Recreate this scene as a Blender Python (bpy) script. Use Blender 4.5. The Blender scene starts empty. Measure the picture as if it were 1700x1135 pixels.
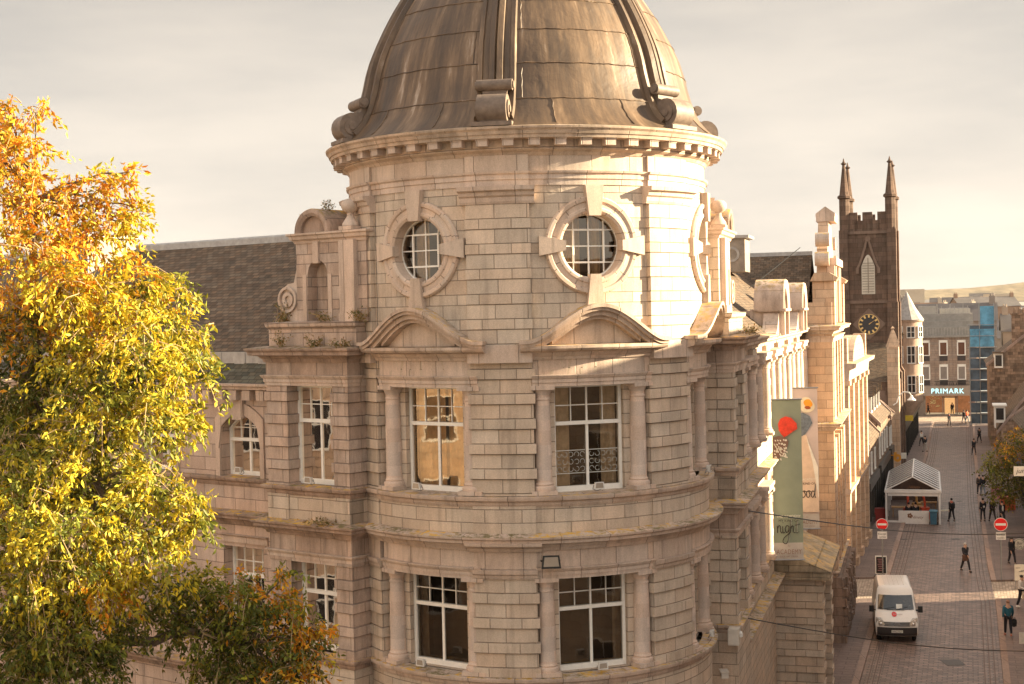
import bpy, bmesh, math, random
from mathutils import Vector, Matrix
R_ = math.radians
PI = math.pi
scene = bpy.context.scene
random.seed(7)

# ---------------------------------------------------------------- camera
CAMZ = 16.0
PITCH = 1.134; ROLL = 0.022; FPX = 2400.0
_p = R_(PITCH)
FWD = Vector((0, math.cos(_p), -math.sin(_p))); UP = Vector((0, math.sin(_p), math.cos(_p))); RT = Vector((1, 0, 0))
XA = RT*math.cos(ROLL) - UP*math.sin(ROLL); YA = RT*math.sin(ROLL) + UP*math.cos(ROLL)
cam = bpy.data.cameras.new("camera"); camo = bpy.data.objects.new("camera", cam)
scene.collection.objects.link(camo); scene.camera = camo
cam.lens = 36.0*FPX/1700.0; cam.sensor_width = 36.0; cam.clip_start = 0.1; cam.clip_end = 20000
mw = Matrix((XA, YA, -FWD)).transposed().to_4x4(); mw.translation = Vector((0, 0, CAMZ)); camo.matrix_world = mw

# ---------------------------------------------------------------- world + sun
SUN_AZ = 86.0      # degrees clockwise from +Y (the view direction)
SUN_EL = 16.0
w = bpy.data.worlds.new("World"); scene.world = w; w.use_nodes = True
nt = w.node_tree; nt.nodes.clear()
def N(t, typ, **kw):
    n = t.nodes.new(typ)
    for k, v in kw.items(): setattr(n, k, v)
    return n
out = N(nt, 'ShaderNodeOutputWorld'); bg = N(nt, 'ShaderNodeBackground')
sky = N(nt, 'ShaderNodeTexSky'); sky.sky_type = 'NISHITA'; sky.sun_disc = False
sky.sun_elevation = R_(SUN_EL); sky.sun_rotation = R_(SUN_AZ); sky.dust_density = 3.0; sky.air_density = 1.0
tc = N(nt, 'ShaderNodeTexCoord'); mp = N(nt, 'ShaderNodeMapping'); mp.inputs['Scale'].default_value = (1.0, 1.0, 5.0)
mp.inputs['Rotation'].default_value = (0, R_(6), 0)
nz = N(nt, 'ShaderNodeTexNoise'); nz.inputs['Scale'].default_value = 2.2; nz.inputs['Detail'].default_value = 7; nz.inputs['Roughness'].default_value = .55
nt.links.new(tc.outputs['Generated'], mp.inputs['Vector']); nt.links.new(mp.outputs[0], nz.inputs['Vector'])
rmp = N(nt, 'ShaderNodeValToRGB'); rmp.color_ramp.elements[0].position = .34; rmp.color_ramp.elements[1].position = .62
rmp.color_ramp.elements[0].color = (1.66, 1.64, 1.62, 1); rmp.color_ramp.elements[1].color = (2.45, 2.30, 2.12, 1)
nt.links.new(nz.outputs['Fac'], rmp.inputs[0])
# elevation: paler near the horizon; sky brightened overhead and behind the viewer as added fill on shaded walls
sp = N(nt, 'ShaderNodeSeparateXYZ'); nt.links.new(tc.outputs['Generated'], sp.inputs[0])
er = N(nt, 'ShaderNodeValToRGB'); e = er.color_ramp.elements
e[0].position = 0.0; e[0].color = (1.42, 1.36, 1.29, 1); e[1].position = .24; e[1].color = (.86, .825, .775, 1)
e2 = er.color_ramp.elements.new(.55); e2.color = (1.40, 1.36, 1.33, 1)
nt.links.new(sp.outputs['Z'], er.inputs[0])
mul = N(nt, 'ShaderNodeMixRGB', blend_type='MULTIPLY'); mul.inputs[0].default_value = 1
nt.links.new(rmp.outputs[0], mul.inputs[1]); nt.links.new(er.outputs[0], mul.inputs[2])
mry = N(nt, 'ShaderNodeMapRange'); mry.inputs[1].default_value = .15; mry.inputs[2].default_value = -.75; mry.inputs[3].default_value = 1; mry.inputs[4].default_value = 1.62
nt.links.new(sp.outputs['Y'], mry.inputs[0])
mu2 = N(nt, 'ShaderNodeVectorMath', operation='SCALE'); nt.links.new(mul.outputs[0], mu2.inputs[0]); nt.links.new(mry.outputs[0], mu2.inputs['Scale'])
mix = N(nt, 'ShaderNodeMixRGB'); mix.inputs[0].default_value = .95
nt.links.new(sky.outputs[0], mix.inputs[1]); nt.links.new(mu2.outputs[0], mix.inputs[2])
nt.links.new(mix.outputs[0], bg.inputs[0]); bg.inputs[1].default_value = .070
nt.links.new(bg.outputs[0], out.inputs[0])
sun = bpy.data.lights.new("sun", 'SUN'); sun.energy = 5.0; sun.angle = R_(.6); sun.color = (1, .83, .56)
suno = bpy.data.objects.new("sun", sun); scene.collection.objects.link(suno)
sd = Vector((math.sin(R_(SUN_AZ))*math.cos(R_(SUN_EL)), math.cos(R_(SUN_AZ))*math.cos(R_(SUN_EL)), math.sin(R_(SUN_EL))))
suno.rotation_euler = sd.to_track_quat('Z', 'Y').to_euler()
suno.location = (60, 0, 60)
vs = scene.view_settings; vs.view_transform = 'Standard'; vs.look = 'None'; vs.gamma = 1; vs.exposure = 2.24; vs.use_curve_mapping = False
scene.cycles.max_bounces = 8; scene.cycles.transparent_max_bounces = 16

# ---------------------------------------------------------------- helpers
def ray(x, y): return FWD*FPX + XA*(x-850) + YA*(567.5-y)
def at(x, y, Y):
    d = ray(x, y); return Vector((0, 0, CAMZ)) + d*(Y/d.y)
def gnd(x, y, z=0.0):
    d = ray(x, y); return Vector((0, 0, CAMZ)) + d*((z-CAMZ)/d.z)
def zat(x, y, Y): return at(x, y, Y).z

class Cyl:
    def __init__(s, c, R, a0): s.c = Vector(c); s.R = R; s.a0 = R_(a0); s.du = .22
    def __call__(s, u, z, h):
        a = s.a0+u/s.R; r = s.R+h
        return Vector((s.c.x+r*math.sin(a), s.c.y-r*math.cos(a), z))
class Pl:
    """plane through o, outward normal at angle a (0 = toward the camera, + = right); u runs along t"""
    def __init__(s, o, a, sgn=1):
        s.o = Vector(o); a = R_(a); s.n = Vector((math.sin(a), -math.cos(a), 0)); s.t = Vector((math.cos(a), math.sin(a), 0))*sgn; s.du = 99
    def __call__(s, u, z, h):
        p = s.o + s.t*u + s.n*h; return Vector((p.x, p.y, z))
class Wd:
    du = 99
    def __call__(s, u, z, h): return Vector((u, h, z))
WD = Wd()

class MB:
    def __init__(s): s.v = []; s.f = []; s.uv = []; s.m = []; s.col = []; s.smooth = False
    def face(s, pts, uvs=None, mi=0):
        i = len(s.v); s.v.extend([tuple(p) for p in pts]); s.f.append(tuple(range(i, i+len(pts))))
        s.uv.append(uvs or [(p[0]+p[1], p[2]) for p in pts]); s.m.append(mi)
    def flat(s, m, pts, mi=0):                        # pts in (u,z,h)
        a, b, c = Vector(pts[0]), Vector(pts[1]), Vector(pts[2]); n = (b-a).cross(c-b)
        ax = max(range(3), key=lambda k: abs(n[k]))
        if ax == 2: uv = [(p[0], p[1]) for p in pts]
        elif ax == 0: uv = [(p[2], p[1]) for p in pts]
        else: uv = [(p[0], p[2]) for p in pts]
        s.face([m(*p) for p in pts], uv, mi)
    def us(s, m, u0, u1):
        n = max(1, int(math.ceil(abs(u1-u0)/m.du - 1e-6))); return [u0+(u1-u0)*i/n for i in range(n+1)]
    def box(s, m, u0, u1, z0, z1, h0, h1, mi=0):
        U = s.us(m, u0, u1)
        for a, b in zip(U, U[1:]):
            s.flat(m, [(a, z0, h1), (b, z0, h1), (b, z1, h1), (a, z1, h1)], mi)
            s.flat(m, [(b, z0, h0), (a, z0, h0), (a, z1, h0), (b, z1, h0)], mi)
            s.flat(m, [(a, z1, h1), (b, z1, h1), (b, z1, h0), (a, z1, h0)], mi)
            s.flat(m, [(a, z0, h0), (b, z0, h0), (b, z0, h1), (a, z0, h1)], mi)
        for a in (u0, u1):
            s.flat(m, [(a, z0, h0), (a, z0, h1), (a, z1, h1), (a, z1, h0)], mi)
    def sweep(s, m, prof, u0, u1, mi=0, cap=True, m0=0, m1=0):
        """closed profile [(h,z)]; m0/m1: mitre slopes (du per h) at the ends"""
        U = s.us(m, u0, u1); n = len(prof); last = len(U)-1
        def P(i, k):
            h, z = prof[k]; u = U[i]
            if i == 0: u += m0*h
            if i == last: u += m1*h
            return (u, z, h)
        for i in range(last):
            for k in range(n):
                k2 = (k+1) % n
                s.flat(m, [P(i, k), P(i+1, k), P(i+1, k2), P(i, k2)], mi)
        if cap:
            s.flat(m, [P(0, k) for k in range(n)], mi); s.flat(m, [P(last, k) for k in range(n)][::-1], mi)
    def strip(s, m, U, zb, zt, h0, h1, mi=0):
        for a, b in zip(U, U[1:]):
            q = [(a, zb(a)), (b, zb(b)), (b, zt(b)), (a, zt(a))]
            s.flat(m, [(p[0], p[1], h1) for p in q], mi); s.flat(m, [(p[0], p[1], h0) for p in q][::-1], mi)
            s.flat(m, [(a, zt(a), h1), (b, zt(b), h1), (b, zt(b), h0), (a, zt(a), h0)], mi)
            s.flat(m, [(a, zb(a), h0), (b, zb(b), h0), (b, zb(b), h1), (a, zb(a), h1)], mi)
        for a in (U[0], U[-1]):
            if abs(zt(a)-zb(a)) > 1e-4: s.flat(m, [(a, zb(a), h0), (a, zb(a), h1), (a, zt(a), h1), (a, zt(a), h0)], mi)
    def poly(s, m, pts, h0, h1, mi=0):
        s.flat(m, [(p[0], p[1], h1) for p in pts], mi); s.flat(m, [(p[0], p[1], h0) for p in pts][::-1], mi)
        for i in range(len(pts)):
            a, b = pts[i], pts[(i+1) % len(pts)]
            s.flat(m, [(a[0], a[1], h1), (a[0], a[1], h0), (b[0], b[1], h0), (b[0], b[1], h1)], mi)
    def ring(s, m, cu, cz, prof, n=48, a0=0, a1=2*PI, sx=1, closed=True, mi=0, cap=False):
        K = len(prof); rng = range(K) if closed else range(K-1)
        for i in range(n):
            t0 = a0+(a1-a0)*i/n; t1 = a0+(a1-a0)*(i+1)/n
            for k in rng:
                r0, h0 = prof[k]; r1, h1 = prof[(k+1) % K]
                s.face([m(cu+sx*r0*math.cos(t0), cz+r0*math.sin(t0), h0), m(cu+sx*r0*math.cos(t1), cz+r0*math.sin(t1), h0),
                        m(cu+sx*r1*math.cos(t1), cz+r1*math.sin(t1), h1), m(cu+sx*r1*math.cos(t0), cz+r1*math.sin(t0), h1)],
                       [(t0*r0, r0*1.0), (t1*r0, r0), (t1*r0, r1), (t0*r0, r1)], mi)
        if cap:
            for t in (a0, a1): s.face([m(cu+sx*r*math.cos(t), cz+r*math.sin(t), h) for r, h in prof], None, mi)
    def holewall(s, m, u0, u1, z0, z1, cu, cz, r, h, hb, n=56, a=None):
        """wall panel with a round hole and its reveal back to depth hb"""
        def edge(t):
            c, q = math.cos(t), math.sin(t); k = 1e9
            if c > 1e-9: k = min(k, (u1-cu)/c)
            if c < -1e-9: k = min(k, (u0-cu)/c)
            if q > 1e-9: k = min(k, (z1-cz)/q)
            if q < -1e-9: k = min(k, (z0-cz)/q)
            return (cu+k*c, cz+k*q)
        T = sorted(set([2*PI*i/n for i in range(n)] + [math.atan2(z-cz, u-cu) % (2*PI) for u in (u0, u1) for z in (z0, z1)]))
        T.append(T[0]+2*PI)
        for t0, t1 in zip(T, T[1:]):
            A, B = edge(t0), edge(t1); a_, b_ = (cu+r*math.cos(t0), cz+r*math.sin(t0)), (cu+r*math.cos(t1), cz+r*math.sin(t1))
            J = 4
            for j in range(J):
                f0, f1 = j/J, (j+1)/J
                L = lambda p, q, f: (p[0]+(q[0]-p[0])*f, p[1]+(q[1]-p[1])*f, h)
                s.flat(m, [L(a_, A, f0), L(a_, A, f1), L(b_, B, f1), L(b_, B, f0)])
            s.face([m(*a_, h), m(*b_, h), m(*b_, hb), m(*a_, hb)], [(t0*r, 0), (t1*r, 0), (t1*r, .4), (t0*r, .4)])
    def lathe(s, c, prof, n=20, mi=0, a0=0, a1=2*PI, ax=None):
        c = Vector(c)
        for i in range(n):
            t0 = a0+(a1-a0)*i/n; t1 = a0+(a1-a0)*(i+1)/n
            for (r0, z0), (r1, z1) in zip(prof, prof[1:]):
                q = [(r0, t0, z0), (r0, t1, z0), (r1, t1, z1), (r1, t0, z1)]
                pts = [c+Vector((r*math.cos(t), r*math.sin(t), z)) for r, t, z in q]
                uv = [(t*max(r0, r1), z) for r, t, z in q]
                if r0 < 1e-5: pts = pts[1:]; uv = uv[1:]
                elif r1 < 1e-5: pts = pts[:3]; uv = uv[:3]
                s.face(pts, uv, mi)
    def tube(s, pts, rad, n=6, mi=0):
        pts = [Vector(p) for p in pts]; rr = rad if isinstance(rad, (list, tuple)) else [rad]*len(pts)
        rings = []
        for i, p in enumerate(pts):
            d = (pts[min(i+1, len(pts)-1)]-pts[max(i-1, 0)]).normalized()
            a = d.cross(Vector((0, 0, 1)));
            if a.length < .05: a = d.cross(Vector((1, 0, 0)))
            a.normalize(); b = d.cross(a)
            rings.append([p+(a*math.cos(2*PI*k/n)+b*math.sin(2*PI*k/n))*rr[i] for k in range(n)])
        for A, B in zip(rings, rings[1:]):
            for k in range(n): s.face([A[k], A[(k+1) % n], B[(k+1) % n], B[k]], None, mi)
        s.face(rings[0][::-1], None, mi); s.face(rings[-1], None, mi)
    def ball(s, c, rx, ry, rz, n=10, k=7, mi=0):
        for j in range(k):
            p0 = -PI/2+PI*j/k; p1 = -PI/2+PI*(j+1)/k
            for i in range(n):
                t0 = 2*PI*i/n; t1 = 2*PI*(i+1)/n
                q = [(t0, p0), (t1, p0), (t1, p1), (t0, p1)]
                if j == 0: q = q[1:] if False else [q[0], q[2], q[3]]
                elif j == k-1: q = q[:3]
                s.face([(c[0]+rx*math.cos(p)*math.cos(t), c[1]+ry*math.cos(p)*math.sin(t), c[2]+rz*math.sin(p)) for t, p in q], None, mi)

def link(o, parent=None):
    scene.collection.objects.link(o)
    if parent is not None:
        o.parent = parent
        if parent.type == 'EMPTY' and parent.get('_wl') is not None: o.matrix_parent_inverse = Matrix.Translation(-Vector(parent['_wl']))
    return o
def obj(name, mb, mat, parent=None, weld=True, smooth=None, label=None, _s=True):
    if _s and name in SPLIT:
        isl = islands(mb)
        if 1 < len(isl) <= 100:
            o = None
            for fs in isl:
                q = MB(); q.smooth = mb.smooth
                for fi in fs: q.face([mb.v[i] for i in mb.f[fi]], mb.uv[fi], mb.m[fi])
                o = obj(name, q, mat, parent, weld, smooth, label, False)
            return o
    me = bpy.data.meshes.new(name); me.from_pydata(mb.v, [], mb.f)
    uvl = me.uv_layers.new(name="UVMap"); flat = [c for f in mb.uv for p in f for c in p]
    uvl.data.foreach_set("uv", flat)
    mats = mat if isinstance(mat, (list, tuple)) else [mat]
    for x in mats: me.materials.append(x)
    if len(mats) > 1: me.polygons.foreach_set("material_index", mb.m)
    if weld:
        bm = bmesh.new(); bm.from_mesh(me); bmesh.ops.remove_doubles(bm, verts=bm.verts, dist=.0004)
        bmesh.ops.recalc_face_normals(bm, faces=bm.faces)
        if smooth is not None or mb.smooth:
            lim = R_(smooth or 35)
            for f in bm.faces: f.smooth = True
            for ed in bm.edges:
                if len(ed.link_faces) == 2: ed.smooth = ed.calc_face_angle(0) < lim
                else: ed.smooth = False
        bm.to_mesh(me); bm.free()
    o = bpy.data.objects.new(name, me)
    if label: o['label'] = label
    return link(o, parent)
SPLIT = {'keystone', 'dentil', 'bay_frieze', 'apron_band', 'pilaster', 'eaves_bracket', 'column_plinth', 'window_order', 'frieze', 'architrave', 'lamp', 'side_panel', 'nave_buttress', 'battlement', 'skew', 'clock_hand', 'floor_slab', 'frame_bar', 'wall_dormer', 'pedestal', 'roof_plant', 'setback_storey', 'gable_order', 'string_course', 'scroll', 'tower_frieze', 'aedicule', 'spandrel', 'deck_board'}
def islands(mb):
    key = {}; par = {}
    def find(x):
        while par[x] != x: par[x] = par[par[x]]; x = par[x]
        return x
    ids = []
    for v in mb.v:
        k = (round(v[0], 3), round(v[1], 3), round(v[2], 3)); ids.append(key.setdefault(k, len(key)))
    for i in range(len(key)): par[i] = i
    for f in mb.f:
        a = find(ids[f[0]])
        for i in f[1:]: par[find(ids[i])] = a
    bb = {}; fs = {}
    for fi, f in enumerate(mb.f):
        r = find(ids[f[0]]); fs.setdefault(r, []).append(fi); b = bb.setdefault(r, [1e9]*3+[-1e9]*3)
        for i in f:
            for k in range(3): b[k] = min(b[k], mb.v[i][k]); b[k+3] = max(b[k+3], mb.v[i][k])
    R = list(fs); g = {r: r for r in R}
    def fd(x):
        while g[x] != x: x = g[x]
        return x
    for i, a in enumerate(R):
        for c in R[i+1:]:
            if all(bb[a][k]-.02 <= bb[c][k+3] and bb[c][k]-.02 <= bb[a][k+3] for k in range(3)): g[fd(a)] = fd(c)
    out_ = {}
    for r in R: out_.setdefault(fd(r), []).extend(fs[r])
    return [sorted(x) for x in out_.values()]
def thing(name, loc, label, cat, group=None, local=False, rotz=0):
    """Empty at the thing's base. Parts are given in world coordinates unless local."""
    o = bpy.data.objects.new(name, None); scene.collection.objects.link(o); o.location = loc; o.empty_display_size = .3
    o['label'] = label; o['category'] = cat
    if group: o['group'] = group
    if not local: o['_wl'] = tuple(loc)
    o.rotation_euler.z = rotz
    return o
def tag(o, label, cat, group=None, kind=None):
    o['label'] = label; o['category'] = cat
    if group: o['group'] = group
    if kind: o['kind'] = kind
    return o
def dup(root, loc, rotz, label, group=None):
    def cp(o, par):
        c = o.copy(); scene.collection.objects.link(c); c.parent = par; c.matrix_parent_inverse = Matrix.Identity(4)
        for ch in list(o.children): cp(ch, c)
        return c
    kids = list(root.children); r = root.copy(); scene.collection.objects.link(r)
    r.location = loc; r.rotation_euler.z = rotz; r['label'] = label
    if group: r['group'] = group
    for ch in kids: cp(ch, r)
    return r
def kind(o, k='structure'): o['kind'] = k; return o

# ---------------------------------------------------------------- materials
MATS = {}
def mat(name, col, rough=.8, metal=0, emit=None, estr=1, spec=.4, noise=None, bump=0, trans=0):
    """noise=(scale, amount) mottling, object space"""
    if name in MATS: return MATS[name]
    m = bpy.data.materials.new(name); m.use_nodes = True; t = m.node_tree; b = t.nodes['Principled BSDF']
    b.inputs['Base Color'].default_value = (*col, 1); b.inputs['Roughness'].default_value = rough; b.inputs['Metallic'].default_value = metal
    b.inputs['Specular IOR Level'].default_value = spec
    if emit: b.inputs['Emission Color'].default_value = (*emit, 1); b.inputs['Emission Strength'].default_value = estr
    sc, am = noise or (3.0, .12)
    g = N(t, 'ShaderNodeNewGeometry'); n = N(t, 'ShaderNodeTexNoise'); n.inputs['Scale'].default_value = sc; n.inputs['Detail'].default_value = 6; n.inputs['Roughness'].default_value = .65
    t.links.new(g.outputs['Position'], n.inputs['Vector'])
    mr = N(t, 'ShaderNodeMapRange'); mr.inputs[1].default_value = .3; mr.inputs[2].default_value = .7; mr.inputs[3].default_value = 1-am; mr.inputs[4].default_value = 1+am
    t.links.new(n.outputs['Fac'], mr.inputs[0])
    sc_ = N(t, 'ShaderNodeVectorMath', operation='SCALE'); sc_.inputs[0].default_value = col; t.links.new(mr.outputs[0], sc_.inputs['Scale'])
    t.links.new(sc_.outputs[0], b.inputs['Base Color'])
    if bump:
        bp = N(t, 'ShaderNodeBump'); bp.inputs['Strength'].default_value = bump; bp.inputs['Distance'].default_value = .03
        t.links.new(n.outputs['Fac'], bp.inputs['Height']); t.links.new(bp.outputs[0], b.inputs['Normal'])
    MATS[name] = m; return m

def M_(t, op, a, b=None, c=None):
    n = N(t, 'ShaderNodeMath', operation=op)
    for i, x in enumerate((a, b, c)):
        if x is None: continue
        if isinstance(x, (int, float)): n.inputs[i].default_value = x
        else: t.links.new(x, n.inputs[i])
    return n.outputs[0]
def ashlar(name, base, period=.61, split=.58, width=.78, z0=0.0, joint=.009, jdark=.50, vary=.11, lichen=0, stain=.26, rock=0, rough=.85, hue=(1.06, .98, .92), joints=True, u0=0.0, speck=.15):
    if name in MATS: return MATS[name]
    m = bpy.data.materials.new(name); m.use_nodes = True; t = m.node_tree; b = t.nodes['Principled BSDF']
    b.inputs['Roughness'].default_value = rough; b.inputs['Specular IOR Level'].default_value = .3
    L = t.links.new
    g = N(t, 'ShaderNodeNewGeometry'); uv = N(t, 'ShaderNodeUVMap'); s = N(t, 'ShaderNodeSeparateXYZ'); L(uv.outputs[0], s.inputs[0])
    p = M_(t, 'DIVIDE', M_(t, 'SUBTRACT', s.outputs[1], z0), period)
    fl = M_(t, 'FLOOR', p); f = M_(t, 'SUBTRACT', p, fl)
    sh = M_(t, 'GREATER_THAN', f, split)
    row = M_(t, 'ADD', M_(t, 'MULTIPLY', fl, 2), sh)
    e = M_(t, 'MULTIPLY', M_(t, 'MINIMUM', M_(t, 'MINIMUM', f, M_(t, 'ABSOLUTE', M_(t, 'SUBTRACT', f, split))), M_(t, 'SUBTRACT', 1, f)), period)
    wn0 = N(t, 'ShaderNodeTexWhiteNoise', noise_dimensions='1D'); L(row, wn0.inputs['W'])
    up = M_(t, 'ADD', M_(t, 'ADD', M_(t, 'DIVIDE', M_(t, 'SUBTRACT', s.outputs[0], u0), width), M_(t, 'MULTIPLY', sh, .5)), M_(t, 'MULTIPLY', wn0.outputs['Value'], .12))
    ufl = M_(t, 'FLOOR', up); ug = M_(t, 'SUBTRACT', up, ufl)
    eu = M_(t, 'MULTIPLY', M_(t, 'MINIMUM', ug, M_(t, 'SUBTRACT', 1, ug)), width)
    d = M_(t, 'MINIMUM', e, eu)
    mk = N(t, 'ShaderNodeMapRange'); mk.inputs[1].default_value = joint*.6; mk.inputs[2].default_value = joint*1.7; mk.inputs[3].default_value = 0; mk.inputs[4].default_value = 1
    L(d, mk.inputs[0])
    cb = N(t, 'ShaderNodeCombineXYZ'); L(ufl, cb.inputs[0]); L(row, cb.inputs[1])
    wn = N(t, 'ShaderNodeTexWhiteNoise', noise_dimensions='3D'); L(cb.outputs[0], wn.inputs['Vector'])
    # block tone
    tone = M_(t, 'ADD', M_(t, 'MULTIPLY', wn.outputs['Value'], 2*vary), 1-vary)
    n1 = N(t, 'ShaderNodeTexNoise'); n1.inputs['Scale'].default_value = 38; n1.inputs['Detail'].default_value = 4; n1.inputs['Roughness'].default_value = .7; L(g.outputs['Position'], n1.inputs['Vector'])
    n2 = N(t, 'ShaderNodeTexNoise'); n2.inputs['Scale'].default_value = 1.3; n2.inputs['Detail'].default_value = 8; n2.inputs['Roughness'].default_value = .7
    mpp = N(t, 'ShaderNodeMapping'); mpp.inputs['Scale'].default_value = (1.6, 1.6, .55); L(g.outputs['Position'], mpp.inputs[0]); L(mpp.outputs[0], n2.inputs['Vector'])
    sp_ = N(t, 'ShaderNodeMapRange'); sp_.inputs[1].default_value = .3; sp_.inputs[2].default_value = .7; sp_.inputs[3].default_value = 1-speck; sp_.inputs[4].default_value = 1+speck; L(n1.outputs['Fac'], sp_.inputs[0])
    st = N(t, 'ShaderNodeMapRange'); st.inputs[1].default_value = .28; st.inputs[2].default_value = .62; st.inputs[3].default_value = 1-stain; st.inputs[4].default_value = 1.06; L(n2.outputs['Fac'], st.inputs[0])
    k = M_(t, 'MULTIPLY', M_(t, 'MULTIPLY', tone, sp_.outputs[0]), st.outputs[0])
    n6 = N(t, 'ShaderNodeTexNoise'); n6.inputs['Scale'].default_value = 1; n6.inputs['Detail'].default_value = 5; n6.inputs['Roughness'].default_value = .6; mp6 = N(t, 'ShaderNodeMapping'); mp6.inputs['Scale'].default_value = (4.5, 4.5, .28); L(g.outputs['Position'], mp6.inputs[0]); L(mp6.outputs[0], n6.inputs['Vector'])
    s6 = N(t, 'ShaderNodeMapRange'); s6.inputs[1].default_value = .30; s6.inputs[2].default_value = .46; s6.inputs[3].default_value = 1-min(.3, stain*.8); s6.inputs[4].default_value = 1; L(n6.outputs['Fac'], s6.inputs[0]); k = M_(t, 'MULTIPLY', k, s6.outputs[0])
    k = M_(t, 'MULTIPLY', k, M_(t, 'ADD', M_(t, 'MULTIPLY', mk.outputs[0], 1-jdark), jdark)) if joints else k
    # hue shift between blocks
    hm = N(t, 'ShaderNodeMixRGB'); hm.inputs[1].default_value = (*base, 1); hm.inputs[2].default_value = (base[0]*hue[0], base[1]*hue[1], base[2]*hue[2], 1)
    wc = N(t, 'ShaderNodeSeparateXYZ'); L(wn.outputs['Color'], wc.inputs[0]); L(wc.outputs[1], hm.inputs[0])
    sc_ = N(t, 'ShaderNodeVectorMath', operation='SCALE'); L(hm.outputs[0], sc_.inputs[0]); L(k, sc_.inputs['Scale'])
    colout = sc_.outputs[0]
    if lichen:
        sn = N(t, 'ShaderNodeSeparateXYZ'); L(g.outputs['Normal'], sn.inputs[0])
        up_ = N(t, 'ShaderNodeMapRange'); up_.inputs[1].default_value = .55; up_.inputs[2].default_value = .9; L(sn.outputs[2], up_.inputs[0])
        n3 = N(t, 'ShaderNodeTexNoise'); n3.inputs['Scale'].default_value = 5; n3.inputs['Detail'].default_value = 6; n3.inputs['Roughness'].default_value = .75; L(g.outputs['Position'], n3.inputs['Vector'])
        q = N(t, 'ShaderNodeMapRange'); q.inputs[1].default_value = .47; q.inputs[2].default_value = .57; L(n3.outputs['Fac'], q.inputs[0])
        fac = M_(t, 'MULTIPLY', M_(t, 'MULTIPLY', up_.outputs[0], q.outputs[0]), lichen)
        n4 = N(t, 'ShaderNodeTexNoise'); n4.inputs['Scale'].default_value = 1.1; L(g.outputs['Position'], n4.inputs['Vector'])
        lr = N(t, 'ShaderNodeValToRGB'); lr.color_ramp.elements[0].position = .42; lr.color_ramp.elements[1].position = .55
        lr.color_ramp.elements[0].color = (.16, .13, .05, 1); lr.color_ramp.elements[1].color = (.62, .36, .045, 1); L(n4.outputs['Fac'], lr.inputs[0])
        lm = N(t, 'ShaderNodeMixRGB'); L(fac, lm.inputs[0]); L(colout, lm.inputs[1]); L(lr.outputs[0], lm.inputs[2]); colout = lm.outputs[0]
    L(colout, b.inputs['Base Color'])
    bp = N(t, 'ShaderNodeBump'); bp.inputs['Strength'].default_value = .55; bp.inputs['Distance'].default_value = .02
    hh = M_(t, 'ADD', mk.outputs[0] if joints else 0.0, M_(t, 'MULTIPLY', n1.outputs['Fac'], .35))
    if rock:
        n5 = N(t, 'ShaderNodeTexNoise'); n5.inputs['Scale'].default_value = 9; n5.inputs['Detail'].default_value = 5; L(g.outputs['Position'], n5.inputs['Vector'])
        hh = M_(t, 'ADD', hh, M_(t, 'MULTIPLY', n5.outputs['Fac'], rock))
    L(hh, bp.inputs['Height']); L(bp.outputs[0], b.inputs['Normal'])
    MATS[name] = m; return m

def glass_mat(name, tint=(.75, .72, .66), refl=.06):
    if name in MATS: return MATS[name]
    m = bpy.data.materials.new(name); m.use_nodes = True; t = m.node_tree; t.nodes.clear(); L = t.links.new
    o = N(t, 'ShaderNodeOutputMaterial'); mx = N(t, 'ShaderNodeMixShader'); tr = N(t, 'ShaderNodeBsdfTransparent'); gl = N(t, 'ShaderNodeBsdfGlossy')
    tr.inputs[0].default_value = (*tint, 1); gl.inputs['Roughness'].default_value = .02; gl.inputs[0].default_value = (1, .90, .78, 1)
    fr = N(t, 'ShaderNodeFresnel'); fr.inputs[0].default_value = 1.5
    fa = M_(t, 'ADD', fr.outputs[0], refl)
    g = N(t, 'ShaderNodeNewGeometry'); n = N(t, 'ShaderNodeTexNoise'); n.inputs['Scale'].default_value = 1.6; L(g.outputs['Position'], n.inputs['Vector'])
    bp = N(t, 'ShaderNodeBump'); bp.inputs['Strength'].default_value = .10; bp.inputs['Distance'].default_value = .02; L(n.outputs['Fac'], bp.inputs['Height'])
    L(bp.outputs[0], gl.inputs['Normal'])
    L(fa, mx.inputs[0]); L(tr.outputs[0], mx.inputs[1]); L(gl.outputs[0], mx.inputs[2]); L(mx.outputs[0], o.inputs[0])
    MATS[name] = m; return m

GR = (.53, .445, .36)     # pinkish weathered granite
ST_A = ashlar('ashlar_granite', GR)
ST_P = ashlar('dressed_granite', (.545, .44, .365), period=40, split=.5, width=.95, z0=-20, vary=.10, stain=.32, jdark=.55)
ST_L = ashlar('ledge_granite', (.51, .41, .34), period=40, split=.5, width=1.15, z0=-20, vary=.12, stain=.35, lichen=.95)
ST_C = ashlar('column_granite', (.55, .455, .39), joints=False, stain=.15, speck=.16)
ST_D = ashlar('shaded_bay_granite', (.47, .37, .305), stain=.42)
ST_B = ashlar('band_granite', GR, period=.66, split=.5, width=.92, z0=10.55, vary=.13)
PAINT = mat('white_window_paint', (.80, .77, .71), rough=.45, noise=(9, .06))
GLASS = glass_mat('window_glass')
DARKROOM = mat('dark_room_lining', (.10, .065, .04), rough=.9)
def curtain_mat(name, c1, c2):
    m = mat(name, c1, rough=.85, noise=(4, .25)); return m
CURT_Y = curtain_mat('ochre_curtain', (.66, .44, .22), None)
CURT_W = curtain_mat('cream_curtain', (.72, .55, .38), None)
CURT_B = curtain_mat('brown_blind', (.24, .17, .11), None)
BLACKP = mat('black_paint', (.02, .02, .02), rough=.4)
METAL = mat('galvanised_metal', (.30, .30, .30), rough=.4, metal=.8)

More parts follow.
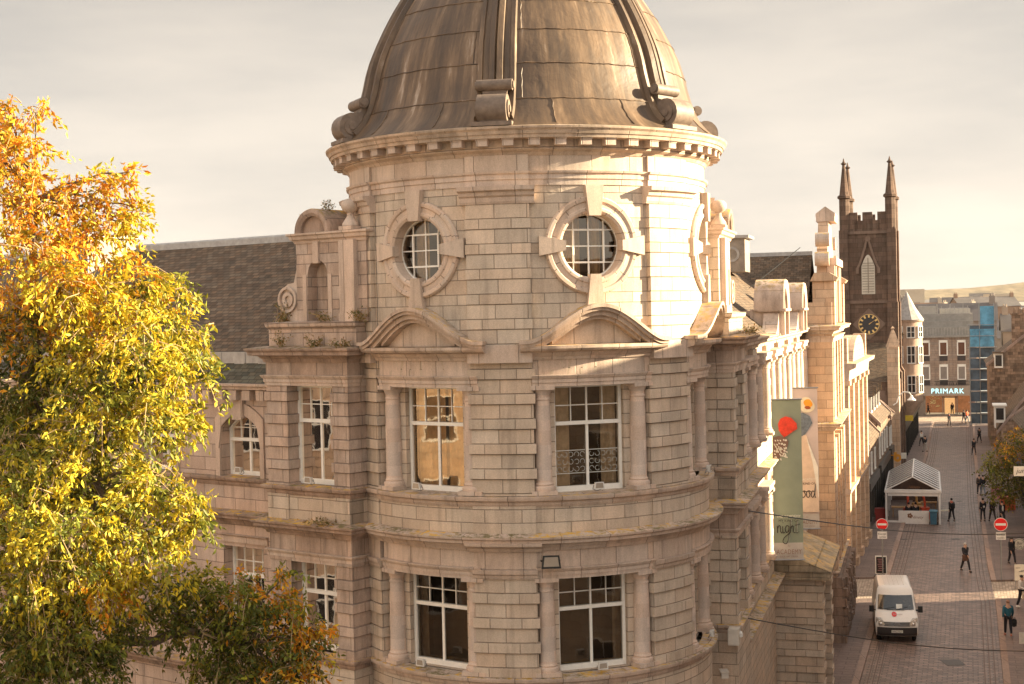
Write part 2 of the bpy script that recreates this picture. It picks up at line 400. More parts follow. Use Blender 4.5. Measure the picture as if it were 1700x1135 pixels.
def slate_mat(name, base, w=.28, h=.16):
    return ashlar(name, base, period=h*2, split=.5, width=w, joint=.012, jdark=.45, vary=.32, stain=.4, hue=(1.1, .94, .82), rough=.8)
SLATE = slate_mat('roof_slate', (.135, .100, .070))
SLATE_G = slate_mat('green_slate', (.10, .095, .07))

def lead_mat():
    m = bpy.data.materials.new('weathered_lead'); m.use_nodes = True; t = m.node_tree; b = t.nodes['Principled BSDF']; L = t.links.new
    uv = N(t, 'ShaderNodeUVMap'); g = N(t, 'ShaderNodeNewGeometry')
    mp = N(t, 'ShaderNodeMapping'); mp.inputs['Scale'].default_value = (1.5, .20, 1); L(uv.outputs[0], mp.inputs[0])
    n = N(t, 'ShaderNodeTexNoise'); n.inputs['Scale'].default_value = 1.5; n.inputs['Detail'].default_value = 8; n.inputs['Roughness'].default_value = .68; L(mp.outputs[0], n.inputs['Vector'])
    cr = N(t, 'ShaderNodeValToRGB'); e = cr.color_ramp.elements
    e[0].position = .36; e[0].color = (.058, .038, .025, 1); e[1].position = .70; e[1].color = (.42, .34, .27, 1)
    x = e.new(.50); x.color = (.105, .066, .038, 1); x = e.new(.60); x.color = (.18, .115, .066, 1)
    L(n.outputs['Fac'], cr.inputs[0])
    # block-to-block tone for the sheets: rows every 0.95 m of slope
    s = N(t, 'ShaderNodeSeparateXYZ'); L(uv.outputs[0], s.inputs[0])
    r = M_(t, 'FLOOR', M_(t, 'DIVIDE', s.outputs[1], .93)); c = M_(t, 'FLOOR', M_(t, 'DIVIDE', s.outputs[0], 1.24))
    cb = N(t, 'ShaderNodeCombineXYZ'); L(r, cb.inputs[0]); L(c, cb.inputs[1]); wn = N(t, 'ShaderNodeTexWhiteNoise'); L(cb.outputs[0], wn.inputs['Vector'])
    k = M_(t, 'ADD', M_(t, 'MULTIPLY', wn.outputs['Value'], .18), .92)
    sc = N(t, 'ShaderNodeVectorMath', operation='SCALE'); L(cr.outputs[0], sc.inputs[0]); L(k, sc.inputs['Scale']); L(sc.outputs[0], b.inputs['Base Color'])
    n2 = N(t, 'ShaderNodeTexNoise'); n2.inputs['Scale'].default_value = 1.9; n2.inputs['Detail'].default_value = 4; n2.inputs['Distortion'].default_value = .4; L(g.outputs['Position'], n2.inputs['Vector'])
    bp = N(t, 'ShaderNodeBump'); bp.inputs['Strength'].default_value = .45; bp.inputs['Distance'].default_value = .07; L(n2.outputs['Fac'], bp.inputs['Height']); L(bp.outputs[0], b.inputs['Normal'])
    b.inputs['Roughness'].default_value = .52; b.inputs['Metallic'].default_value = .0; b.inputs['Specular IOR Level'].default_value = .45
    MATS['weathered_lead'] = m; return m
LEAD = lead_mat()
LEADW = mat('pale_lead_flashing', (.34, .32, .30), rough=.5, noise=(4, .25))
# ================================================================ corner building
CT = Vector((.5, 40, 0)); RW = 4.83
BAY_A = (-35.2, 18.5, 74.2); PIER_A = (-65.0, -9.35, 46.35, 102.0)
HB = R_(18.65)*RW; HP = R_(9.2)*RW
bld = thing('corner_building', (CT.x, CT.y, 0), 'granite corner building with round domed tower, two wings and round oculus windows', 'building')
def part(name, mb, m, parent=None, **k): return obj(name, mb, m, parent or bld, **k)

def sash(m, u0, u1, z0, z1, h, parent=None, split=.36, arch=0, curt=CURT_W, cur=((0, 1),), cols=4, frost=False, dark=DARKROOM, top_rows=2, center=True):
    """m: map, glass plane at h. Returns the window object (frame) with bars, pane, curtain as children"""
    f = MB(); t = .075; W = u1-u0; cu = (u0+u1)/2
    zt = lambda u: z1-(arch*((u-cu)/(W/2))**2 if arch else 0)
    U = [u0+W*i/12 for i in range(13)] if arch else [u0, u1]
    f.box(m, u0, u0+t, z0, zt(u0)+(.02 if arch else 0), h-.07, h+.06); f.box(m, u1-t, u1, z0, zt(u1)+(.02 if arch else 0), h-.07, h+.06)
    f.box(m, u0+t, u1-t, z0, z0+.13, h-.07, h+.075)
    f.strip(m, U, lambda u: zt(u)-.07, zt, h-.072, h+.062)
    zm = z0+(z1-z0)*(1-split); f.box(m, u0+t, u1-t, zm-.045, zm+.045, h-.06, h+.07)
    fr = part('sash_window', f, PAINT, parent)
    g = MB(); bw = .028
    if center: g.box(m, cu-.035, cu+.035, z0+.13, zm-.045, h-.03, h+.03)
    for i in range(1, cols):
        u = u0+t+(W-2*t)*i/cols; b = bw*(1.6 if i*2 == cols else .7); g.box(m, u-b/2, u+b/2, zm+.045, zt(u)-.065, h-.025, h+.03)
    for j in range(1, top_rows):
        z = zm+(z1-zm-.07)*j/top_rows; g.box(m, u0+t, u1-t, z-.012, z+.012, h-.022, h+.024)
    obj('glazing_bar', g, PAINT, fr)
    p = MB(); pn = [(u, zt(u)-.03) for u in reversed(U)] if arch else [(u1-t, z1-.05), (u0+t, z1-.05)]
    p.flat(m, [(u0+.03, z0+.05, h), (u1-.03, z0+.05, h)]+[(min(max(a, u0+.03), u1-.03), b, h) for a, b in pn]); obj('pane', p, GLASS, fr, weld=False)
    # folds of curtain a little behind the glass
    if curt:
        c = MB()
        for a, b in cur:
            ua, ub = u0+W*a, u0+W*b; n = max(6, int((ub-ua)/.05))
            for i in range(n):
                x0, x1 = ua+(ub-ua)*i/n, ua+(ub-ua)*(i+1)/n
                w0, w1 = .03*math.sin(i*1.1)+.015*math.sin(i*.43), .03*math.sin((i+1)*1.1)+.015*math.sin((i+1)*.43)
                c.flat(m, [(x0, z0+.06, h-.28+w0), (x1, z0+.06, h-.28+w1), (x1, z1-.04, h-.28+w1), (x0, z1-.04, h-.28+w0)])
        obj('curtain', c, curt, fr, weld=True, smooth=60)
    # the dark room behind: open box
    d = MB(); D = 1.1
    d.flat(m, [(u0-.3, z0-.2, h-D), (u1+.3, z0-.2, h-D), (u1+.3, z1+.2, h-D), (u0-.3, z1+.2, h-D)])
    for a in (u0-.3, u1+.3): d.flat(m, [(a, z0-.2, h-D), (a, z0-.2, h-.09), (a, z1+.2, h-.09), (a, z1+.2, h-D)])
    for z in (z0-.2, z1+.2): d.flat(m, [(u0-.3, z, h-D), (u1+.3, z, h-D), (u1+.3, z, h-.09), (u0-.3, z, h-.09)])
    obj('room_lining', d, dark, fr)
    if frost:
        q = MB(); zf0, zf1 = z0+.45, z0+1.0
        for a in (u0+t+.02, cu+.04):
            bwid = W/2-t-.07
            for iu in range(5):
                for iz in range(3):
                    q.ring(m, a+bwid*(iu+.5)/5, zf0+(zf1-zf0)*(iz+.5)/3, [(.055, h+.004), (.066, h+.004)], n=12, closed=False, a0=iu*1.1+iz, a1=iu*1.1+iz+4.6)
            q.flat(m, [(a, zf0-.02, h+.004), (a+bwid, zf0-.02, h+.004), (a+bwid, zf0, h+.004), (a, zf0, h+.004)])
            q.flat(m, [(a, zf1, h+.004), (a+bwid, zf1, h+.004), (a+bwid, zf1+.02, h+.004), (a, zf1+.02, h+.004)])
        obj('etched_band', q, mat('etched_glass', (.5, .5, .46), rough=.6), fr, weld=False)
    return fr

def column(c, z0, z1, r=.2, parent=None, name='column'):
    b = MB(); H = z1-z0; tr = r*.86
    prof = [(0, .10), (r*1.32, .10), (r*1.38, .15), (r*1.3, .20), (r*1.1, .22), (r*1.16, .26), (r*1.02, .29), (r, .34), (r, H*.4), (r*.95, H*.7), (tr, H-.36),
            (tr*1.10, H-.35), (tr*1.10, H-.31), (tr, H-.30), (tr, H-.22), (tr*1.2, H-.17), (tr*1.34, H-.10), (0, H-.10)]
    b.lathe((c.x, c.y, z0), prof, n=24)
    o = part(name, b, ST_C, parent, smooth=40)
    return o
def plinth_cap(m, cu, z0, z1, h, r, mb):
    mb.box(m, cu-r*1.45, cu+r*1.45, z0, z0+.10, h-r*1.45, h+r*1.45); mb.box(m, cu-r*1.35, cu+r*1.35, z1-.10, z1, h-r*1.35, h+r*1.35)

def courses(mb, m, u0, u1, z0, z1, h0, h1, proj=.045, z_ref=0.0, period=.61, split=.58, e=1):
    """rusticated pier: tall and short courses in turn, the short ones standing proud"""
    k = math.floor((z0-z_ref)/period)-1; z = z_ref+k*period
    while z < z1-1e-6:
        for a, b, p in ((z, z+period*split, 0), (z+period*split, z+period, proj)):
            a_, b_ = max(a, z0), min(b, z1)
            if b_-a_ > .012: mb.box(m, u0-p*e, u1+p*e, a_+(.006 if a_ > z0 else 0), b_-.006, h0, h1+p)
        z += period
    mb.box(m, u0+.012, u1-.012, z0, z1, h0+.02, h1-.016)
def wall_open(mb, m, u0, u1, z0, z1, h0, h1, ops):
    ops = sorted(ops); cols = {}
    for a, b, zb, zt in ops: cols.setdefault((a, b), []).append((zb, zt))
    u = u0
    for (a, b), L in sorted(cols.items()):
        if a > u: mb.box(m, u, a, z0, z1, h0, h1)
        z = z0
        for zb, zt in sorted(L):
            if zb > z: mb.box(m, a, b, z, zb, h0, h1)
            z = zt
        if z < z1: mb.box(m, a, b, z, z1, h0, h1)
        u = b
    if u < u1: mb.box(m, u, u1, z0, z1, h0, h1)
class Pl2:
    du = 99
    def __init__(s, o, n, t): s.o = Vector(o); s.n = Vector(n); s.t = Vector(t)
    def __call__(s, u, z, h):
        p = s.o+s.t*u+s.n*h; return Vector((p.x, p.y, z))
def mould3(mb, m, u0, u1, d, prof, left=True, right=True):
    """moulding along a face and back along both returns, mitred"""
    mb.sweep(m, prof, u0, u1, m0=-1 if left else 0, m1=1 if right else 0)
    o = m(u0, 0, 0); o1 = m(u1, 0, 0)
    if left: mb.sweep(Pl2(o, -m.t, -m.n), prof, 0, d, m0=-1)
    if right: mb.sweep(Pl2(o1, m.t, -m.n), prof, 0, d, m0=-1)

# moulding profiles, h relative to the wall face
def P_sill(z): return [(-.25, z-.26), (.02, z-.26), (.05, z-.20), (.05, z-.14), (.14, z-.10), (.16, z-.04), (.16, z+.0), (-.25, z+.03)]
def P_ledge(z): return [(-.3, z-.36), (.06, z-.36), (.09, z-.28), (.12, z-.27), (.15, z-.20), (.30, z-.16), (.31, z-.09), (.37, z-.05), (.38, z+.0), (.0, z+.06), (-.3, z+.06)]
def P_arch(z): return [(-.3, z-.28), (.03, z-.28), (.03, z-.19), (.055, z-.185), (.055, z-.09), (.08, z-.085), (.12, z-.02), (.12, z), (-.3, z+.01)]
def P_corn(z): return [(-.3, z-.30), (.04, z-.30), (.07, z-.2), (.10, z-.19), (.15, z-.13), (.34, z-.10), (.35, z-.02), (.41, z+.03), (.42, z+.08), (.0, z+.14), (-.3, z+.14)]

cy = Cyl(CT, RW, 0); FULL = (-PI*RW, PI*RW)
# upper drum -----------------------------------------------------------------
Z_COR = 15.1
b = MB(); oc = []
for a in BAY_A:
    m = Cyl(CT, RW, a); b.holewall(m, -HB-.05, HB+.05, 14.4, 19.42, 0, 17.62, .82, 0, -.36)
m = Cyl(CT, RW, 0)
b.box(m, R_(92)*RW, R_(305)*RW, 14.4, 19.42, -.35, 0)
part('tower_wall', b, ashlar('drum_granite', GR, z0=15.26, width=.78))
for a in PIER_A:
    b = MB(); m = Cyl(CT, RW, a); courses(b, m, -HP, HP, 15.22, 18.68, -.3, .12, proj=.02, z_ref=15.26)
    part('tower_pier', b, ashlar('drum_granite', GR))
    b = MB(); b.sweep(m, [(-.2, 18.66), (.14, 18.66), (.17, 18.72), (.18, 18.82), (.24, 18.86), (.26, 18.94), (.36, 18.98), (.38, 19.08), (-.2, 19.10)], -HP-.12, HP+.12)
    part('pier_capital', b, ST_P)
b = MB()
b.sweep(cy, [(-.3, 19.10), (.03, 19.10), (.03, 19.24), (.06, 19.25), (.06, 19.36), (.11, 19.39), (.13, 19.44), (-.3, 19.45)], *FULL, cap=False)
for a in PIER_A:
    m = Cyl(CT, RW, a); b.sweep(m, [(-.2, 19.105), (.10, 19.105), (.10, 19.24), (.13, 19.25), (.13, 19.365), (.18, 19.39), (.20, 19.445), (-.2, 19.46)], -HP, HP)
part('architrave', b, ST_P)
b = MB(); b.box(cy, *FULL, 19.44, 19.84, -.3, .03)
for a in PIER_A: b.box(Cyl(CT, RW, a), -HP, HP, 19.45, 19.838, -.2, .10)
part('tower_frieze', b, ashlar('frieze_granite', (.53, .43, .35), period=40, split=.5, width=1.05, z0=-20, stain=.3))
b = MB()
b.sweep(cy, [(-.3, 19.82), (.05, 19.82), (.10, 19.90), (.16, 19.93), (.20, 19.96), (.20, 20.19), (.52, 20.20), (.54, 20.28), (.57, 20.29), (.60, 20.37), (.65, 20.42), (.66, 20.47), (.40, 20.53), (-.3, 20.55)], *FULL, cap=False)
part('cornice', b, ashlar('cornice_granite', (.50, .39, .30), period=40, split=.5, width=1.2, z0=-20, stain=.4, lichen=.4), smooth=20)
b = MB(); nd = 52
for i in range(nd): b.box(Cyl(CT, RW, 360*i/nd+1.5), -.125, .125, 20.03, 20.185, .18, .46); b.box(Cyl(CT, RW, 360*i/nd+1.5), -.135, .135, 20.165, 20.20, .17, .48)
part('dentil', b, ST_P)
# oculus windows
OCP = [(.80, -.36), (.80, .05), (.86, .09), (.92, .09), (.95, .06), (1.06, .06), (1.09, .10), (1.17, .11), (1.21, .06), (1.21, -.04)]
for k, a in enumerate(BAY_A):
    m = Cyl(CT, RW, a); b = MB(); b.ring(m, 0, 17.62, OCP, n=64, closed=False)
    sur = part('oculus_surround', b, ashlar('voussoir_granite', (.54, .435, .355), period=40, split=.5, width=.62, z0=-20, stain=.2), smooth=30)
    b = MB()
    def key(pts, h1, h0=-.05):
        # keystone wedge in (u,z)
        for (a_, b_, c_, d_) in [pts]:
            b.flat(m, [(*q, h1) for q in pts]); n = len(pts)
            for i in range(n):
                p, q = pts[i], pts[(i+1) % n]; b.flat(m, [(*p, h1), (*q, h1), (*q, h0), (*p, h0)])
    key([(-.15, 18.34), (.15, 18.34), (.23, 19.09), (-.23, 19.09)], .2)
    key([(-.13, 16.92), (.13, 16.92), (.22, 16.12), (-.22, 16.12)], .17)
    key([(.72, 17.50), (.72, 17.74), (1.36, 17.86), (1.36, 17.38)], .17)
    key([(-.72, 17.50), (-.72, 17.74), (-1.36, 17.86), (-1.36, 17.38)], .17)
    obj('keystone', b, ashlar('frieze_granite', GR), sur)
    # white circular window, flat, set back
    f = MB(); p = Pl(CT, a); hg = 4.50
    f.ring(p, 0, 17.62, [(.755, hg-.04), (.755, hg+.05), (.84, hg+.05), (.84, hg-.04)], n=48)
    s_ = .40
    def bar(u0, u1, z0, z1, t): f.box(p, u0, u1, z0, z1, hg-.02, hg+t)
    for u in (-s_, s_): bar(u-.022, u+.022, 17.62-s_-.02, 17.62+s_+.02, .045)
    for z in (-s_, s_): bar(-s_, s_, 17.62+z-.022, 17.62+z+.022, .044)
    bar(-.017, .017, 17.62-.75, 17.62+.75, .03)
    for u in (-s_, s_):
        q = math.sqrt(.75**2-u*u); bar(u-.012, u+.012, 17.62+s_+.02, 17.62+q, .025); bar(u-.012, u+.012, 17.62-q, 17.62-s_-.02, .025)
    bar(-.75, .75, 17.62-.014, 17.62+.014, .028)
    for z in (-s_, s_):
        q = math.sqrt(.75**2-z*z); bar(s_+.02, q, 17.62+z-.012, 17.62+z+.012, .025); bar(-q, -s_-.02, 17.62+z-.012, 17.62+z+.012, .025)
    oc = part('oculus_window', f, PAINT)
    g = MB(); g.face([p(.78*math.cos(2*PI*i/32), 17.62+.78*math.sin(2*PI*i/32), hg) for i in range(32)]); obj('pane', g, GLASS, oc, weld=False)
    c = MB()
    for ua, ub in ((-.55, -.12), (.16, .42)):
        n = 9
        for i in range(n):
            x0, x1 = ua+(ub-ua)*i/n, ua+(ub-ua)*(i+1)/n; w0, w1 = .05*math.sin(i*1.7), .05*math.sin((i+1)*1.7)
            c.flat(p, [(x0, 16.85, hg-.3+w0), (x1, 16.85, hg-.3+w1), (x1, 18.4, hg-.3+w1), (x0, 18.4, hg-.3+w0)])
    obj('curtain', c, CURT_Y, oc, smooth=60)
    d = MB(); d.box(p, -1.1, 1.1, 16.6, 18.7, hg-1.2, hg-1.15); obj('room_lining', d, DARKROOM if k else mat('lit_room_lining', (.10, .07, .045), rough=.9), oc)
# pediments (ogee hoods over the window bays) ----------------------------------
def hood_curve(H, W):
    def f(u):
        x = min(1, abs(u)/W)
        # flat foot, then rising into a round head
        return H*(.5+.5*math.cos(PI*min(1, x*1.02)))**.85 if x < 1 else 0
    return f
for k, a in enumerate(BAY_A):
    m = Cyl(CT, RW, a); fc = hood_curve(.86, 1.72); U = [-1.86+3.72*i/48 for i in range(49)]
    b = MB(); zt0 = Z_COR+.12
    top = lambda u, d=0: zt0+.10+fc(u)-d
    b.strip(m, U, lambda u: top(u, .07), lambda u: top(u, -.02), -.05, .52)
    b.strip(m, [x*.985 for x in U], lambda u: top(u, .15), lambda u: top(u, .07), -.05, .46)
    b.strip(m, [x*.97 for x in U], lambda u: max(zt0-.01, top(u, .27)), lambda u: top(u, .15), -.05, .36)
    b.strip(m, [x*.60 for x in U], lambda u: max(zt0-.01, top(u, .36)), lambda u: max(zt0+.001, top(u, .27)), -.05, .26)
    b.sweep(m, [(-.1, Z_COR-.06), (.20, Z_COR-.06), (.38, Z_COR-.02), (.42, Z_COR+.03), (.42, Z_COR+.10), (-.1, Z_COR+.115)], -1.84, 1.84)
    pd = part('pediment', b, ashlar('hood_granite', (.51, .40, .32), period=40, split=.5, width=.9, z0=-20, stain=.42, lichen=.7), smooth=25)
    t = MB(); t.strip(m, [x*.62 for x in U], lambda u: zt0, lambda u: max(zt0+.01, top(u, .30)), -.02, .035); obj('tympanum', t, ashlar('frieze_granite', GR), pd)
# entablature under the drum, at window-bay level ------------------------------
b = MB(); b.sweep(cy, [(-.7, 14.86), (.05, 14.86), (.08, 14.93), (.12, 14.96), (.17, 15.03), (.17, 15.10), (-.1, 15.24), (-.7, 15.24)], *FULL, cap=False)
for a in PIER_A: b.box(Cyl(CT, RW, a), -HP, HP, 14.80, 15.235, -.2, .20)
part('band_course', b, ST_P)
def lower_tier(zsill, ztop, zarch, zent, label):
    """recessed window wall, columns, entablature, piers for one storey of the tower"""
    b = MB()
    for a in BAY_A:
        m = Cyl(CT, RW, a); b.box(m, -HB-.03, HB+.03, zarch, zent, -.75, 0)
    part('frieze', b, ST_P)
    b = MB()
    for a in BAY_A: b.sweep(Cyl(CT, RW, a), P_arch(zarch+.06), -HB-.02, HB+.02)
    part('architrave', b, ST_P)
    for k, a in enumerate(BAY_A):
        p = Pl(CT, a); b = MB(); wall_open(b, p, -1.62, 1.62, zsill-.1, ztop+.2, 3.95, 4.36, [(-.92, .92, zsill, ztop)])
        part('recess_wall', b, ashlar('drum_granite', GR))
        if zsill > 10: cs = [(CURT_W, ((0, .12), (.25, .55), (.62, 1.0)), DARKROOM), (CURT_W, ((.08, .30), (.76, .98)), DARKROOM), (CURT_Y, ((0, 1),), DARKROOM)][k]
        else: cs = [(CURT_B, ((.0, .12), (.9, 1.0)), DARKROOM), (CURT_B, ((.88, 1.0),), DARKROOM), (CURT_B, ((0, 1),), DARKROOM)][k]
        if zsill > 10 and k == 0: cs = (CURT_Y, ((.02, .5), (.55, 1.0)), DARKROOM)
        sash(p, -.92, .92, zsill, ztop, 4.14, curt=cs[0], cur=cs[1], dark=cs[2], frost=(zsill > 10 and k == 1))
        b = MB()
        for s in (-1, 1):
            th = R_(15.9)*s; mm = Cyl(CT, 4.62, a); u = 4.62*th; plinth_cap(mm, u, zsill, zarch-.2, 0, .205, b)
            column(mm(u, 0, 0), zsill, zarch-.2, .205)
        part('column_plinth', b, ST_P)
    for a in PIER_A:
        m = Cyl(CT, RW, a); b = MB(); courses(b, m, -HP, HP, zsill+.0, zarch+.02 if zsill < 10 else zent, -.75, .02, proj=.05, z_ref=15.26)
        part('tower_pier', b, ashlar('drum_granite', GR))
        if zsill < 10:
            b = MB(); b.sweep(m, [(-.3, zarch-.22), (.06, zarch-.22), (.09, zarch-.12), (.13, zarch-.08), (.15, zarch+.02), (-.3, zarch+.03)], -HP-.02, HP+.02); b.box(m, -HP, HP, zarch+.03, zent, -.3, .04)
            part('pier_capital', b, ST_P)
lower_tier(11.55, 14.20, 14.42, 14.88, 'upper')
lower_tier(7.10, 9.50, 9.72, 10.24, 'lower')
# sills, apron bands, string course
b = MB(); b.sweep(cy, P_sill(11.53), *FULL, cap=False); part('sill_course', b, ashlar('sill_granite', (.50, .40, .33), period=40, split=.5, width=1.3, z0=-20, lichen=.55, stain=.35), smooth=25)
b = MB(); b.box(cy, *FULL, 10.55, 11.30, -.75, 0)
for a in PIER_A: b.box(Cyl(CT, RW, a), -HP, HP, 10.55, 11.29, -.2, .05)
part('apron_band', b, ST_B)
b = MB(); b.sweep(cy, P_ledge(10.57), *FULL, cap=False); part('string_course', b, ST_L, smooth=25)
b = MB(); b.sweep(Cyl(CT, RW, -9.35), [(.0, 10.19), (.12, 10.19), (.16, 10.27), (.2, 10.28), (.35, 10.35), (.37, 10.42), (0, 10.42)], -HP-.12, HP+.12); part('string_course_break', b, ST_P)
b = MB(); b.sweep(cy, P_sill(7.08), *FULL, cap=False); part('sill_course', b, ST_L, smooth=25)
b = MB(); b.box(cy, *FULL, .9, 6.85, -.5, 0); part('base_wall', b, ashlar('drum_granite', GR))
b = MB(); b.box(cy, *FULL, 0, .9, -.5, .15); part('plinth', b, ST_D)
b = MB(); b.lathe((CT.x, CT.y, 0), [(0, 14.4), (4.1, 14.4)], n=40); b.lathe((CT.x, CT.y, 0), [(0, 10.3), (4.3, 10.3)], n=40); b.lathe((CT.x, CT.y, 0), [(0, 19.8), (4.6, 19.8)], n=40); part('floor_slab', b, DARKROOM)
b = MB(); b.lathe((CT.x, CT.y, 0), [(2.6, 0), (2.6, 19.9)], n=24); part('inner_wall', b, DARKROOM)

# dome ---------------------------------------------------------------------------
DP = [(5.38, 20.50), (5.20, 20.60), (5.00, 20.78), (4.80, 21.02), (4.66, 21.30), (4.55, 21.62), (4.46, 21.95), (4.38, 22.30), (4.27, 22.66), (4.10, 23.05), (3.90, 23.45), (3.66, 23.88), (3.39, 24.30), (3.07, 24.74), (2.70, 25.15), (2.28, 25.52), (1.8, 25.84), (1.2, 26.12), (.6, 26.28), (0, 26.33)]
dl = [0]
for (r0, z0), (r1, z1) in zip(DP, DP[1:]): dl.append(dl[-1]+math.hypot(r1-r0, z1-z0))
def dome_pt(s):
    for i in range(len(dl)-1):
        if s <= dl[i+1]+1e-9:
            f = (s-dl[i])/(dl[i+1]-dl[i]); r0, z0 = DP[i]; r1, z1 = DP[i+1]; tx, tz = (r1-r0), (z1-z0); L = math.hypot(tx, tz)
            return r0+tx*f, z0+tz*f, tz/L, -tx/L       # r,z, normal (outward: +r,+z)
    return (0, DP[-1][1], 0, 1)
b = MB(); n = 108
for i in range(n):
    a0, a1 = 2*PI*i/n, 2*PI*(i+1)/n
    for k in range(len(DP)-1):
        (r0, z0), (r1, z1) = DP[k], DP[k+1]
        q = [(r0, a0, z0, dl[k]), (r0, a1, z0, dl[k]), (r1, a1, z1, dl[k+1]), (r1, a0, z1, dl[k+1])]
        if r1 == 0: q = q[:3]
        b.face([(CT.x+r*math.sin(a), CT.y-r*math.cos(a), z) for r, a, z, s in q], [(a*4.5, s) for r, a, z, s in q])
dome = part('dome', b, LEAD, smooth=50)
RIBS = list(PIER_A)+[150, 198, 246]
# sheet seams
b = MB()
def dome_xyz(a, s, lift=0):
    r, z, nr, nz_ = dome_pt(s); return Vector((CT.x+(r+nr*lift)*math.sin(a), CT.y-(r+nr*lift)*math.cos(a), z+nz_*lift))
rng = random.Random(3)
for ri, s in enumerate([.93*k+.12 for k in range(1, 7)]):
    for i, A in enumerate(sorted(x % 360 for x in RIBS)):
        B = sorted(x % 360 for x in RIBS)[(i+1) % len(RIBS)]; B += 360 if B < A else 0
        off = rng.uniform(-.05, .05); pts = []
        m_ = 30
        for j in range(m_+1):
            a = R_(A+(B-A)*j/m_); pts.append(dome_xyz(a, s+off*.5+.008*math.sin(j*1.3+ri)+.006*math.sin(j*2.9), .004))
        b.tube(pts, .015, n=5)
for i, A in enumerate(sorted(x % 360 for x in RIBS)):
    B = sorted(x % 360 for x in RIBS)[(i+1) % len(RIBS)]; B += 360 if B < A else 0
    for row in range(0, 7):
        fr = .14 if row % 2 else .86
        for f in ((fr,) if row else (.3, .7)):
            a = R_(A+(B-A)*f); s0 = .12+.93*row; b.tube([dome_xyz(a+.004*math.sin(t*3), max(0, s0)+.93*t/6, .004) for t in range(7)], .016, n=5)
obj('sheet_seam', b, LEAD, dome)
for a in RIBS:
    b = MB(); ar = R_(a); S = [.35+i*.2 for i in range(int((dl[-1]-.6)/.2))]
    sec = [(-.50, -.02), (-.47, .10), (-.36, .10), (-.34, .05), (-.20, .06), (-.17, .17), (-.03, .20), (0, .14), (.03, .20), (.17, .17), (.20, .06), (.34, .05), (.36, .10), (.47, .10), (.50, -.02)]
    rings = []
    for s in S:
        r, z, nr, nz_ = dome_pt(s); wsc = max(.25, min(1, .45+.55*r/4.5)); tv = Vector((math.cos(ar), math.sin(ar), 0))
        c = Vector((CT.x+r*math.sin(ar), CT.y-r*math.cos(ar), z)); nn = Vector((nr*math.sin(ar), -nr*math.cos(ar), nz_))
        rings.append(([c+tv*u*wsc*.98+nn*h for u, h in sec], s))
    for (A, s0), (B, s1) in zip(rings, rings[1:]):
        for k in range(len(sec)-1): b.face([A[k], A[k+1], B[k+1], B[k]], [(sec[k][0], s0), (sec[k+1][0], s0), (sec[k+1][0], s1), (sec[k][0], s1)])
    b.face(rings[0][0]); b.face(rings[-1][0][::-1])
    rib = obj('dome_rib', b, LEAD, dome, smooth=28)
    # scroll console at the rib foot: roll on top, volute under it
    b = MB(); m = Pl(CT, a)
    def disc(hc, zc, r, u0, u1, n=18):
        pts = [(hc+r*math.cos(2*PI*i/n), zc+r*math.sin(2*PI*i/n)) for i in range(n)]
        for u, rev in ((u0, 0), (u1, 1)): b.flat(m, [(u, z, h) for h, z in pts])
        for i in range(n):
            (h0, z0), (h1, z1) = pts[i], pts[(i+1) % n]; b.flat(m, [(u0, z0, h0), (u1, z0, h0), (u1, z1, h1), (u0, z1, h1)])
    disc(4.84, 21.55, .14, -.44, .44); disc(4.84, 21.55, .09, -.48, .48)
    disc(5.12, 20.93, .36, -.36, .36); disc(5.14, 20.93, .22, -.40, .40); disc(5.15, 20.93, .09, -.43, .43)
    prof = [(4.5, 21.5), (4.86, 21.42), (4.86, 21.32), (5.0, 21.26), (5.25, 21.24), (5.42, 21.1), (5.42, 20.8), (5.3, 20.58), (4.8, 20.55), (4.5, 21.0)]
    b.poly(Pl2(CT, m.t, m.n), [(h, z) for h, z in prof], -.30, .30)
    b.box(m, -.50, .50, 20.50, 20.60, 4.9, 5.45)
    obj('scroll', b, mat('scroll_lead', (.17, .125, .095), rough=.6, noise=(5, .35), bump=.3), dome, smooth=30)

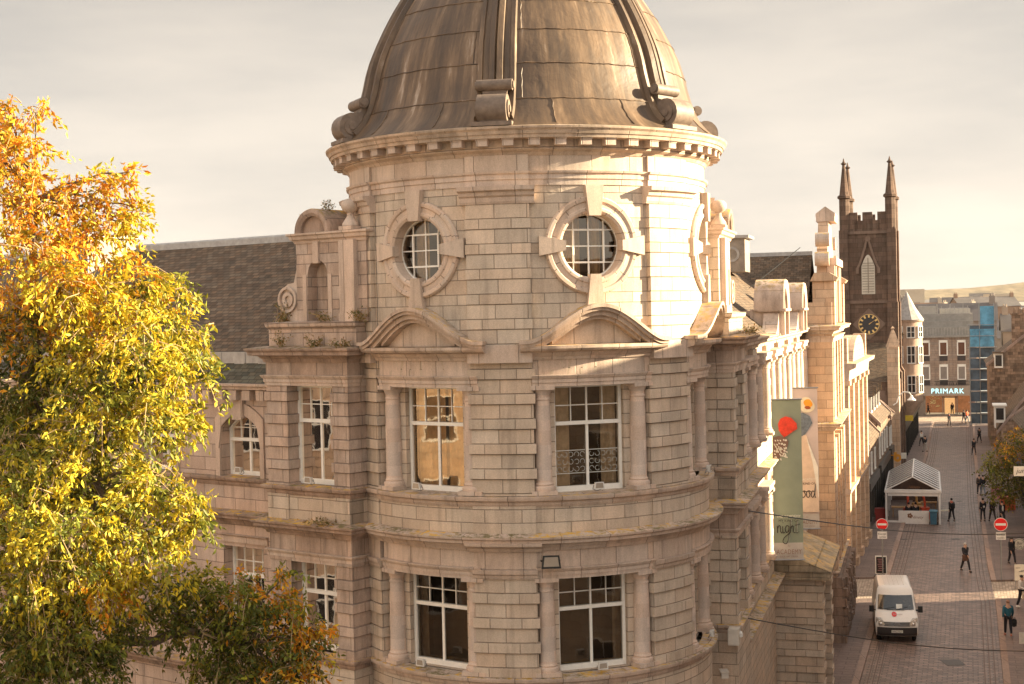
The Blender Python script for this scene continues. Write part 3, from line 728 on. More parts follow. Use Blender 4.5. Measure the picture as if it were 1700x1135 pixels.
# ---------------------------------------------------------------- flat bays beside the tower, and the two wings
def course_box(b, m, u0, u1, z0, z1, h0, h1, proj=.045): courses(b, m, u0, u1, z0, z1, h0, h1, proj=proj, z_ref=15.26)
def bay(a, sgn, q, tiers, right):
    m = Pl(CT + Vector((math.sin(R_(a)), -math.cos(R_(a)), 0))*q, a, sgn); s0, s1, w0, w1 = 2.2, 5.23, 2.76, 4.44
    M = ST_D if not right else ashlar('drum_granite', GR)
    for z0, z1 in ((7.08, 9.62), (11.5, 14.32)):
        for u0, u1 in ((s0, w0), (w1, s1)):
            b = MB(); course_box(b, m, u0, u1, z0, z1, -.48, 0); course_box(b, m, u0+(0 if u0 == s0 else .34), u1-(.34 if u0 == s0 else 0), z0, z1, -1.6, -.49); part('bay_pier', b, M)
        zt = z1-.12; b = MB(); b.box(m, w0, w1, zt, z1+.02, -.9, -.01); part('lintel', b, ST_P)
        sash(m, w0+.0, w1-.0, z0+.05, zt, -.45, curt=CURT_B if z0 < 10 else CURT_W, cur=((0, .45),) if z0 > 10 else ((0, 1),), dark=DARKROOM)
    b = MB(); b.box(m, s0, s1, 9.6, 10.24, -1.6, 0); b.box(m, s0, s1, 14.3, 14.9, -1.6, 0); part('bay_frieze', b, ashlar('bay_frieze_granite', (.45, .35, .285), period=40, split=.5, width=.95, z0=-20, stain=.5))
    b = MB(); b.box(m, s0, s1, 10.55, 11.3, -1.6, 0); b.box(m, s0-.0, w0, 10.55, 11.29, -.5, .04); b.box(m, w1, s1, 10.55, 11.29, -.5, .04); b.box(m, s0, s1, .9, 6.85, -1.6, 0); part('apron_band', b, ST_B)
    for zz, P in ((9.78, P_arch), (14.48, P_arch)):
        b = MB(); mould3(b, m, s0, s1, 1.4, P(zz)); part('architrave', b, ST_P)
    for zz, P in ((7.08, P_sill), (11.53, P_sill), (10.57, P_ledge)):
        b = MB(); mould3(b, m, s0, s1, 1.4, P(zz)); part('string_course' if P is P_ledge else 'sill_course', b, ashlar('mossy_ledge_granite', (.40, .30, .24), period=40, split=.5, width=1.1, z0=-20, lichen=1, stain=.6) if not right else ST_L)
    b = MB(); mould3(b, m, s0-.0, s1, 1.6, P_corn(15.12)); part('cornice', b, ashlar('mossy_ledge_granite', GR))
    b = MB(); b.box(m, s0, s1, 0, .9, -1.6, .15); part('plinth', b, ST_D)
    # blocking course
    b = MB(); b.box(m, 1.9, s1-.1, 15.2, 15.82, -1.3, -.05); mould3(b, m, 1.9, s1-.1, 1.2, [(-.4, 15.70), (-.04, 15.70), (.04, 15.78), (.06, 15.88), (-.4, 15.92)]); part('parapet', b, M)
    # aedicule with niche, barrel pediment, urn and scroll
    A0, A1 = 1.7, 4.25; hf = -.28; hb = -1.35
    nu0, nu1, nz1 = 3.1, 3.84, 17.15; b = MB(); nc = (nu0+nu1)/2; nr = (nu1-nu0)/2
    b.box(m, A0, nu0, 15.88, 18.0, hb, hf); b.box(m, nu1, A1, 15.88, 18.0, hb, hf)
    U = [nu0+(nu1-nu0)*i/14 for i in range(15)]
    b.strip(m, U, lambda u: nz1+math.sqrt(max(0, nr*nr-(u-nc)**2)), lambda u: 18.0, hb, hf); b.box(m, nu0, nu1, 15.88, 17.8, hb, hf-.35)
    aed = part('aedicule', b, M)
    b = MB(); b.box(m, 2.0, 2.53, 15.88, 18.0, hf-.1, hf+.16); b.box(m, 1.98, 2.55, 15.88, 16.1, hf-.1, hf+.18)
    b.box(m, nc-.1, nc+.1, nz1+nr-.08, 18.02, hf-.05, hf+.07); b.box(m, nu0-.16, nu0-.03, 15.88, nz1, hf-.05, hf+.03); b.box(m, nu1+.03, nu1+.16, 15.88, nz1, hf-.05, hf+.03)
    obj('pilaster', b, ST_P, aed)
    b = MB(); mould3(b, Pl2(m(0, 0, hf), m.n, m.t), A0, A1, 1.0, [(-.4, 17.98), (.03, 17.98), (.05, 18.05), (.12, 18.09), (.14, 18.17), (.19, 18.2), (.19, 18.25), (-.4, 18.27)])
    obj('cornice', b, ST_P, aed)
    ac, ar, az = 3.52, .62, 18.25; b = MB()
    b.ring(m, ac, az, [(ar-.18, hf-.12), (ar-.18, hf+.10), (ar-.10, hf+.15), (ar, hf+.15), (ar+.02, hf+.1), (ar+.02, hb), (ar-.18, hb)], n=24, a0=0, a1=PI, closed=True, cap=True)
    b.ring(m, ac, az, [(0.01, hf-.02), (ar-.15, hf-.02)], n=24, a0=0, a1=PI, closed=False)
    obj('barrel_pediment', b, ashlar('mossy_ledge_granite', GR), aed, smooth=30)
    b = MB(); c = m(2.27, 0, hf-.05); b.box(m, 2.05, 2.49, 18.26, 18.36, hf-.27, hf+.17)
    b.lathe((c.x, c.y, 18.36), [(0, 0), (.22, 0), (.21, .08), (.15, .16), (.09, .26), (.08, .34), (.12, .37), (.2, .42), (.24, .5), (.23, .6), (.16, .68), (0, .71)], n=16)
    obj('urn', b, ST_P, aed, smooth=40)
    b = MB(); pts = []
    # side scroll (console) against the outer end
    outl = [(A1-.02, 17.5), (A1+.10, 17.1), (A1+.15, 16.95), (A1+.38, 16.92), (A1+.62, 16.78), (A1+.72, 16.55), (A1+.70, 16.28), (A1+.55, 16.08), (A1+.62, 15.9), (A1-.02, 15.9)]
    b.poly(m, outl, -.9, -.32); b.ring(m, A1+.36, 16.5, [(.10, -.31), (.10, -.26), (.20, -.26), (.20, -.31)], n=20, closed=True); b.ring(m, A1+.36, 16.5, [(.28, -.31), (.28, -.24), (.35, -.24), (.35, -.31)], n=20, closed=True)
    obj('scroll', b, ST_P, aed, smooth=30)
    return m
mL = bay(-37.2, -1, 5.0, None, False)
mR = bay(74.2, 1, 5.3, None, True)

def arch_fill(b, m, u0, u1, zs, zt, h0, h1, rise):
    U = [u0+(u1-u0)*i/14 for i in range(15)]; c = (u0+u1)/2; W = (u1-u0)/2
    b.strip(m, U, lambda u: zt-rise*((u-c)/W)**2, lambda u: zt, h0, h1)
# left wing
aL = -37.2; nL = Vector((math.sin(R_(aL)), -math.cos(R_(aL)), 0)); wL = Pl(CT+nL*4.1, aL, -1)
cs = [7.31+3.64*i for i in range(6)]; b = MB()
wall_open(b, wL, 5.0, 28.0, .9, 14.1, -.9, 0, [(c-.83, c+.83, 11.5, 13.3) for c in cs]+[(c-.83, c+.83, 7.1, 9.5) for c in cs])
for c in cs: arch_fill(b, wL, c-.83, c+.83, 12.8, 13.32, -.899, -.001, .45)
part('wing_wall', b, ashlar('wing_granite', (.49, .385, .32), period=.76, split=.5, width=.85, z0=10.5))
b = MB(); b.box(wL, 5.0, 28.0, 0, .9, -.9, .12); part('plinth', b, ST_D)
for c in cs:
    sash(wL, c-.83, c+.83, 11.5, 13.3, -.4, arch=.45, curt=CURT_B, cur=((0, 1),), split=.42)
    sash(wL, c-.83, c+.83, 7.1, 9.5, -.4, curt=CURT_B, cur=((0, 1),))
    b = MB(); U = [c-1.0+2.0*i/16 for i in range(17)]
    b.strip(wL, U, lambda u: 13.3-.45*((u-c)/.83)**2 if abs(u-c) < .83 else 12.3, lambda u: 13.62-.45*((u-c)/1.0)**2, -.02, .06)
    b.box(wL, c-1.0, c-.83, 11.5, 12.3, -.02, .058); b.box(wL, c+.83, c+1.0, 11.5, 12.3, -.02, .058)
    for o_ in (-.2, 0, .2): b.flat(wL, [(c+o_*.6-.07, 13.15, .14), (c+o_*.6+.07, 13.15, .14), (c+o_+.09, 13.95, .14), (c+o_-.09, 13.95, .14)]); b.strip(wL, [c+o_*.8-.08, c+o_*.8+.08], lambda u: 13.2, lambda u: 13.94, -.02, .13)
    part('window_surround', b, ST_P)
    b = MB(); b.sweep(wL, [(-.05, 9.62), (.05, 9.62), (.05, 9.78), (.12, 9.84), (-.05, 9.86)], c-1.05, c+1.05); part('window_hood', b, ST_P)
for zz, P in ((11.5, P_sill), (10.50, P_ledge), (7.08, P_sill), (6.0, P_ledge)):
    b = MB(); b.sweep(wL, P(zz), 5.0, 28.0); part('string_course', b, ashlar('mossy_ledge_granite', GR))
b = MB(); b.sweep(wL, [(-.3, 13.86), (.08, 13.86), (.1, 13.93), (.1, 14.0), (.34, 14.02), (.36, 14.10), (.42, 14.12), (.43, 14.19), (-.3, 14.2)], 5.2, 28); part('eaves_cornice', b, ST_P)
b = MB()
for i in range(40): b.box(wL, 5.45+i*.56, 5.75+i*.56, 13.72, 14.0, 0, .30)
part('eaves_bracket', b, ST_P)
def slope(b, m, pts, u0, u1, nseg=1, th=.08):
    """pts [(h,z)] from eave up; slate surface with uv along the slope"""
    s = 0
    for (h0, z0), (h1, z1) in zip(pts, pts[1:]):
        L = math.hypot(h1-h0, z1-z0)
        b.face([m(u0, z0, h0), m(u1, z0, h0), m(u1, z1, h1), m(u0, z1, h1)], [(u0, s), (u1, s), (u1, s+L), (u0, s+L)])
        b.face([m(u0, z0-th, h0), m(u0, z1-th, h1), m(u1, z1-th, h1), m(u1, z0-th, h0)], [(u0, s), (u0, s+L), (u1, s+L), (u1, s)])
        for u in (u0, u1): b.face([m(u, z0-th, h0), m(u, z0, h0), m(u, z1, h1), m(u, z1-th, h1)])
        s += L
b = MB(); slope(b, wL, [(.25, 14.2), (-.55, 14.82)], 4.2, 28); part('lower_roof', b, SLATE_G, weld=False)
b = MB(); slope(b, wL, [(-.50, 14.98), (-5.6, 18.62)], 3.0, 28); slope(b, wL, [(-10.6, 14.9), (-5.6, 18.62)], 3.0, 28); part('roof', b, SLATE, weld=False)
b = MB(); n = 44
for i in range(n):
    u0 = 5.0+i*.5; b.strip(wL, [u0, u0+.12, u0+.25, u0+.38, u0+.5], lambda u, k=u0: 14.80-.05-.09*math.sin(PI*(u-k)/.5), lambda u: 15.06, -.52, -.44+.02*(i % 2))
part('lead_flashing', b, LEADW)
b = MB(); b.sweep(wL, [(-5.75, 18.5), (-5.45, 18.5), (-5.5, 18.72), (-5.6, 18.78), (-5.7, 18.72)], 3, 28); part('ridge_cap', b, LEADW)
b = MB(); b.box(wL, 27.9, 28, .9, 14.9, -10.6, 0); b.strip(wL, [27.9, 28], lambda u: 14.8, lambda u: 14.95, -10.6, 0); b.box(wL, 3, 28, 0, 14.9, -10.7, -10.6)
b.face([wL(27.95, 14.8, -10.6), wL(27.95, 14.8, 0), wL(27.95, 18.6, -5.6)]); part('end_wall', b, ST_D)
# slate dormer on the left roof, behind the tree
b = MB(); b.box(wL, 18.3, 19.7, 16.9, 18.95, -5.2, -3.2); dm = part('dormer', b, mat('dormer_lead_cladding', (.26, .22, .18), rough=.6, noise=(3, .3)))
b = MB(); b.box(wL, 18.15, 19.85, 18.95, 19.06, -5.4, -3.0); 
for i in range(8): b.box(wL, 18.32+i*.185, 18.38+i*.185, 16.95, 18.94, -3.2, -3.13)
obj('dormer_trim', b, LEADW, dm)
b = MB(); b.tube([wL(5.12, 6.2, .12), wL(5.12, 14.0, .12)], .07, n=8); part('downpipe', b, BLACKP)

# right (street) wing -------------------------------------------------------------
aR = 74.2; nR = Vector((math.sin(R_(aR)), -math.cos(R_(aR)), 0)); wR = Pl(CT+nR*4.95, aR, 1)
cs = [7.4+4.4*i for i in range(6)]; b = MB(); W = .95
ARC = (16.2, 25.0)
wall_open(b, wR, 5.0, 31.2, .9, 14.9, -.9, 0, [(c-W, c+W, 11.5, 14.1) for c in cs]+[(c-W, c+W, 7.1, 9.5) for c in cs])
part('wing_wall', b, ashlar('drum_granite', GR))
b = MB(); b.box(wR, 5.0, 31.2, 0, .9, -.9, .15); part('plinth', b, ST_D)
for c in cs:
    for z0, z1 in ((11.5, 14.1), (7.1, 9.5)):
        sash(wR, c-W, c+W, z0, z1, -.4, curt=CURT_W, cur=((0, .3), (.7, 1)))
        b = MB()
        for s in (-1, 1):
            plinth_cap(wR, c+s*1.22, z0, z1+.1, .12, .19, b); column(wR(c+s*1.22, 0, .12), z0, z1+.1, .19)
        b.sweep(wR, [(-.05, z1+.1), (.34, z1+.1), (.34, z1+.22), (.38, z1+.24), (.38, z1+.36), (-.05, z1+.37)], c-1.5, c+1.5)
        part('window_order', b, ST_P)
    b = MB(); courses(b, wR, c+1.62, c+2.78, 11.5, 14.8, -.2, .12, z_ref=15.26); courses(b, wR, c+1.62, c+2.78, 7.1, 10.2, -.2, .12, z_ref=15.26)
    if c < 29: part('wing_pier', b, ashlar('drum_granite', GR))
for zz, P in ((11.5, P_sill), (10.50, P_ledge), (7.08, P_sill), (6.0, P_ledge), (14.95, P_corn)):
    b = MB(); pr = [(h+.04 if h > 0 else h, z) for h, z in P(zz)]; b.sweep(wR, pr, 5.0, 31.2); part('string_course', b, ST_L)
# wall-head dormers with segmental barrel tops
for c in (16.2, 25.0):
    b = MB(); b.box(wR, c-1.05, c-.72, 15.05, 15.95, -.6, .5); b.box(wR, c+.72, c+1.05, 15.05, 15.95, -.6, .5); b.box(wR, c-.72, c+.72, 15.05, 15.9, -1.2, .1)
    d = part('wall_dormer', b, ST_P)
    b = MB(); b.ring(wR, c, 15.9, [(.70, .35), (.70, .5), (.82, .55), (.82, .62), (1.12, .68), (1.16, .62), (1.16, -.45), (.9, -.45), (.9, .3)], n=24, a0=0, a1=PI, closed=True, cap=True)
    b.ring(wR, c, 15.9, [(0.01, .1), (.75, .1)], n=24, a0=0, a1=PI, closed=False)
    obj('barrel_pediment', b, ST_L, d, smooth=30)
    for s in (-1, 1):
        b = MB(); U = [c+s*(1.05+1.2*i/8) for i in range(9)]; b.strip(wR, U, lambda u: 15.05, lambda u: 15.08+.75*(1-abs(u-c-s*1.05)/1.2)**2, -.1, .45); obj('scroll', b, ST_P, d)
    b = MB()
    for s in (-.86, .86): b.box(wR, c+s-.14, c+s+.14, 14.98, 15.9, .5, .66)
    b.box(wR, c-1.15, c+1.15, 15.86, 15.96, -.3, .72)
    obj('pilaster', b, ST_P, d)
b = MB(); slope(b, wR, [(.15, 15.05), (-4.1, 18.45)], 2.5, 33.5); slope(b, wR, [(-8.4, 15.0), (-4.1, 18.45)], 2.5, 33.5); part('roof', b, SLATE, weld=False)
b = MB(); b.sweep(wR, [(-4.25, 18.36), (-3.95, 18.36), (-4.0, 18.55), (-4.1, 18.6), (-4.2, 18.55)], 2.5, 36); part('ridge_cap', b, LEADW)
b = MB(); b.box(wR, 3, 33, 0, 15.0, -8.5, -8.4); part('rear_wall', b, ST_D)
# lantern dormer on the ridge
b = MB(); b.box(wR, 28.6, 30.6, 17.7, 19.25, -3.5, -2.3); dm = part('dormer', b, mat('dormer_lead_cladding', (.26, .22, .18)))
b = MB(); b.box(wR, 28.45, 30.75, 19.25, 19.38, -3.7, -2.1); b.ring(Pl2(wR(28.6, 0, 0), -wR.t, wR.n), -2.9, 18.5, [(.25, -.01), (.25, .05), (.36, .05), (.36, -.01)], n=12); obj('dormer_trim', b, LEADW, dm)
# entrance porch on the street side
b = MB(); PO = 1.75
courses(b, wR, 16.6, 17.5, .0, 5.75, -.1, PO, z_ref=15.26); courses(b, wR, 21.4, 22.3, .0, 5.75, -.1, PO, z_ref=15.26); b.box(wR, 17.5, 21.4, 5.0, 5.75, -.1, PO-.1)
po = part('porch', b, ashlar('drum_granite', GR))
b = MB(); b.box(wR, 16.35, 22.55, 5.75, 6.05, -.1, PO+.3); b.face([wR(16.3, 6.08, PO+.35), wR(22.6, 6.08, PO+.35), wR(22.6, 6.9, -.05), wR(16.3, 6.9, -.05)]); b.face([wR(16.3, 6.06, PO+.35), wR(16.3, 6.06, -.05), wR(16.3, 6.9, -.05)]); b.face([wR(22.6, 6.06, PO+.35), wR(22.6, 6.06, -.05), wR(22.6, 6.9, -.05)]); b.face([wR(16.3, 6.06, PO+.35), wR(22.6, 6.06, PO+.35), wR(22.6, 6.08, PO+.35), wR(16.3, 6.08, PO+.35)])
obj('porch_roof', b, ashlar('mossy_roof_stone', (.34, .29, .22), period=.9, split=.5, width=1.0, lichen=.5, stain=.6), po)
# gabled pavilion at the far end of the wing
pvm = Pl(CT+nR*6.1, aR, 1); b = MB(); p0, p1 = 31.2, 40.2; pc = (p0+p1)/2
PW = [(pc-2.4, 1.5), (pc, 1.9), (pc+2.4, 1.5)]
ops = []
for c, w_ in PW: ops += [(c-w_/2, c+w_/2, 10.9, 14.0), (c-w_/2, c+w_/2, 5.6, 9.6)]
wall_open(b, pvm, p0, p1, 3.2, 15.0, -1.6, 0, ops)
part('pavilion_wall', b, ashlar('warm_granite', (.52, .38, .27), period=.8, split=.5, width=.9))
for u0, u1, zb, zt in ops: sash(pvm, u0, u1, zb, zt, -.3, curt=CURT_W, cur=((0, 1),))
for u in (p0+.75, pc-1.2, pc+1.2, p1-.75):
    b = MB(); wp = .7 if abs(u-pc) > 2 else .35; b.box(pvm, u-wp, u+wp, 3.2, 9.7, -.02, .34); b.box(pvm, u-wp, u+wp, 10.6, 14.5, -.02, .34); part('pilaster', b, ashlar('warm_granite', GR))
b = MB(); b.box(pvm, p0-.35, p0+.05, .0, 16.2, -1.8, .3); part('pavilion_return', b, ashlar('warm_granite', GR))
for zz, P in ((10.5, P_ledge), (15.0, P_corn), (3.5, P_sill), (14.6, P_arch)):
    b = MB(); mould3(b, Pl2(pvm(0, 0, .3), pvm.n, pvm.t), p0-.35, p1+.1, 1.5, P(zz)); part('string_course', b, ST_L)
b = MB(); b.box(pvm, p0-.4, p1, 0, 3.2, -1.5, .55)
rr = random.Random(5)
for i in range(26):
    for j in range(7):
        u = p0-.4+i*.365+(j % 2)*.1; b.box(pvm, u, u+.33, .02+j*.45, .42+j*.45, .5, .6+rr.random()*.22)
part('rock_faced_plinth', b, ashlar('rockface_granite', (.26, .19, .15), rock=2.5, stain=.5, period=.9, width=.7))
# gable with stepped scrolls, pedestals and cap
G = [(p0+.1, 15.0), (p0+.1, 16.9), (p0+1.2, 17.1), (p0+1.7, 17.9), (p0+2.0, 18.8), (p0+2.7, 19.1), (p0+3.3, 20.2), (pc, 20.3)]
G = G+[(2*pc-u, z) for u, z in reversed(G[:-1])]
b = MB(); b.poly(pvm, G, -.5, .0); gb = part('gable', b, ashlar('warm_granite', GR))
b = MB()
for s in (-1, 1):
    u = pc+s*(p1-p0-1.0)/2
    b.box(pvm, u-.6, u+.6, 15.1, 17.2, -.6, .42); b.sweep(pvm, [(-.7, 17.2), (.5, 17.2), (.62, 17.35), (.2, 17.6), (-.5, 17.6)], u-.72, u+.72)
obj('pedestal', b, ashlar('warm_granite', GR), gb)
b = MB(); b.box(pvm, pc-1.25, pc+1.25, 20.2, 20.45, -.6, .3); b.sweep(Pl2(pvm(pc, 0, 0), pvm.n, pvm.t), [(.32, 20.45), (.32, 20.6), (-.15, 20.95), (-.62, 20.6), (-.62, 20.45)], -1.2, 1.2)
for s in (-1, 1):
    for zz, uu in ((19.25, 2.75), (18.3, 3.3)): b.ring(pvm, pc+s*(uu-.15), zz, [(.01, .12), (.34, .12), (.34, -.55), (.01, -.55)], n=16)
obj('gable_cap', b, ST_L, gb)
b = MB()
for u in (pc-1.3, pc+1.3, pc-2.6, pc+2.6): b.box(pvm, u-.25, u+.25, 15.2, 18.0, -.02, .35)
b.box(pvm, pc-2.9, pc+2.9, 18.0, 18.35, -.02, .45)
obj('gable_order', b, ST_P, gb)
# cross roof behind the gable
xr = Pl2(pvm(pc, 0, -.9), -pvm.t, -pvm.n); b = MB()
slope(b, xr, [(5.6, 14.4), (0, 18.7)], 0, 17); slope(b, xr, [(-5.6, 14.4), (0, 18.7)], 0, 17); part('cross_roof', b, SLATE, weld=False)
b = MB(); b.sweep(xr, [(-.15, 18.6), (.15, 18.6), (.1, 18.8), (-.1, 18.8)], 0, 17); part('ridge_cap', b, LEADW)
b = MB(); b.box(xr, 0, 17, 0, 14.4, -4.6, 4.4); part('rear_block', b, ST_D)
# ================================================================ ground, road, pavements
def sett_mat(name, base, w, h, rot=17.5, joint=.012, rough=.75, vary=.25, jd=.5, big=.25):
    m = bpy.data.materials.new(name); m.use_nodes = True; t = m.node_tree; b = t.nodes['Principled BSDF']; L = t.links.new
    g = N(t, 'ShaderNodeNewGeometry'); mp = N(t, 'ShaderNodeMapping'); mp.inputs['Rotation'].default_value = (0, 0, R_(rot)); L(g.outputs['Position'], mp.inputs[0])
    br = N(t, 'ShaderNodeTexBrick'); br.inputs['Scale'].default_value = 1; br.inputs['Brick Width'].default_value = w; br.inputs['Row Height'].default_value = h; br.inputs['Mortar Size'].default_value = joint; br.inputs['Mortar Smooth'].default_value = .4
    br.inputs['Color1'].default_value = (*[c*(1-vary) for c in base], 1); br.inputs['Color2'].default_value = (*[c*(1+vary) for c in base], 1); br.inputs['Mortar'].default_value = (*[c*jd for c in base], 1)
    L(mp.outputs[0], br.inputs['Vector'])
    n = N(t, 'ShaderNodeTexNoise'); n.inputs['Scale'].default_value = .5; n.inputs['Detail'].default_value = 8; n.inputs['Roughness'].default_value = .7; L(g.outputs['Position'], n.inputs['Vector'])
    mr = N(t, 'ShaderNodeMapRange'); mr.inputs[1].default_value = .3; mr.inputs[2].default_value = .7; mr.inputs[3].default_value = 1-big; mr.inputs[4].default_value = 1+big; L(n.outputs['Fac'], mr.inputs[0])
    sc = N(t, 'ShaderNodeVectorMath', operation='SCALE'); L(br.outputs['Color'], sc.inputs[0]); L(mr.outputs[0], sc.inputs['Scale']); L(sc.outputs[0], b.inputs['Base Color'])
    n2 = N(t, 'ShaderNodeTexNoise'); n2.inputs['Scale'].default_value = 7; L(g.outputs['Position'], n2.inputs['Vector'])
    bp = N(t, 'ShaderNodeBump'); bp.inputs['Strength'].default_value = .8; bp.inputs['Distance'].default_value = .03
    L(M_(t, 'ADD', M_(t, 'SUBTRACT', 1, br.outputs['Fac']), M_(t, 'MULTIPLY', n2.outputs['Fac'], .8)), bp.inputs['Height']); L(bp.outputs[0], b.inputs['Normal'])
    b.inputs['Roughness'].default_value = rough; b.inputs['Specular IOR Level'].default_value = .45
    MATS[name] = m; return m
SETT = sett_mat('granite_setts', (.20, .138, .112), .42, .24, rough=.42, vary=.38, jd=.35, joint=.03)
SLAB = sett_mat('paving_slabs', (.165, .118, .10), .9, .45, rot=17.5, joint=.012, vary=.12, rough=.62)
KERB = ashlar('kerb_granite', (.30, .225, .19), period=40, split=.5, width=1.2, z0=-20)
SETTL = sett_mat('pale_lane_setts', (.36, .285, .22), .26, .16, rot=107, rough=.75)
EARTH = mat('town_ground', (.13, .11, .08), rough=.95, noise=(.02, .3))
def sheet(name, pts, z, m, uv=None):
    b = MB(); b.face([(p[0], p[1], z) for p in pts], [(p[0], p[1]) for p in pts]); o = obj(name, b, m, weld=False); return kind(o)
sheet('ground', [(-2500, -400), (2500, -400), (2500, 4000), (-2500, 4000)], 0, EARTH)
LK = [gnd(*p) for p in ((1427, 1135), (1459, 1022), (1469, 985), (1502, 874), (1540, 758), (1549, 706))]
RK = [gnd(*p) for p in ((1666, 1135), (1653, 1001), (1648, 975), (1641, 950), (1624, 840), (1617, 760), (1614, 700))]
def ext(P, Y):      # extend a polyline's first segment back to Y
    d = P[1]-P[0]; return P[0]+d*((Y-P[0].y)/d.y)
LK = [ext(LK, 5)]+LK; RK = [ext(RK, 5)]+RK
def lx(P, Y):
    for a, b in zip(P, P[1:]):
        if Y <= b.y or b is P[-1]: return a.x+(b.x-a.x)*(Y-a.y)/(b.y-a.y)
def FLx(Y): return 19.8+.325*(Y-86)         # left facades
def FRx(Y): return 40.3+.275*(Y-115)        # right facades
def ribbon(name, fx0, fx1, Y0, Y1, z, m, n=24, zb=None):
    b = MB(); Ys = [Y0+(Y1-Y0)*i/n for i in range(n+1)]
    for a, c in zip(Ys, Ys[1:]):
        q = [(fx0(a), a), (fx1(a), a), (fx1(c), c), (fx0(c), c)]
        b.face([(x, y, z) for x, y in q], [(x, y) for x, y in q])
        if zb is not None:
            for fx in (fx0, fx1): b.face([(fx(a), a, zb), (fx(c), c, zb), (fx(c), c, z), (fx(a), a, z)], [(a, 0), (c, 0), (c, .1), (a, .1)])
    if zb is not None:
        for a in (Y0, Y1): b.face([(fx0(a), a, zb), (fx1(a), a, zb), (fx1(a), a, z), (fx0(a), a, z)])
    return kind(obj(name, b, m))
lk = lambda Y: lx(LK, Y); rk = lambda Y: lx(RK, Y)
ribbon('road', lk, rk, 5, 200, .006, SETT, 40)
sheet('cross_road', [(-10, 196), (200, 196), (200, 206), (-10, 206)], .008, sett_mat('cross_road_paving', (.36, .27, .20), .6, .4, rot=0))
LY = (78.2, 84.3); RYs = (77.4, 82.6)     # the side lane crosses here
for y0, y1 in ((5, LY[0]), (LY[1], 196)):
    ribbon('pavement', lambda Y: FLx(Y)-4.5 if Y < 84 else FLx(Y)-2, lambda Y: lk(Y)-.30, y0, y1, .11, SLAB, 24, 0)
    ribbon('kerb', lambda Y: lk(Y)-.30, lambda Y: lk(Y)+.0, y0, y1, .118, KERB, 24, 0)
for y0, y1 in ((5, RYs[0]), (RYs[1], 196)):
    ribbon('pavement', lambda Y: rk(Y)+.30, lambda Y: max(FRx(Y), rk(Y)+.5)+2, y0, y1, .11, SLAB, 24, 0)
    ribbon('kerb', lambda Y: rk(Y), lambda Y: rk(Y)+.30, y0, y1, .118, KERB, 24, 0)
for f, s in ((lk, 1), (rk, -1)):
    for o_ in (.30, .52, .74): ribbon('channel_line', lambda Y: f(Y)+s*o_, lambda Y: f(Y)+s*(o_+.045), 5, 196, .012, mat('channel_joint', (.15, .11, .092)), 24)
sheet('side_lane', [(10, LY[0]), (lk(LY[0]), LY[0]), (lk(LY[1]), LY[1]), (10, LY[1])], .010, SETTL)
sheet('side_lane', [(rk(RYs[0]), RYs[0]), (70, RYs[0]+2), (70, RYs[1]+2), (rk(RYs[1]), RYs[1])], .010, SETTL)
g0 = gnd(1582, 1100); b = MB(); b.box(WD, g0.x-.42, g0.x+.42, 0.0, .016, g0.y-.5, g0.y+.5); tag(obj('manhole_cover', b, mat('dark_iron', (.06, .05, .045), rough=.5)), 'dark iron drain cover set in the cobbled road in front of the white van', 'drain cover')
for (x, y, s_) in ((1586, 895, .25), (1500, 895, .22), (1593, 832, .2)):
    g0 = gnd(x, y); b = MB(); b.box(WD, g0.x-s_, g0.x+s_, 0.0, .014, g0.y-s_, g0.y+s_); o = obj('manhole_cover', b, mat('dark_iron', (.06, .05, .045)))
    tag(o, {1586: 'small iron cover in the road between the tent and the man with a bag', 1500: 'small iron cover in the gutter below the tent front', 1593: 'small iron cover in the road beside the tent'}[x], 'drain cover')

# hills and far town -------------------------------------------------------------
b = MB(); rr = random.Random(11); n = 90
def hillz(i, k): return [38, 62, 86][k]*(.62+.25*math.sin(i*.13+k*1.7)+.12*math.sin(i*.37+k)+.05*math.sin(i*1.1))*(1 if k else .8)
for k, Y in enumerate((1500, 2400, 3500)):
    for i in range(n):
        x0 = -1500+i*50*(1+k*.5); x1 = x0+50*(1+k*.5); z0, z1 = hillz(i, k), hillz(i+1, k)
        b.face([(x0, Y, 0), (x1, Y, 0), (x1, Y+300, z1), (x0, Y+300, z0)]); b.face([(x0, Y+300, z0), (x1, Y+300, z1), (x1, Y+700, 0), (x0, Y+700, 0)])
kind(obj('hills', b, mat('hill_grass', (.17, .125, .07), rough=1, noise=(.02, .6)), weld=True))
FW = mat('far_stone', (.34, .26, .20), noise=(.2, .2)); FR_ = mat('far_slate', (.12, .105, .10), noise=(.2, .25)); DKW = mat('dark_window', (.035, .03, .03), rough=.15)
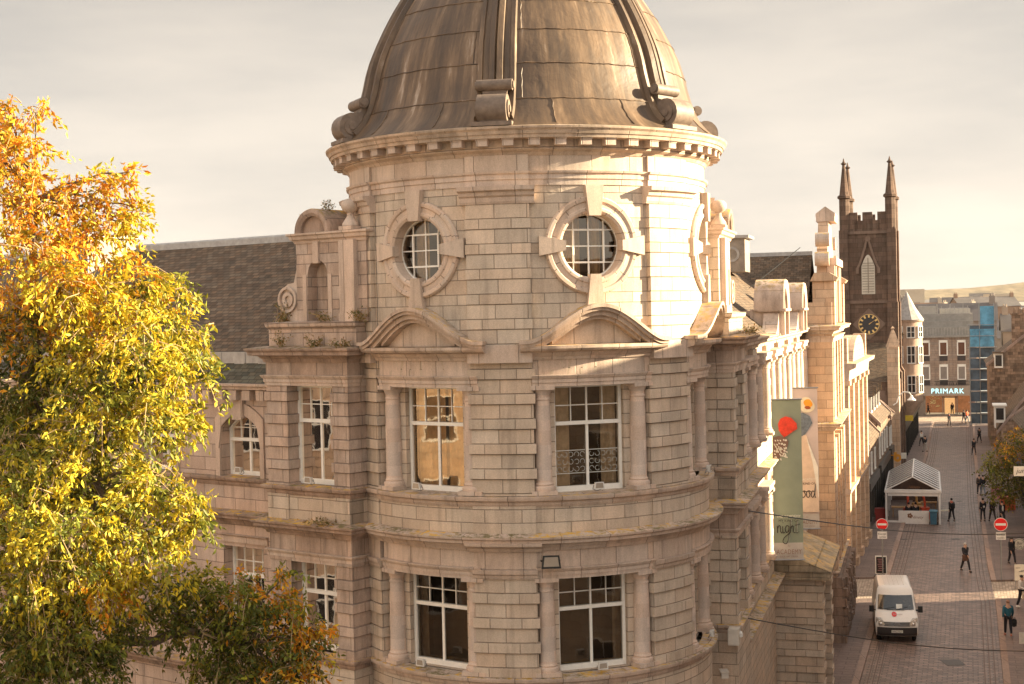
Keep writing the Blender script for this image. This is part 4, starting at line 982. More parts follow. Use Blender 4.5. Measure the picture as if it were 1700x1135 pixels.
def simple_house(name, x, Y, wdt, dep, he, hr, rot, label, cat='house', group=None, wm=None, rm=None, chim=True):
    t = thing(name, (x, Y, 0), label, cat, group, local=True, rotz=R_(rot)); wm = wm or FW; rm = rm or FR_
    b = MB(); b.box(WD, -wdt/2, wdt/2, 0, he, -dep/2, dep/2)
    for s in (-1, 1): b.face([(s*wdt/2, -dep/2, he), (s*wdt/2, dep/2, he), (s*wdt/2, 0, hr)])
    obj('wall', b, wm, t)
    b = MB(); e = .3
    for s in (-1, 1): b.face([(-wdt/2-e, s*(dep/2+e), he-.1), (wdt/2+e, s*(dep/2+e), he-.1), (wdt/2+e, 0, hr+.1), (-wdt/2-e, 0, hr+.1)])
    rf = obj('roof', b, rm, t)
    if chim:
        for s in (-1, 1):
            b = MB(); b.box(WD, s*(wdt/2-.6)-.5, s*(wdt/2-.6)+.5, he+.5, hr+1.3, -.45, .45)
            for q in (-.25, .25): b.lathe((s*(wdt/2-.6)+q, 0, hr+1.3), [(0, 0), (.14, 0), (.11, .5), (0, .5)], n=6)
            obj('chimney', b, wm, rf)
    b = MB(); nw = max(2, int(wdt/2.8))
    for i in range(nw):
        for z in ([1.2, 4.2, 7.2] if he > 9 else [1.2, 4.0] if he > 5.5 else [1.2]):
            u = -wdt/2+wdt*(i+.5)/nw; b.box(WD, u-.5, u+.5, z, min(z+1.6, he-.2), -dep/2-.03, -dep/2+.05)
    obj('window', b, DKW, t)
    return t
wms = [FW, mat('far_render', (.52, .43, .33)), mat('far_brick', (.30, .19, .13)), mat('far_granite', (.25, .21, .18))]
rms = [FR_, mat('far_tile', (.22, .13, .08)), mat('far_pale_roof', (.34, .31, .28))]
fl = []
rr = random.Random(21)
wname = ['grey stone', 'cream', 'red brick', 'dark granite']; rname = ['slate', 'rust-red', 'pale grey']
for row, (Y, zt) in enumerate(((238, 13.6), (262, 14.6), (300, 15.4), (345, 16), (400, 16.4), (470, 17), (560, 17.6), (680, 18.6), (820, 19.6), (1000, 22), (1200, 24))):
    x = .255*Y+rr.random()*5; k = 0
    while x < .372*Y:
        wd = rr.uniform(6, 14)*(1+Y/900); i, j = rr.randrange(4), rr.randrange(3); zz = zt*rr.uniform(.62, 1.03)+rr.choice([0, 0, 1.2])
        simple_house('town_house', x+wd/2, Y+rr.uniform(-6, 6), wd, rr.uniform(9, 13), zz-3, zz, rr.choice([0, 17, -17, 90 if wd < 14 else 5])*1.0,
            'far %s building with %s roof among the rooftops beyond the street end' % (wname[i], rname[j]), 'house', 'distant buildings beyond the street end', wms[i], rms[j], chim=(Y < 480))
        x += wd+rr.uniform(1, 7)*(1+Y/500); k += 1
# three pale slabs on the skyline
for (px, py, w_, h_) in ((1660, 494, 14, 5), (1515, 484, 12, 3), (1600, 499, 8, 5)):
    p = at(px, py, 900); b = MB(); b.box(WD, p.x-w_/2, p.x+w_/2, 0, p.z+h_/2, 895, 910)
    for i in range(6): b.box(WD, p.x-w_/2+1+i*(w_-2)/6, p.x-w_/2+1+(i+.6)*(w_-2)/6, p.z-1, p.z+1, 894.8, 895.1)
    tag(obj('office_block', b, wms[1]), {1660: 'long pale flat-roofed block on the skyline at the right', 1515: 'low pale flat block on the horizon just right of the church tower', 1600: 'small pale flat block on the skyline above the shop'}[px], 'building')

# ================================================================ left row of the street
O_L = Vector((19.8, 86, 0)); LRm = Pl(O_L, 72, 1)
RUB = ashlar('rubble_stone', (.25, .175, .125), period=.62, split=.5, width=.55, vary=.4, rock=1.5, stain=.5)
WARM = ashlar('warm_granite', GR)
def win(b_wall, m, u0, u1, z0, z1, parent, h=0.0, bars=True, matf=PAINT):
    f = MB(); t = .07
    f.box(m, u0, u1, z0, z0+.1, h-.04, h+.07); f.box(m, u0, u1, z1-t, z1, h-.04, h+.05); f.box(m, u0, u0+t, z0+.1, z1-t, h-.04, h+.05); f.box(m, u1-t, u1, z0+.1, z1-t, h-.04, h+.05)
    f.box(m, u0+t, u1-t, (z0+z1)/2-.03, (z0+z1)/2+.03, h-.04, h+.045); f.box(m, (u0+u1)/2-.02, (u0+u1)/2+.02, z0+.1, z1-t, h-.04, h+.03)
    fr = obj('window', f, matf, parent); g = MB(); g.box(m, u0+.03, u1-.03, z0+.03, z1-.03, h-.05, h-.01); obj('pane', g, DKW, fr); return fr
def gable_house(name, m, u0, u1, dep, he, hr, label, wm, rm, wins=(), dormers=(), chims=(), cat='house', group=None, shop=None, skews=True):
    """ridge parallel to u"""
    base = m((u0+u1)/2, 0, 0); t = thing(name, base, label, cat, group)
    b = MB(); b.box(m, u0, u1, 0, he, -dep, 0)
    for u in (u0, u1): b.face([m(u, he, 0), m(u, he, -dep), m(u, hr, -dep/2)])
    obj('wall', b, wm, t)
    b = MB(); slope(b, m, [(.25, he-.15), (-dep/2, hr+.05)], u0+.25, u1-.25); slope(b, m, [(-dep-.25, he-.15), (-dep/2, hr+.05)], u0+.25, u1-.25); rf = obj('roof', b, rm, t, weld=False)
    if skews:
        for u in (u0, u1-.3):
            b = MB(); b.face([]) if False else None
            for s0, s1 in (((.3, he-.1), (-dep/2, hr+.25)), ((-dep-.3, he-.1), (-dep/2, hr+.25))):
                q = [(u, s0), (u+.3, s0), (u+.3, s1), (u, s1)]
                top = [m(a, z+.08, h) for a, (h, z) in q]; bot = [m(a, z-.3, h) for a, (h, z) in q]
                b.face(top); b.face(bot[::-1])
                for i in range(4): b.face([top[i], top[(i+1) % 4], bot[(i+1) % 4], bot[i]])
            obj('skew', b, KERB, rf)
    for (u, w_, z0, zt) in chims:
        b = MB(); b.box(m, u-w_/2, u+w_/2, z0, zt, -dep/2-.45, -dep/2+.45); b.box(m, u-w_/2-.1, u+w_/2+.1, zt, zt+.15, -dep/2-.55, -dep/2+.55)
        for q in (-.25, .25): c = m(u+q*w_, 0, -dep/2); b.lathe((c.x, c.y, zt+.15), [(0, 0), (.15, 0), (.12, .55), (0, .55)], n=8)
        obj('chimney', b, wm, rf)
    for (a, c, z0, z1) in wins: win(None, m, a, c, z0, z1, t, .02)
    for (u, z) in dormers:
        hh = -(z-he)/(hr-he)*dep/2
        b = MB(); b.box(m, u-.65, u+.65, z, z+1.35, hh-1.8, hh+.1); b.poly(m, [(u-.65, z+1.35), (u+.65, z+1.35), (u, z+1.95)], hh-2, hh+.1); d = obj('dormer', b, PAINT, rf)
        b = MB()
        for s in (-1, 1): b.face([m(u+s*.85, z+1.25, hh+.25), m(u, z+2.05, hh+.25), m(u, z+2.05, hh-2.4), m(u+s*.85, z+1.25, hh-2.4)])
        obj('dormer_roof', b, rm, d); g = MB(); g.box(m, u-.45, u+.45, z+.2, z+1.2, hh+.1, hh+.13); obj('pane', g, DKW, d)
    if shop:
        a, c = shop; b = MB(); b.box(m, a, c, 3.0, 3.6, -.05, .25); b.box(m, a, c, 0, .6, -.05, .12)
        n = max(2, int((c-a)/2)); [b.box(m, a+(c-a)*i/n-.08, a+(c-a)*i/n+.08, .6, 3.0, -.05, .14) for i in range(n+1)]
        s = obj('shopfront', b, mat('dark_shop_paint', (.05, .045, .04), rough=.4), t); g = MB(); g.box(m, a+.1, c-.1, .6, 3.0, -.04, .03); obj('pane', g, DKW, s)
    return t
# pilastered hall directly beyond the side lane
hall = thing('pilastered_hall', LRm(6, 0, 0), 'narrow sunlit granite building with tall pilasters between the side lane and the low rubble house', 'building')
b = MB(); wall_open(b, LRm, -1, 14, 0, 13.0, -9, -.3, []); obj('wall', b, WARM, hall)
for i, u in enumerate((-.6, 2.9, 6.5, 10.1, 13.6)):
    b = MB(); b.box(LRm, u-.45, u+.45, .6, 11.6, -.4, .25); b.box(LRm, u-.6, u+.6, 0, .6, -.4, .4); b.box(LRm, u-.55, u+.55, 11.3, 11.6, -.4, .36); obj('pilaster', b, WARM, hall)
    if i < 4:
        for z0, z1 in ((1.2, 4.6), (5.8, 8.2), (8.9, 11.0)): win(None, LRm, u+1.0, u+2.6, z0, z1, hall, -.27)
b = MB(); b.sweep(LRm, [(-.4, 11.6), (.3, 11.6), (.35, 12.2), (.7, 12.35), (.75, 12.6), (-.4, 12.65)], -1.1, 14.1); b.sweep(LRm, [(-.4, 4.9), (.28, 4.9), (.34, 5.2), (-.4, 5.25)], -1.1, 14.1); obj('cornice', b, ST_L, hall)
b = MB(); U = [2+9*i/16 for i in range(17)]; b.strip(LRm, U, lambda u: 12.6, lambda u: 12.65+1.5*max(0, 1-((u-6.5)/4.5)**2)**.6, -.5, .3); b.box(LRm, -.9, -.1, 12.6, 14.1, -.6, .2); b.box(LRm, 13.1, 13.9, 12.6, 14.1, -.6, .2); obj('pediment', b, WARM, hall)
gable_house('rubble_cottage', LRm, 14.4, 25.5, 8.5, 6.4, 10.8, 'low dark rubble-stone house with bright roof skews just before the house with white dormers', RUB, SLATE, wins=[(16, 17, 3.8, 5.4), (19, 20, 3.8, 5.4), (22.5, 23.5, 3.8, 5.4)], chims=[(15.2, 1.1, 9, 12.2)], shop=(15.2, 25))
gable_house('dormered_house', LRm, 26, 39.5, 8.5, 7.0, 11.2, 'slate-roofed house with a row of white pitched dormers below the church tower', RUB, SLATE, wins=[(28+i*3, 29+i*3, 4.0, 5.8) for i in range(4)], dormers=[(28.5, 7.6), (31.5, 7.6), (34.5, 7.6), (37.4, 7.6)], chims=[(38.6, 1.2, 9, 12.6)], shop=(27, 39))
# church tower ------------------------------------------------------------------
CTW = 4.5; cc = Vector((35.15, 141.5, 0)); chf = Pl(cc, -18, 1); CH = ashlar('church_granite', (.135, .088, .065), period=.9, split=.5, width=.9, vary=.22, stain=.35)
CHT = ashlar('church_trim', (.19, .13, .10), period=40, split=.5, width=1.2, z0=-20)
ch = thing('church', cc, 'dark granite church with square clock tower, battlements and corner pinnacles', 'church')
hw = CTW/2
b = MB(); b.box(chf, -hw, hw, 0, 23.2, -hw, hw); tw = obj('tower', b, CH, ch)
b = MB()
for z in (9.6, 16.2, 22.9): b.box(chf, -hw-.15, hw+.15, z, z+.28, -hw-.15, hw+.15)
obj('string_course', b, CHT, tw)
for su in (-1, 1):
    for sh in (-1, 1):
        b = MB(); b.box(chf, su*hw-.5, su*hw+.5, 0, 16.3, sh*hw-.5, sh*hw+.5); b.box(chf, su*hw-.42, su*hw+.42, 16.3, 23.3, sh*hw-.42, sh*hw+.42)
        b.box(chf, su*hw-.75, su*hw+.75, 0, 9.6, sh*hw-.75, sh*hw+.75)
        for z, r in ((9.6, .75), (16.3, .5), (23.2, .45)): c = chf(su*hw, 0, sh*hw); b.lathe((c.x, c.y, z), [(r*1.3, 0), (.05, r*1.6)], n=4, a0=PI/4+R_(-18), a1=2*PI+PI/4+R_(-18))
        obj('buttress', b, CH, tw)
        b = MB(); c = chf(su*(hw-.1), 0, sh*(hw-.1)); b.lathe((c.x, c.y, 0), [(0, 23.3), (.50, 23.3), (.50, 26.3), (.66, 26.4), (.66, 26.6), (.46, 26.75), (.30, 28.2), (.14, 29.6), (.30, 29.75), (.12, 29.9), (.05, 30.2), (0, 30.3)], n=8); obj('pinnacle', b, CH, tw)
b = MB()
for i in range(5):
    for mm in (chf, Pl(cc, 72, 1)):
        u = -hw+.5+(i+.5)*(CTW-1)/5; top = 24.2 if i % 2 else 25.0
        b.box(mm, u-.46, u+.46, 23.2, top, hw-.35, hw+.02); b.box(mm, u-.46, u+.46, 23.2, top, -hw-.02, -hw+.35)
obj('battlement', b, CH, tw)
def lancet(b, m, cu, w_, z0, z1, h0, h1, grow=0):
    n = 10; U = [cu-w_/2-grow+(w_+2*grow)*i/n for i in range(n+1)]; rise = w_*.9
    b.strip(m, U, lambda u: z0-grow, lambda u: z1-rise+(rise+grow)*(1-(abs(u-cu)/(w_/2+grow))**1.7), h0, h1)
b = MB(); lancet(b, chf, 0, 1.25, 17.1, 20.9, hw-.1, hw+.05); lo = obj('belfry_window', b, mat('louvre_paint', (.62, .56, .47)), tw)
b = MB()
for i in range(12): b.box(chf, -.55, .55, 17.3+i*.25, 17.36+i*.25, hw+.04, hw+.12)
b.box(chf, -.04, .04, 17.2, 20.6, hw+.04, hw+.13); obj('louvre', b, mat('louvre_shadow', (.30, .25, .2)), lo)
b = MB(); n = 12
for s in (-1, 1):
    P = [(s*(.9-.9*(i/n)**1.0*(1 if i < n else 1)), 19.6+2.6*(i/n)**1.3) for i in range(n+1)]
    for (a_, z_), (c_, y_) in zip(P, P[1:]): b.poly(chf, [(a_, z_), (c_, y_), (c_+s*.22, y_), (a_+s*.22, z_)], hw-.05, hw+.25)
    b.box(chf, s*1.0-.14, s*1.0+.14, 19.1, 19.6, hw-.05, hw+.3)
b.ring(chf, 0, 22.4, [(.01, hw), (.01, hw+.3), (.28, hw+.3), (.28, hw)], n=6); obj('hood_mould', b, CHT, tw)
# clock: diamond stone frame, dark dial, gilt numerals ring and hands
cz = 14.2; b = MB(); 
b.poly(chf, [(-1.55, cz), (0, cz-1.55), (1.55, cz), (0, cz+1.55)], hw-.05, hw+.12); cf = obj('clock_surround', b, CHT, tw)
b = MB(); b.ring(chf, 0, cz, [(.01, hw+.12), (.01, hw+.16), (.98, hw+.16), (.98, hw+.12)], n=40); cl = obj('clock_face', b, mat('clock_dial', (.03, .03, .035), rough=.4), tw)
GILT = mat('gilt', (.75, .52, .2), rough=.35, metal=.3); b = MB()
b.ring(chf, 0, cz, [(.93, hw+.15), (.93, hw+.18), (.98, hw+.18), (.98, hw+.15)], n=40)
for i in range(12):
    t = 2*PI*i/12; p0, p1 = .64, .90; c_, s_ = math.cos(t), math.sin(t); q = [(p0*c_-.07*s_, cz+p0*s_+.07*c_), (p1*c_-.09*s_, cz+p1*s_+.09*c_), (p1*c_+.09*s_, cz+p1*s_-.09*c_), (p0*c_+.07*s_, cz+p0*s_-.07*c_)]; b.poly(chf, q, hw+.15, hw+.19)
obj('numeral_ring', b, GILT, cl); b = MB()
for deg, L_, w_ in ((55, .55, .05), (70, .78, .035)):
    t = R_(90-deg+15 if L_ > .6 else 90-deg); c_, s_ = math.cos(t), math.sin(t); b.poly(chf, [(-w_*s_, cz+w_*c_), (L_*c_, cz+L_*s_), (w_*s_, cz-w_*c_)], hw+.2, hw+.24)
obj('clock_hand', b, GILT, cl)
# nave and gabled porch in front of the tower
nv = Pl2(cc-chf.n*0+chf.n*hw+chf.t*.6, chf.n, chf.t); b = MB(); b.box(nv, -3.4, 2.3, 0, 9.0, 0, 7.5); obj('nave_wall', b, CH, ch)
b = MB(); 
b.face([nv(-3.6, 9, 7.6), nv(2.2, 9, 7.6), nv(1.6, 12.4, .2), nv(-3.0, 12.4, .2)], [(0, 0), (5.8, 0), (5.2, 8), (.6, 8)]); b.face([nv(-3.6, 9, 7.6), nv(-3.0, 12.4, .2), nv(-3.4, 9, .1)]); b.face([nv(2.2, 9, 7.6), nv(1.6, 12.4, .2), nv(2.2, 9, .1)]); obj('nave_roof', b, SLATE, ch)
b = MB(); b.box(nv, 1.5, 2.5, 0, 12.2, 6.4, 7.8); b.box(nv, -3.6, -2.9, 0, 11.0, 6.8, 7.8)
for u, z in ((2.0, 12.2), (-3.25, 11.0)): c = nv(u, 0, 7.2); b.lathe((c.x, c.y, z), [(.75, 0), (.2, 1.4), (.12, 1.5), (.2, 1.7), (0, 1.9)], n=4, a0=PI/4, a1=2*PI+PI/4)
obj('nave_buttress', b, WARM, ch)
b = MB(); b.box(nv, -2.6, 1.3, 4.0, 8.2, 7.4, 7.56); [b.box(nv, -2.2+i*1.0, -1.6+i*1.0, 4.5, 7.8, 7.55, 7.6) for i in range(4)]; obj('nave_window', b, CHT, ch)
gable_house('corner_cottage', LRm, 40, 45, 7, 6.5, 9.5, 'small slate-roofed building squeezed in front of the church', RUB, SLATE, wins=[(41, 42, 3.8, 5.4), (43, 44, 3.8, 5.4)], shop=(40.5, 44.5))
# turreted tenement with oriel
tn = thing('turreted_tenement', LRm(72, 0, 0), 'tall pale tenement with rounded oriel turret and conical roof beside the church tower', 'building')
b = MB(); b.box(LRm, 63.5, 100, 0, 13.0, -10, 0); obj('wall', b, ashlar('warm_granite', GR), tn)
b = MB(); slope(b, LRm, [(.3, 13.0), (-5, 16.2)], 63.5, 100); slope(b, LRm, [(-10.3, 13.0), (-5, 16.2)], 63.5, 100); b.box(LRm, 63.3, 63.6, 12.9, 13.2, -10, .2); rf = obj('roof', b, SLATE, tn, weld=False)
for u in (66.5, 82, 98):
    b = MB(); b.box(LRm, u-.8, u+.8, 12.8, 18.0, -3.2, -2.0); b.box(LRm, u-.9, u+.9, 18.0, 18.2, -3.3, -1.9); [b.lathe(tuple(LRm(u+q, 18.2, -2.6)), [(.16, 0), (.13, .6), (0, .6)], n=8) for q in (-.5, 0, .5)]; obj('chimney', b, RUB, rf)
c = LRm(65.4, 0, .5); b = MB(); b.lathe((c.x, c.y, 0), [(0, 4.4), (.35, 4.4), (.7, 5.0), (1.45, 6.1), (1.5, 6.2), (1.5, 14.2), (1.65, 14.3), (1.65, 14.5), (0, 14.5)], n=16); tr = obj('turret', b, ashlar('turret_granite', (.53, .40, .31), period=40, split=.5, width=.8, z0=-20), tn, smooth=40)
b = MB(); b.lathe((c.x, c.y, 0), [(1.75, 14.45), (.9, 15.7), (.05, 17.3), (0, 17.5)], n=12); obj('turret_roof', b, LEADW, tr)
for z in (7.0, 10.0, 12.6):
    for ang in (-65, -20, 25):
        win(None, Pl((c.x, c.y, 0), ang+18, 1), -.42, .42, z, z+(1.8 if z < 12 else 1.2), tn, 1.50)
for z in (5.5, 9.0): [win(None, LRm, 68.5+i*3, 69.6+i*3, z, z+2, tn, .03) for i in range(9)]
b = MB(); b.box(LRm, 63.6, 99.8, 3.1, 3.8, -.05, .3); [b.box(LRm, 63.7+i*3, 63.95+i*3, 0, 3.1, -.05, .2) for i in range(12)]; sf = obj('shopfront', b, BLACKP, tn); g = MB(); g.box(LRm, 64, 99.5, .5, 3.1, -.04, .04); obj('pane', g, DKW, sf)

# ================================================================ shop closing the street
PRp = at(1525, 690, 207); pm = Pl((PRp.x, PRp.y, 0), -16, 1); PW_ = 8.0
shop = thing('shop_building', pm(PW_/2, 0, 0), 'grey granite department shop with teal-lit name letters and six white windows across the street end', 'shop')
k = 207/2400.
def zp(y): return 16-(y-504.5)*207/2400
ops = [(x0, x0+1.0, zp(590), zp(565)) for x0 in (.6, 3.05, 5.5)]+[(x0, x0+1.0, zp(630), zp(605)) for x0 in (.6, 3.05, 5.5)]
PG = ashlar('shop_granite', (.30, .235, .195), period=.66, split=.5, width=.8)
b = MB(); wall_open(b, pm, 0, PW_, zp(640), zp(560), -8, 0, [(a, c, zp(630), zp(565)) for a, c in ()]); 
obj('wall', b, PG, shop)
for i, (a, c, z0, z1) in enumerate(ops):
    f = MB(); f.box(pm, a-.1, c+.1, z1-.3, z1+.05, -.02, .06); f.box(pm, a-.1, c+.1, z0-.0, z0+.12, -.02, .08); f.box(pm, a-.1, a+.06, z0, z1, -.02, .06); f.box(pm, c-.06, c+.1, z0, z1, -.02, .06); fr = obj('window', f, PAINT, shop)
    g = MB(); g.box(pm, a, c, z0+.1, z1-.3, -.02, .02); obj('pane', g, [mat('shop_glass_warm', (.12, .05, .03), rough=.2), mat('shop_blind', (.22, .19, .17))][i > 2], fr)
    g = MB(); g.box(pm, a-.05, c+.05, z0-.75, z0-.05, -.02, .03); obj('spandrel', g, mat('dark_panel', (.05, .04, .04)), fr)
b = MB(); b.box(pm, -.1, PW_+.1, zp(560), zp(557), -8, .25); b.box(pm, .1, PW_-.1, zp(557), zp(543), -8, -.4); b.box(pm, .2, PW_-.3, zp(543), zp(533), -8, -1.2); b.box(pm, .2, PW_-.3, zp(533), zp(521), -8, -2.2)
obj('setback_storey', b, mat('grey_cladding', (.27, .25, .225), rough=.6, noise=(1.5, .2)), shop)
b = MB(); [b.box(pm, .15+i*.4, .2+i*.4, zp(556), zp(544), -.4, -.36) for i in range(19)]; b.box(pm, .2, 2.6, zp(521), zp(508), -6, -3); [b.box(pm, .3, 2.5, zp(520)+i*.3, zp(520)+i*.3+.06, -3, -2.95) for i in range(4)]; b.box(pm, 3.2, 7.4, zp(521), zp(513), -8, -4); obj('roof_plant', b, mat('pale_cladding', (.40, .37, .33), rough=.5), shop)
b = MB()
for i in range(8): b.tube([pm(2.8+i*.6, zp(522), -3), pm(2.8+i*.6, zp(505)-.3*(i % 3), -3)], .05, n=5)
b.tube([pm(2.8, zp(512), -3), pm(7.2, zp(512), -3)], .05, n=5); obj('roof_railing', b, LEADW, shop)
b = MB(); b.box(pm, -.1, PW_+.1, zp(656), zp(640), -.3, .55); obj('fascia', b, mat('fascia_stone', (.30, .25, .21), noise=(1, .1)), shop)
b = MB(); b.box(pm, 0, 1.0, 0, zp(656), -.6, .1); b.box(pm, PW_-.15, PW_, 0, zp(656), -.6, .1); b.box(pm, 1, PW_-.15, 0, .25, -.6, .05); [b.box(pm, u, u+.1, .25, zp(656), -.6, 0) for u in (3.3, 3.5, 5.1, 5.3)]; b.box(pm, 3.3, 5.4, 2.6, 2.75, -.6, 0); obj('shopfront', b, mat('shopfront_stone', (.20, .16, .13)), shop)
b = MB(); b.box(pm, 1.0, PW_-.15, .25, zp(656), -3.5, -3.4); b.box(pm, 1.0, PW_-.15, zp(656)-.02, zp(656), -3.4, -.3); obj('shop_interior', b, mat('lit_shop_interior', (.14, .07, .04), emit=(1.0, .38, .14), estr=.05, noise=(1.2, .8)), shop)
b = MB(); b.box(pm, 3.55, 5.05, .1, 2.6, -3.3, -3.2); obj('lit_doorway', b, mat('lit_doorway', (.4, .25, .1), emit=(1, .55, .22), estr=.16, noise=(2, .5)), shop)
b = MB(); rr = random.Random(9)
for i in range(26):
    u = 1.55+rr.random()*1.2; z = 1.0+rr.random()*1.9; L_ = .18+rr.random()*.3; t = rr.choice([.2, -.5, .9, 0, -1.0]); b.poly(pm, [(u, z), (u+L_*math.cos(t), z+L_*math.sin(t)), (u+L_*math.cos(t)-.02, z+L_*math.sin(t)+.08), (u-.02, z+.08)], -.62, -.58)
obj('window_poster', b, mat('poster_print', (.62, .58, .30)), shop)
def text_mesh(s, size, m, u, z, h, align='CENTER', ext=.01, shear=0, sx=1.0, space=1.0, rot=0):
    """letters as an MB laid in map m at (u,z,h)"""
    cu = bpy.data.curves.new('t', 'FONT'); cu.body = s; cu.size = size; cu.align_x = align; cu.shear = shear; cu.space_character = space; cu.resolution_u = 3
    o = bpy.data.objects.new('t', cu); scene.collection.objects.link(o); dg = bpy.context.evaluated_depsgraph_get(); dg.update(); me = bpy.data.meshes.new_from_object(o.evaluated_get(dg))
    b = MB(); c_, s_ = math.cos(rot), math.sin(rot)
    for p in me.polygons:
        b.face([m(u+(me.vertices[i].co.x*c_-me.vertices[i].co.y*s_)*sx, z+me.vertices[i].co.x*s_+me.vertices[i].co.y*c_, h) for i in p.vertices])
    bpy.data.objects.remove(o); bpy.data.curves.remove(cu); bpy.data.meshes.remove(me); return b
b = text_mesh('PRIMARK', 1.0, pm, PW_/2, zp(656)+.34, .62, space=1.15); obj('sign_lettering', b, mat('lit_teal_letters', (.5, .8, .85), emit=(.35, .75, .8), estr=.42), shop, weld=False)
b = MB()
for z in (zp(632), zp(638)): b.tube([pm(2.2, z, .5), pm(8.4, z, .5)], .03, n=5)
for i in range(26): u = 2.4+i*.23; b.tube([pm(u, zp(632), .5), pm(u+rr.choice([-.1, .1]), zp(638)+rr.choice([.0, .45]), .5)], .035, n=4)
tag(obj('sign_frame', b, BLACKP), 'thin dark wire frame in place of a metal sign on the shop front above its name', 'street decoration')  # wires and marks stand in for a metal sign with unread letters

# ================================================================ right side
O_R = Vector((FRx(115), 115, 0)); RRm = Pl(O_R, -105.4, -1)   # u runs away from the camera
def uR(Y): return (Y-115)/.964
def rblock(name, y0, y1, he, hr, dep, label, wm, rm, flat=False, **k):
    if not flat: return gable_house(name, RRm, uR(y0), uR(y1), dep, he, hr, label, wm, rm, **k)
    t = thing(name, RRm((uR(y0)+uR(y1))/2, 0, 0), label, 'building'); b = MB(); b.box(RRm, uR(y0), uR(y1), 0, he, -dep, 0); obj('wall', b, wm, t)
    b = MB(); b.box(RRm, uR(y0)-.1, uR(y1)+.1, he-.5, he+.02, -dep-.1, .25); obj('cornice', b, ST_P, t)
    n = int((y1-y0)/3)
    for i in range(n):
        for z in range(int(he//4)): win(None, RRm, uR(y0)+1+i*3.1, uR(y0)+2.3+i*3.1, 1.2+z*4, 3.4+z*4, t, .02)
    return t
rblock('tall_terrace', 31.3, 50.5, 19.3, 0, 12, 'tall granite terrace across the street from the round tower', ST_B, SLATE, flat=True)
rblock('near_terrace', 8, 31, 18.0, 0, 12, 'granite terrace across the street from the big yellow tree', ST_B, SLATE, flat=True)
rblock('lower_terrace', 50.7, 77.9, 11.2, 0, 11, 'three-storey granite terrace before the side lane on the right', ST_B, SLATE, flat=True)
rblock('lane_corner_house', 83.2, 96, 6.3, 8.8, 9, 'low slate-roofed building at the corner of the side lane on the right', RUB, SLATE)
rblock('cafe_house', 96.3, 121, 6.5, 9.9, 9, 'low rubble café building behind the small street tree', RUB, SLATE, shop=(uR(97), uR(120)))
# two gabled rubble houses, gable ends to the camera
def cross_gable(name, x0, Y0, w_, dep, he, pitch, label, wm, chim=None, wins=()):
    m = Pl((x0, Y0, 0), -17, 1); t = thing(name, m(w_/2, 0, 0), label, 'house'); hr = he+w_/2*math.tan(R_(pitch))
    b = MB(); b.box(m, 0, w_, 0, he, -dep, 0); b.poly(m, [(0, he), (w_, he), (w_/2, hr)], -dep, 0); obj('wall', b, wm, t)
    b = MB()
    for u0, u1 in ((-.35, w_/2), (w_+.35, w_/2)):
        z0 = he-.35*math.tan(R_(pitch)); b.face([m(u0, z0+.1, -.35), m(u0, z0+.1, -dep-.2), m(u1, hr+.12, -dep-.2), m(u1, hr+.12, -.35)], [(0, 0), (dep, 0), (dep, 6), (0, 6)])
    rf = obj('roof', b, SLATE, t, weld=False)
    b = MB()
    for u0, u1 in ((-.4, w_/2), (w_+.4, w_/2)):
        z0 = he-.4*math.tan(R_(pitch)); q = [(u0, z0-.1), (u1, hr), (u1, hr+.35), (u0, z0+.25)]; b.poly(m, q, -.4, .08)
    obj('skew', b, KERB, rf)
    for (u, w2, zt) in (chim or []):
        b = MB(); b.box(m, u-w2/2, u+w2/2, he, zt, -1.3, -.3); b.box(m, u-w2/2-.12, u+w2/2+.12, zt, zt+.2, -1.4, -.2); [b.lathe(tuple(m(u+q*w2, zt+.2, -.8)), [(.16, 0), (.12, .6), (0, .6)], n=8) for q in (-.3, 0, .3)]; obj('chimney', b, wm, rf)
    for a, c, z0, z1 in wins: win(None, m, a, c, z0, z1, t, .02)
    return t, m
p = at(1661, 700, 138); t1, m1 = cross_gable('rubble_gable_house', p.x, 138, 9, 16, 3.9, 52, 'near rubble-stone house with steep dark roof, its gable to the viewer, behind the small tree', RUB)
p = at(1643, 620, 160); t2, m2 = cross_gable('tall_rubble_house', p.x, 160, 10, 14, 9.3, 38, 'taller rubble house with a gable wall and big chimney beyond the steep-roofed one', RUB, chim=[(3.2, 1.6, 14.6)])
b = MB(); b.box(m2, 3.6, 10, 9, 15.2, -10, -3); obj('upper_block', b, RUB, t2)
b = MB(); b.box(m2, .5, 1.4, 8.8, 10.4, -2.2, .3); d = obj('dormer', b, PAINT, t2); b = MB(); b.box(m2, .62, 1.28, 9.0, 10.2, .3, .33); obj('pane', b, DKW, d); b = MB(); b.box(m2, .35, 1.55, 10.4, 10.55, -2.4, .5); obj('dormer_roof', b, SLATE, d)
p = at(1655, 640, 141); b = MB(); b.box(m1, -.5, .5, 4.4, 6.0, -4, -1.6); b.box(m1, -.65, .65, 6.0, 6.15, -4.2, -1.4); b.box(m1, -.5, -.38, 3.9, 4.4, -4, -1.6); dd = obj('dormer', b, PAINT, t1); b = MB(); b.box(m1, -.35, .35, 4.7, 5.8, -1.6, -1.56); obj('pane', b, DKW, dd)
rblock('rear_blocker', 97, 192, 13.2, 0, 1, 'x', ST_B, SLATE, flat=True) if False else None
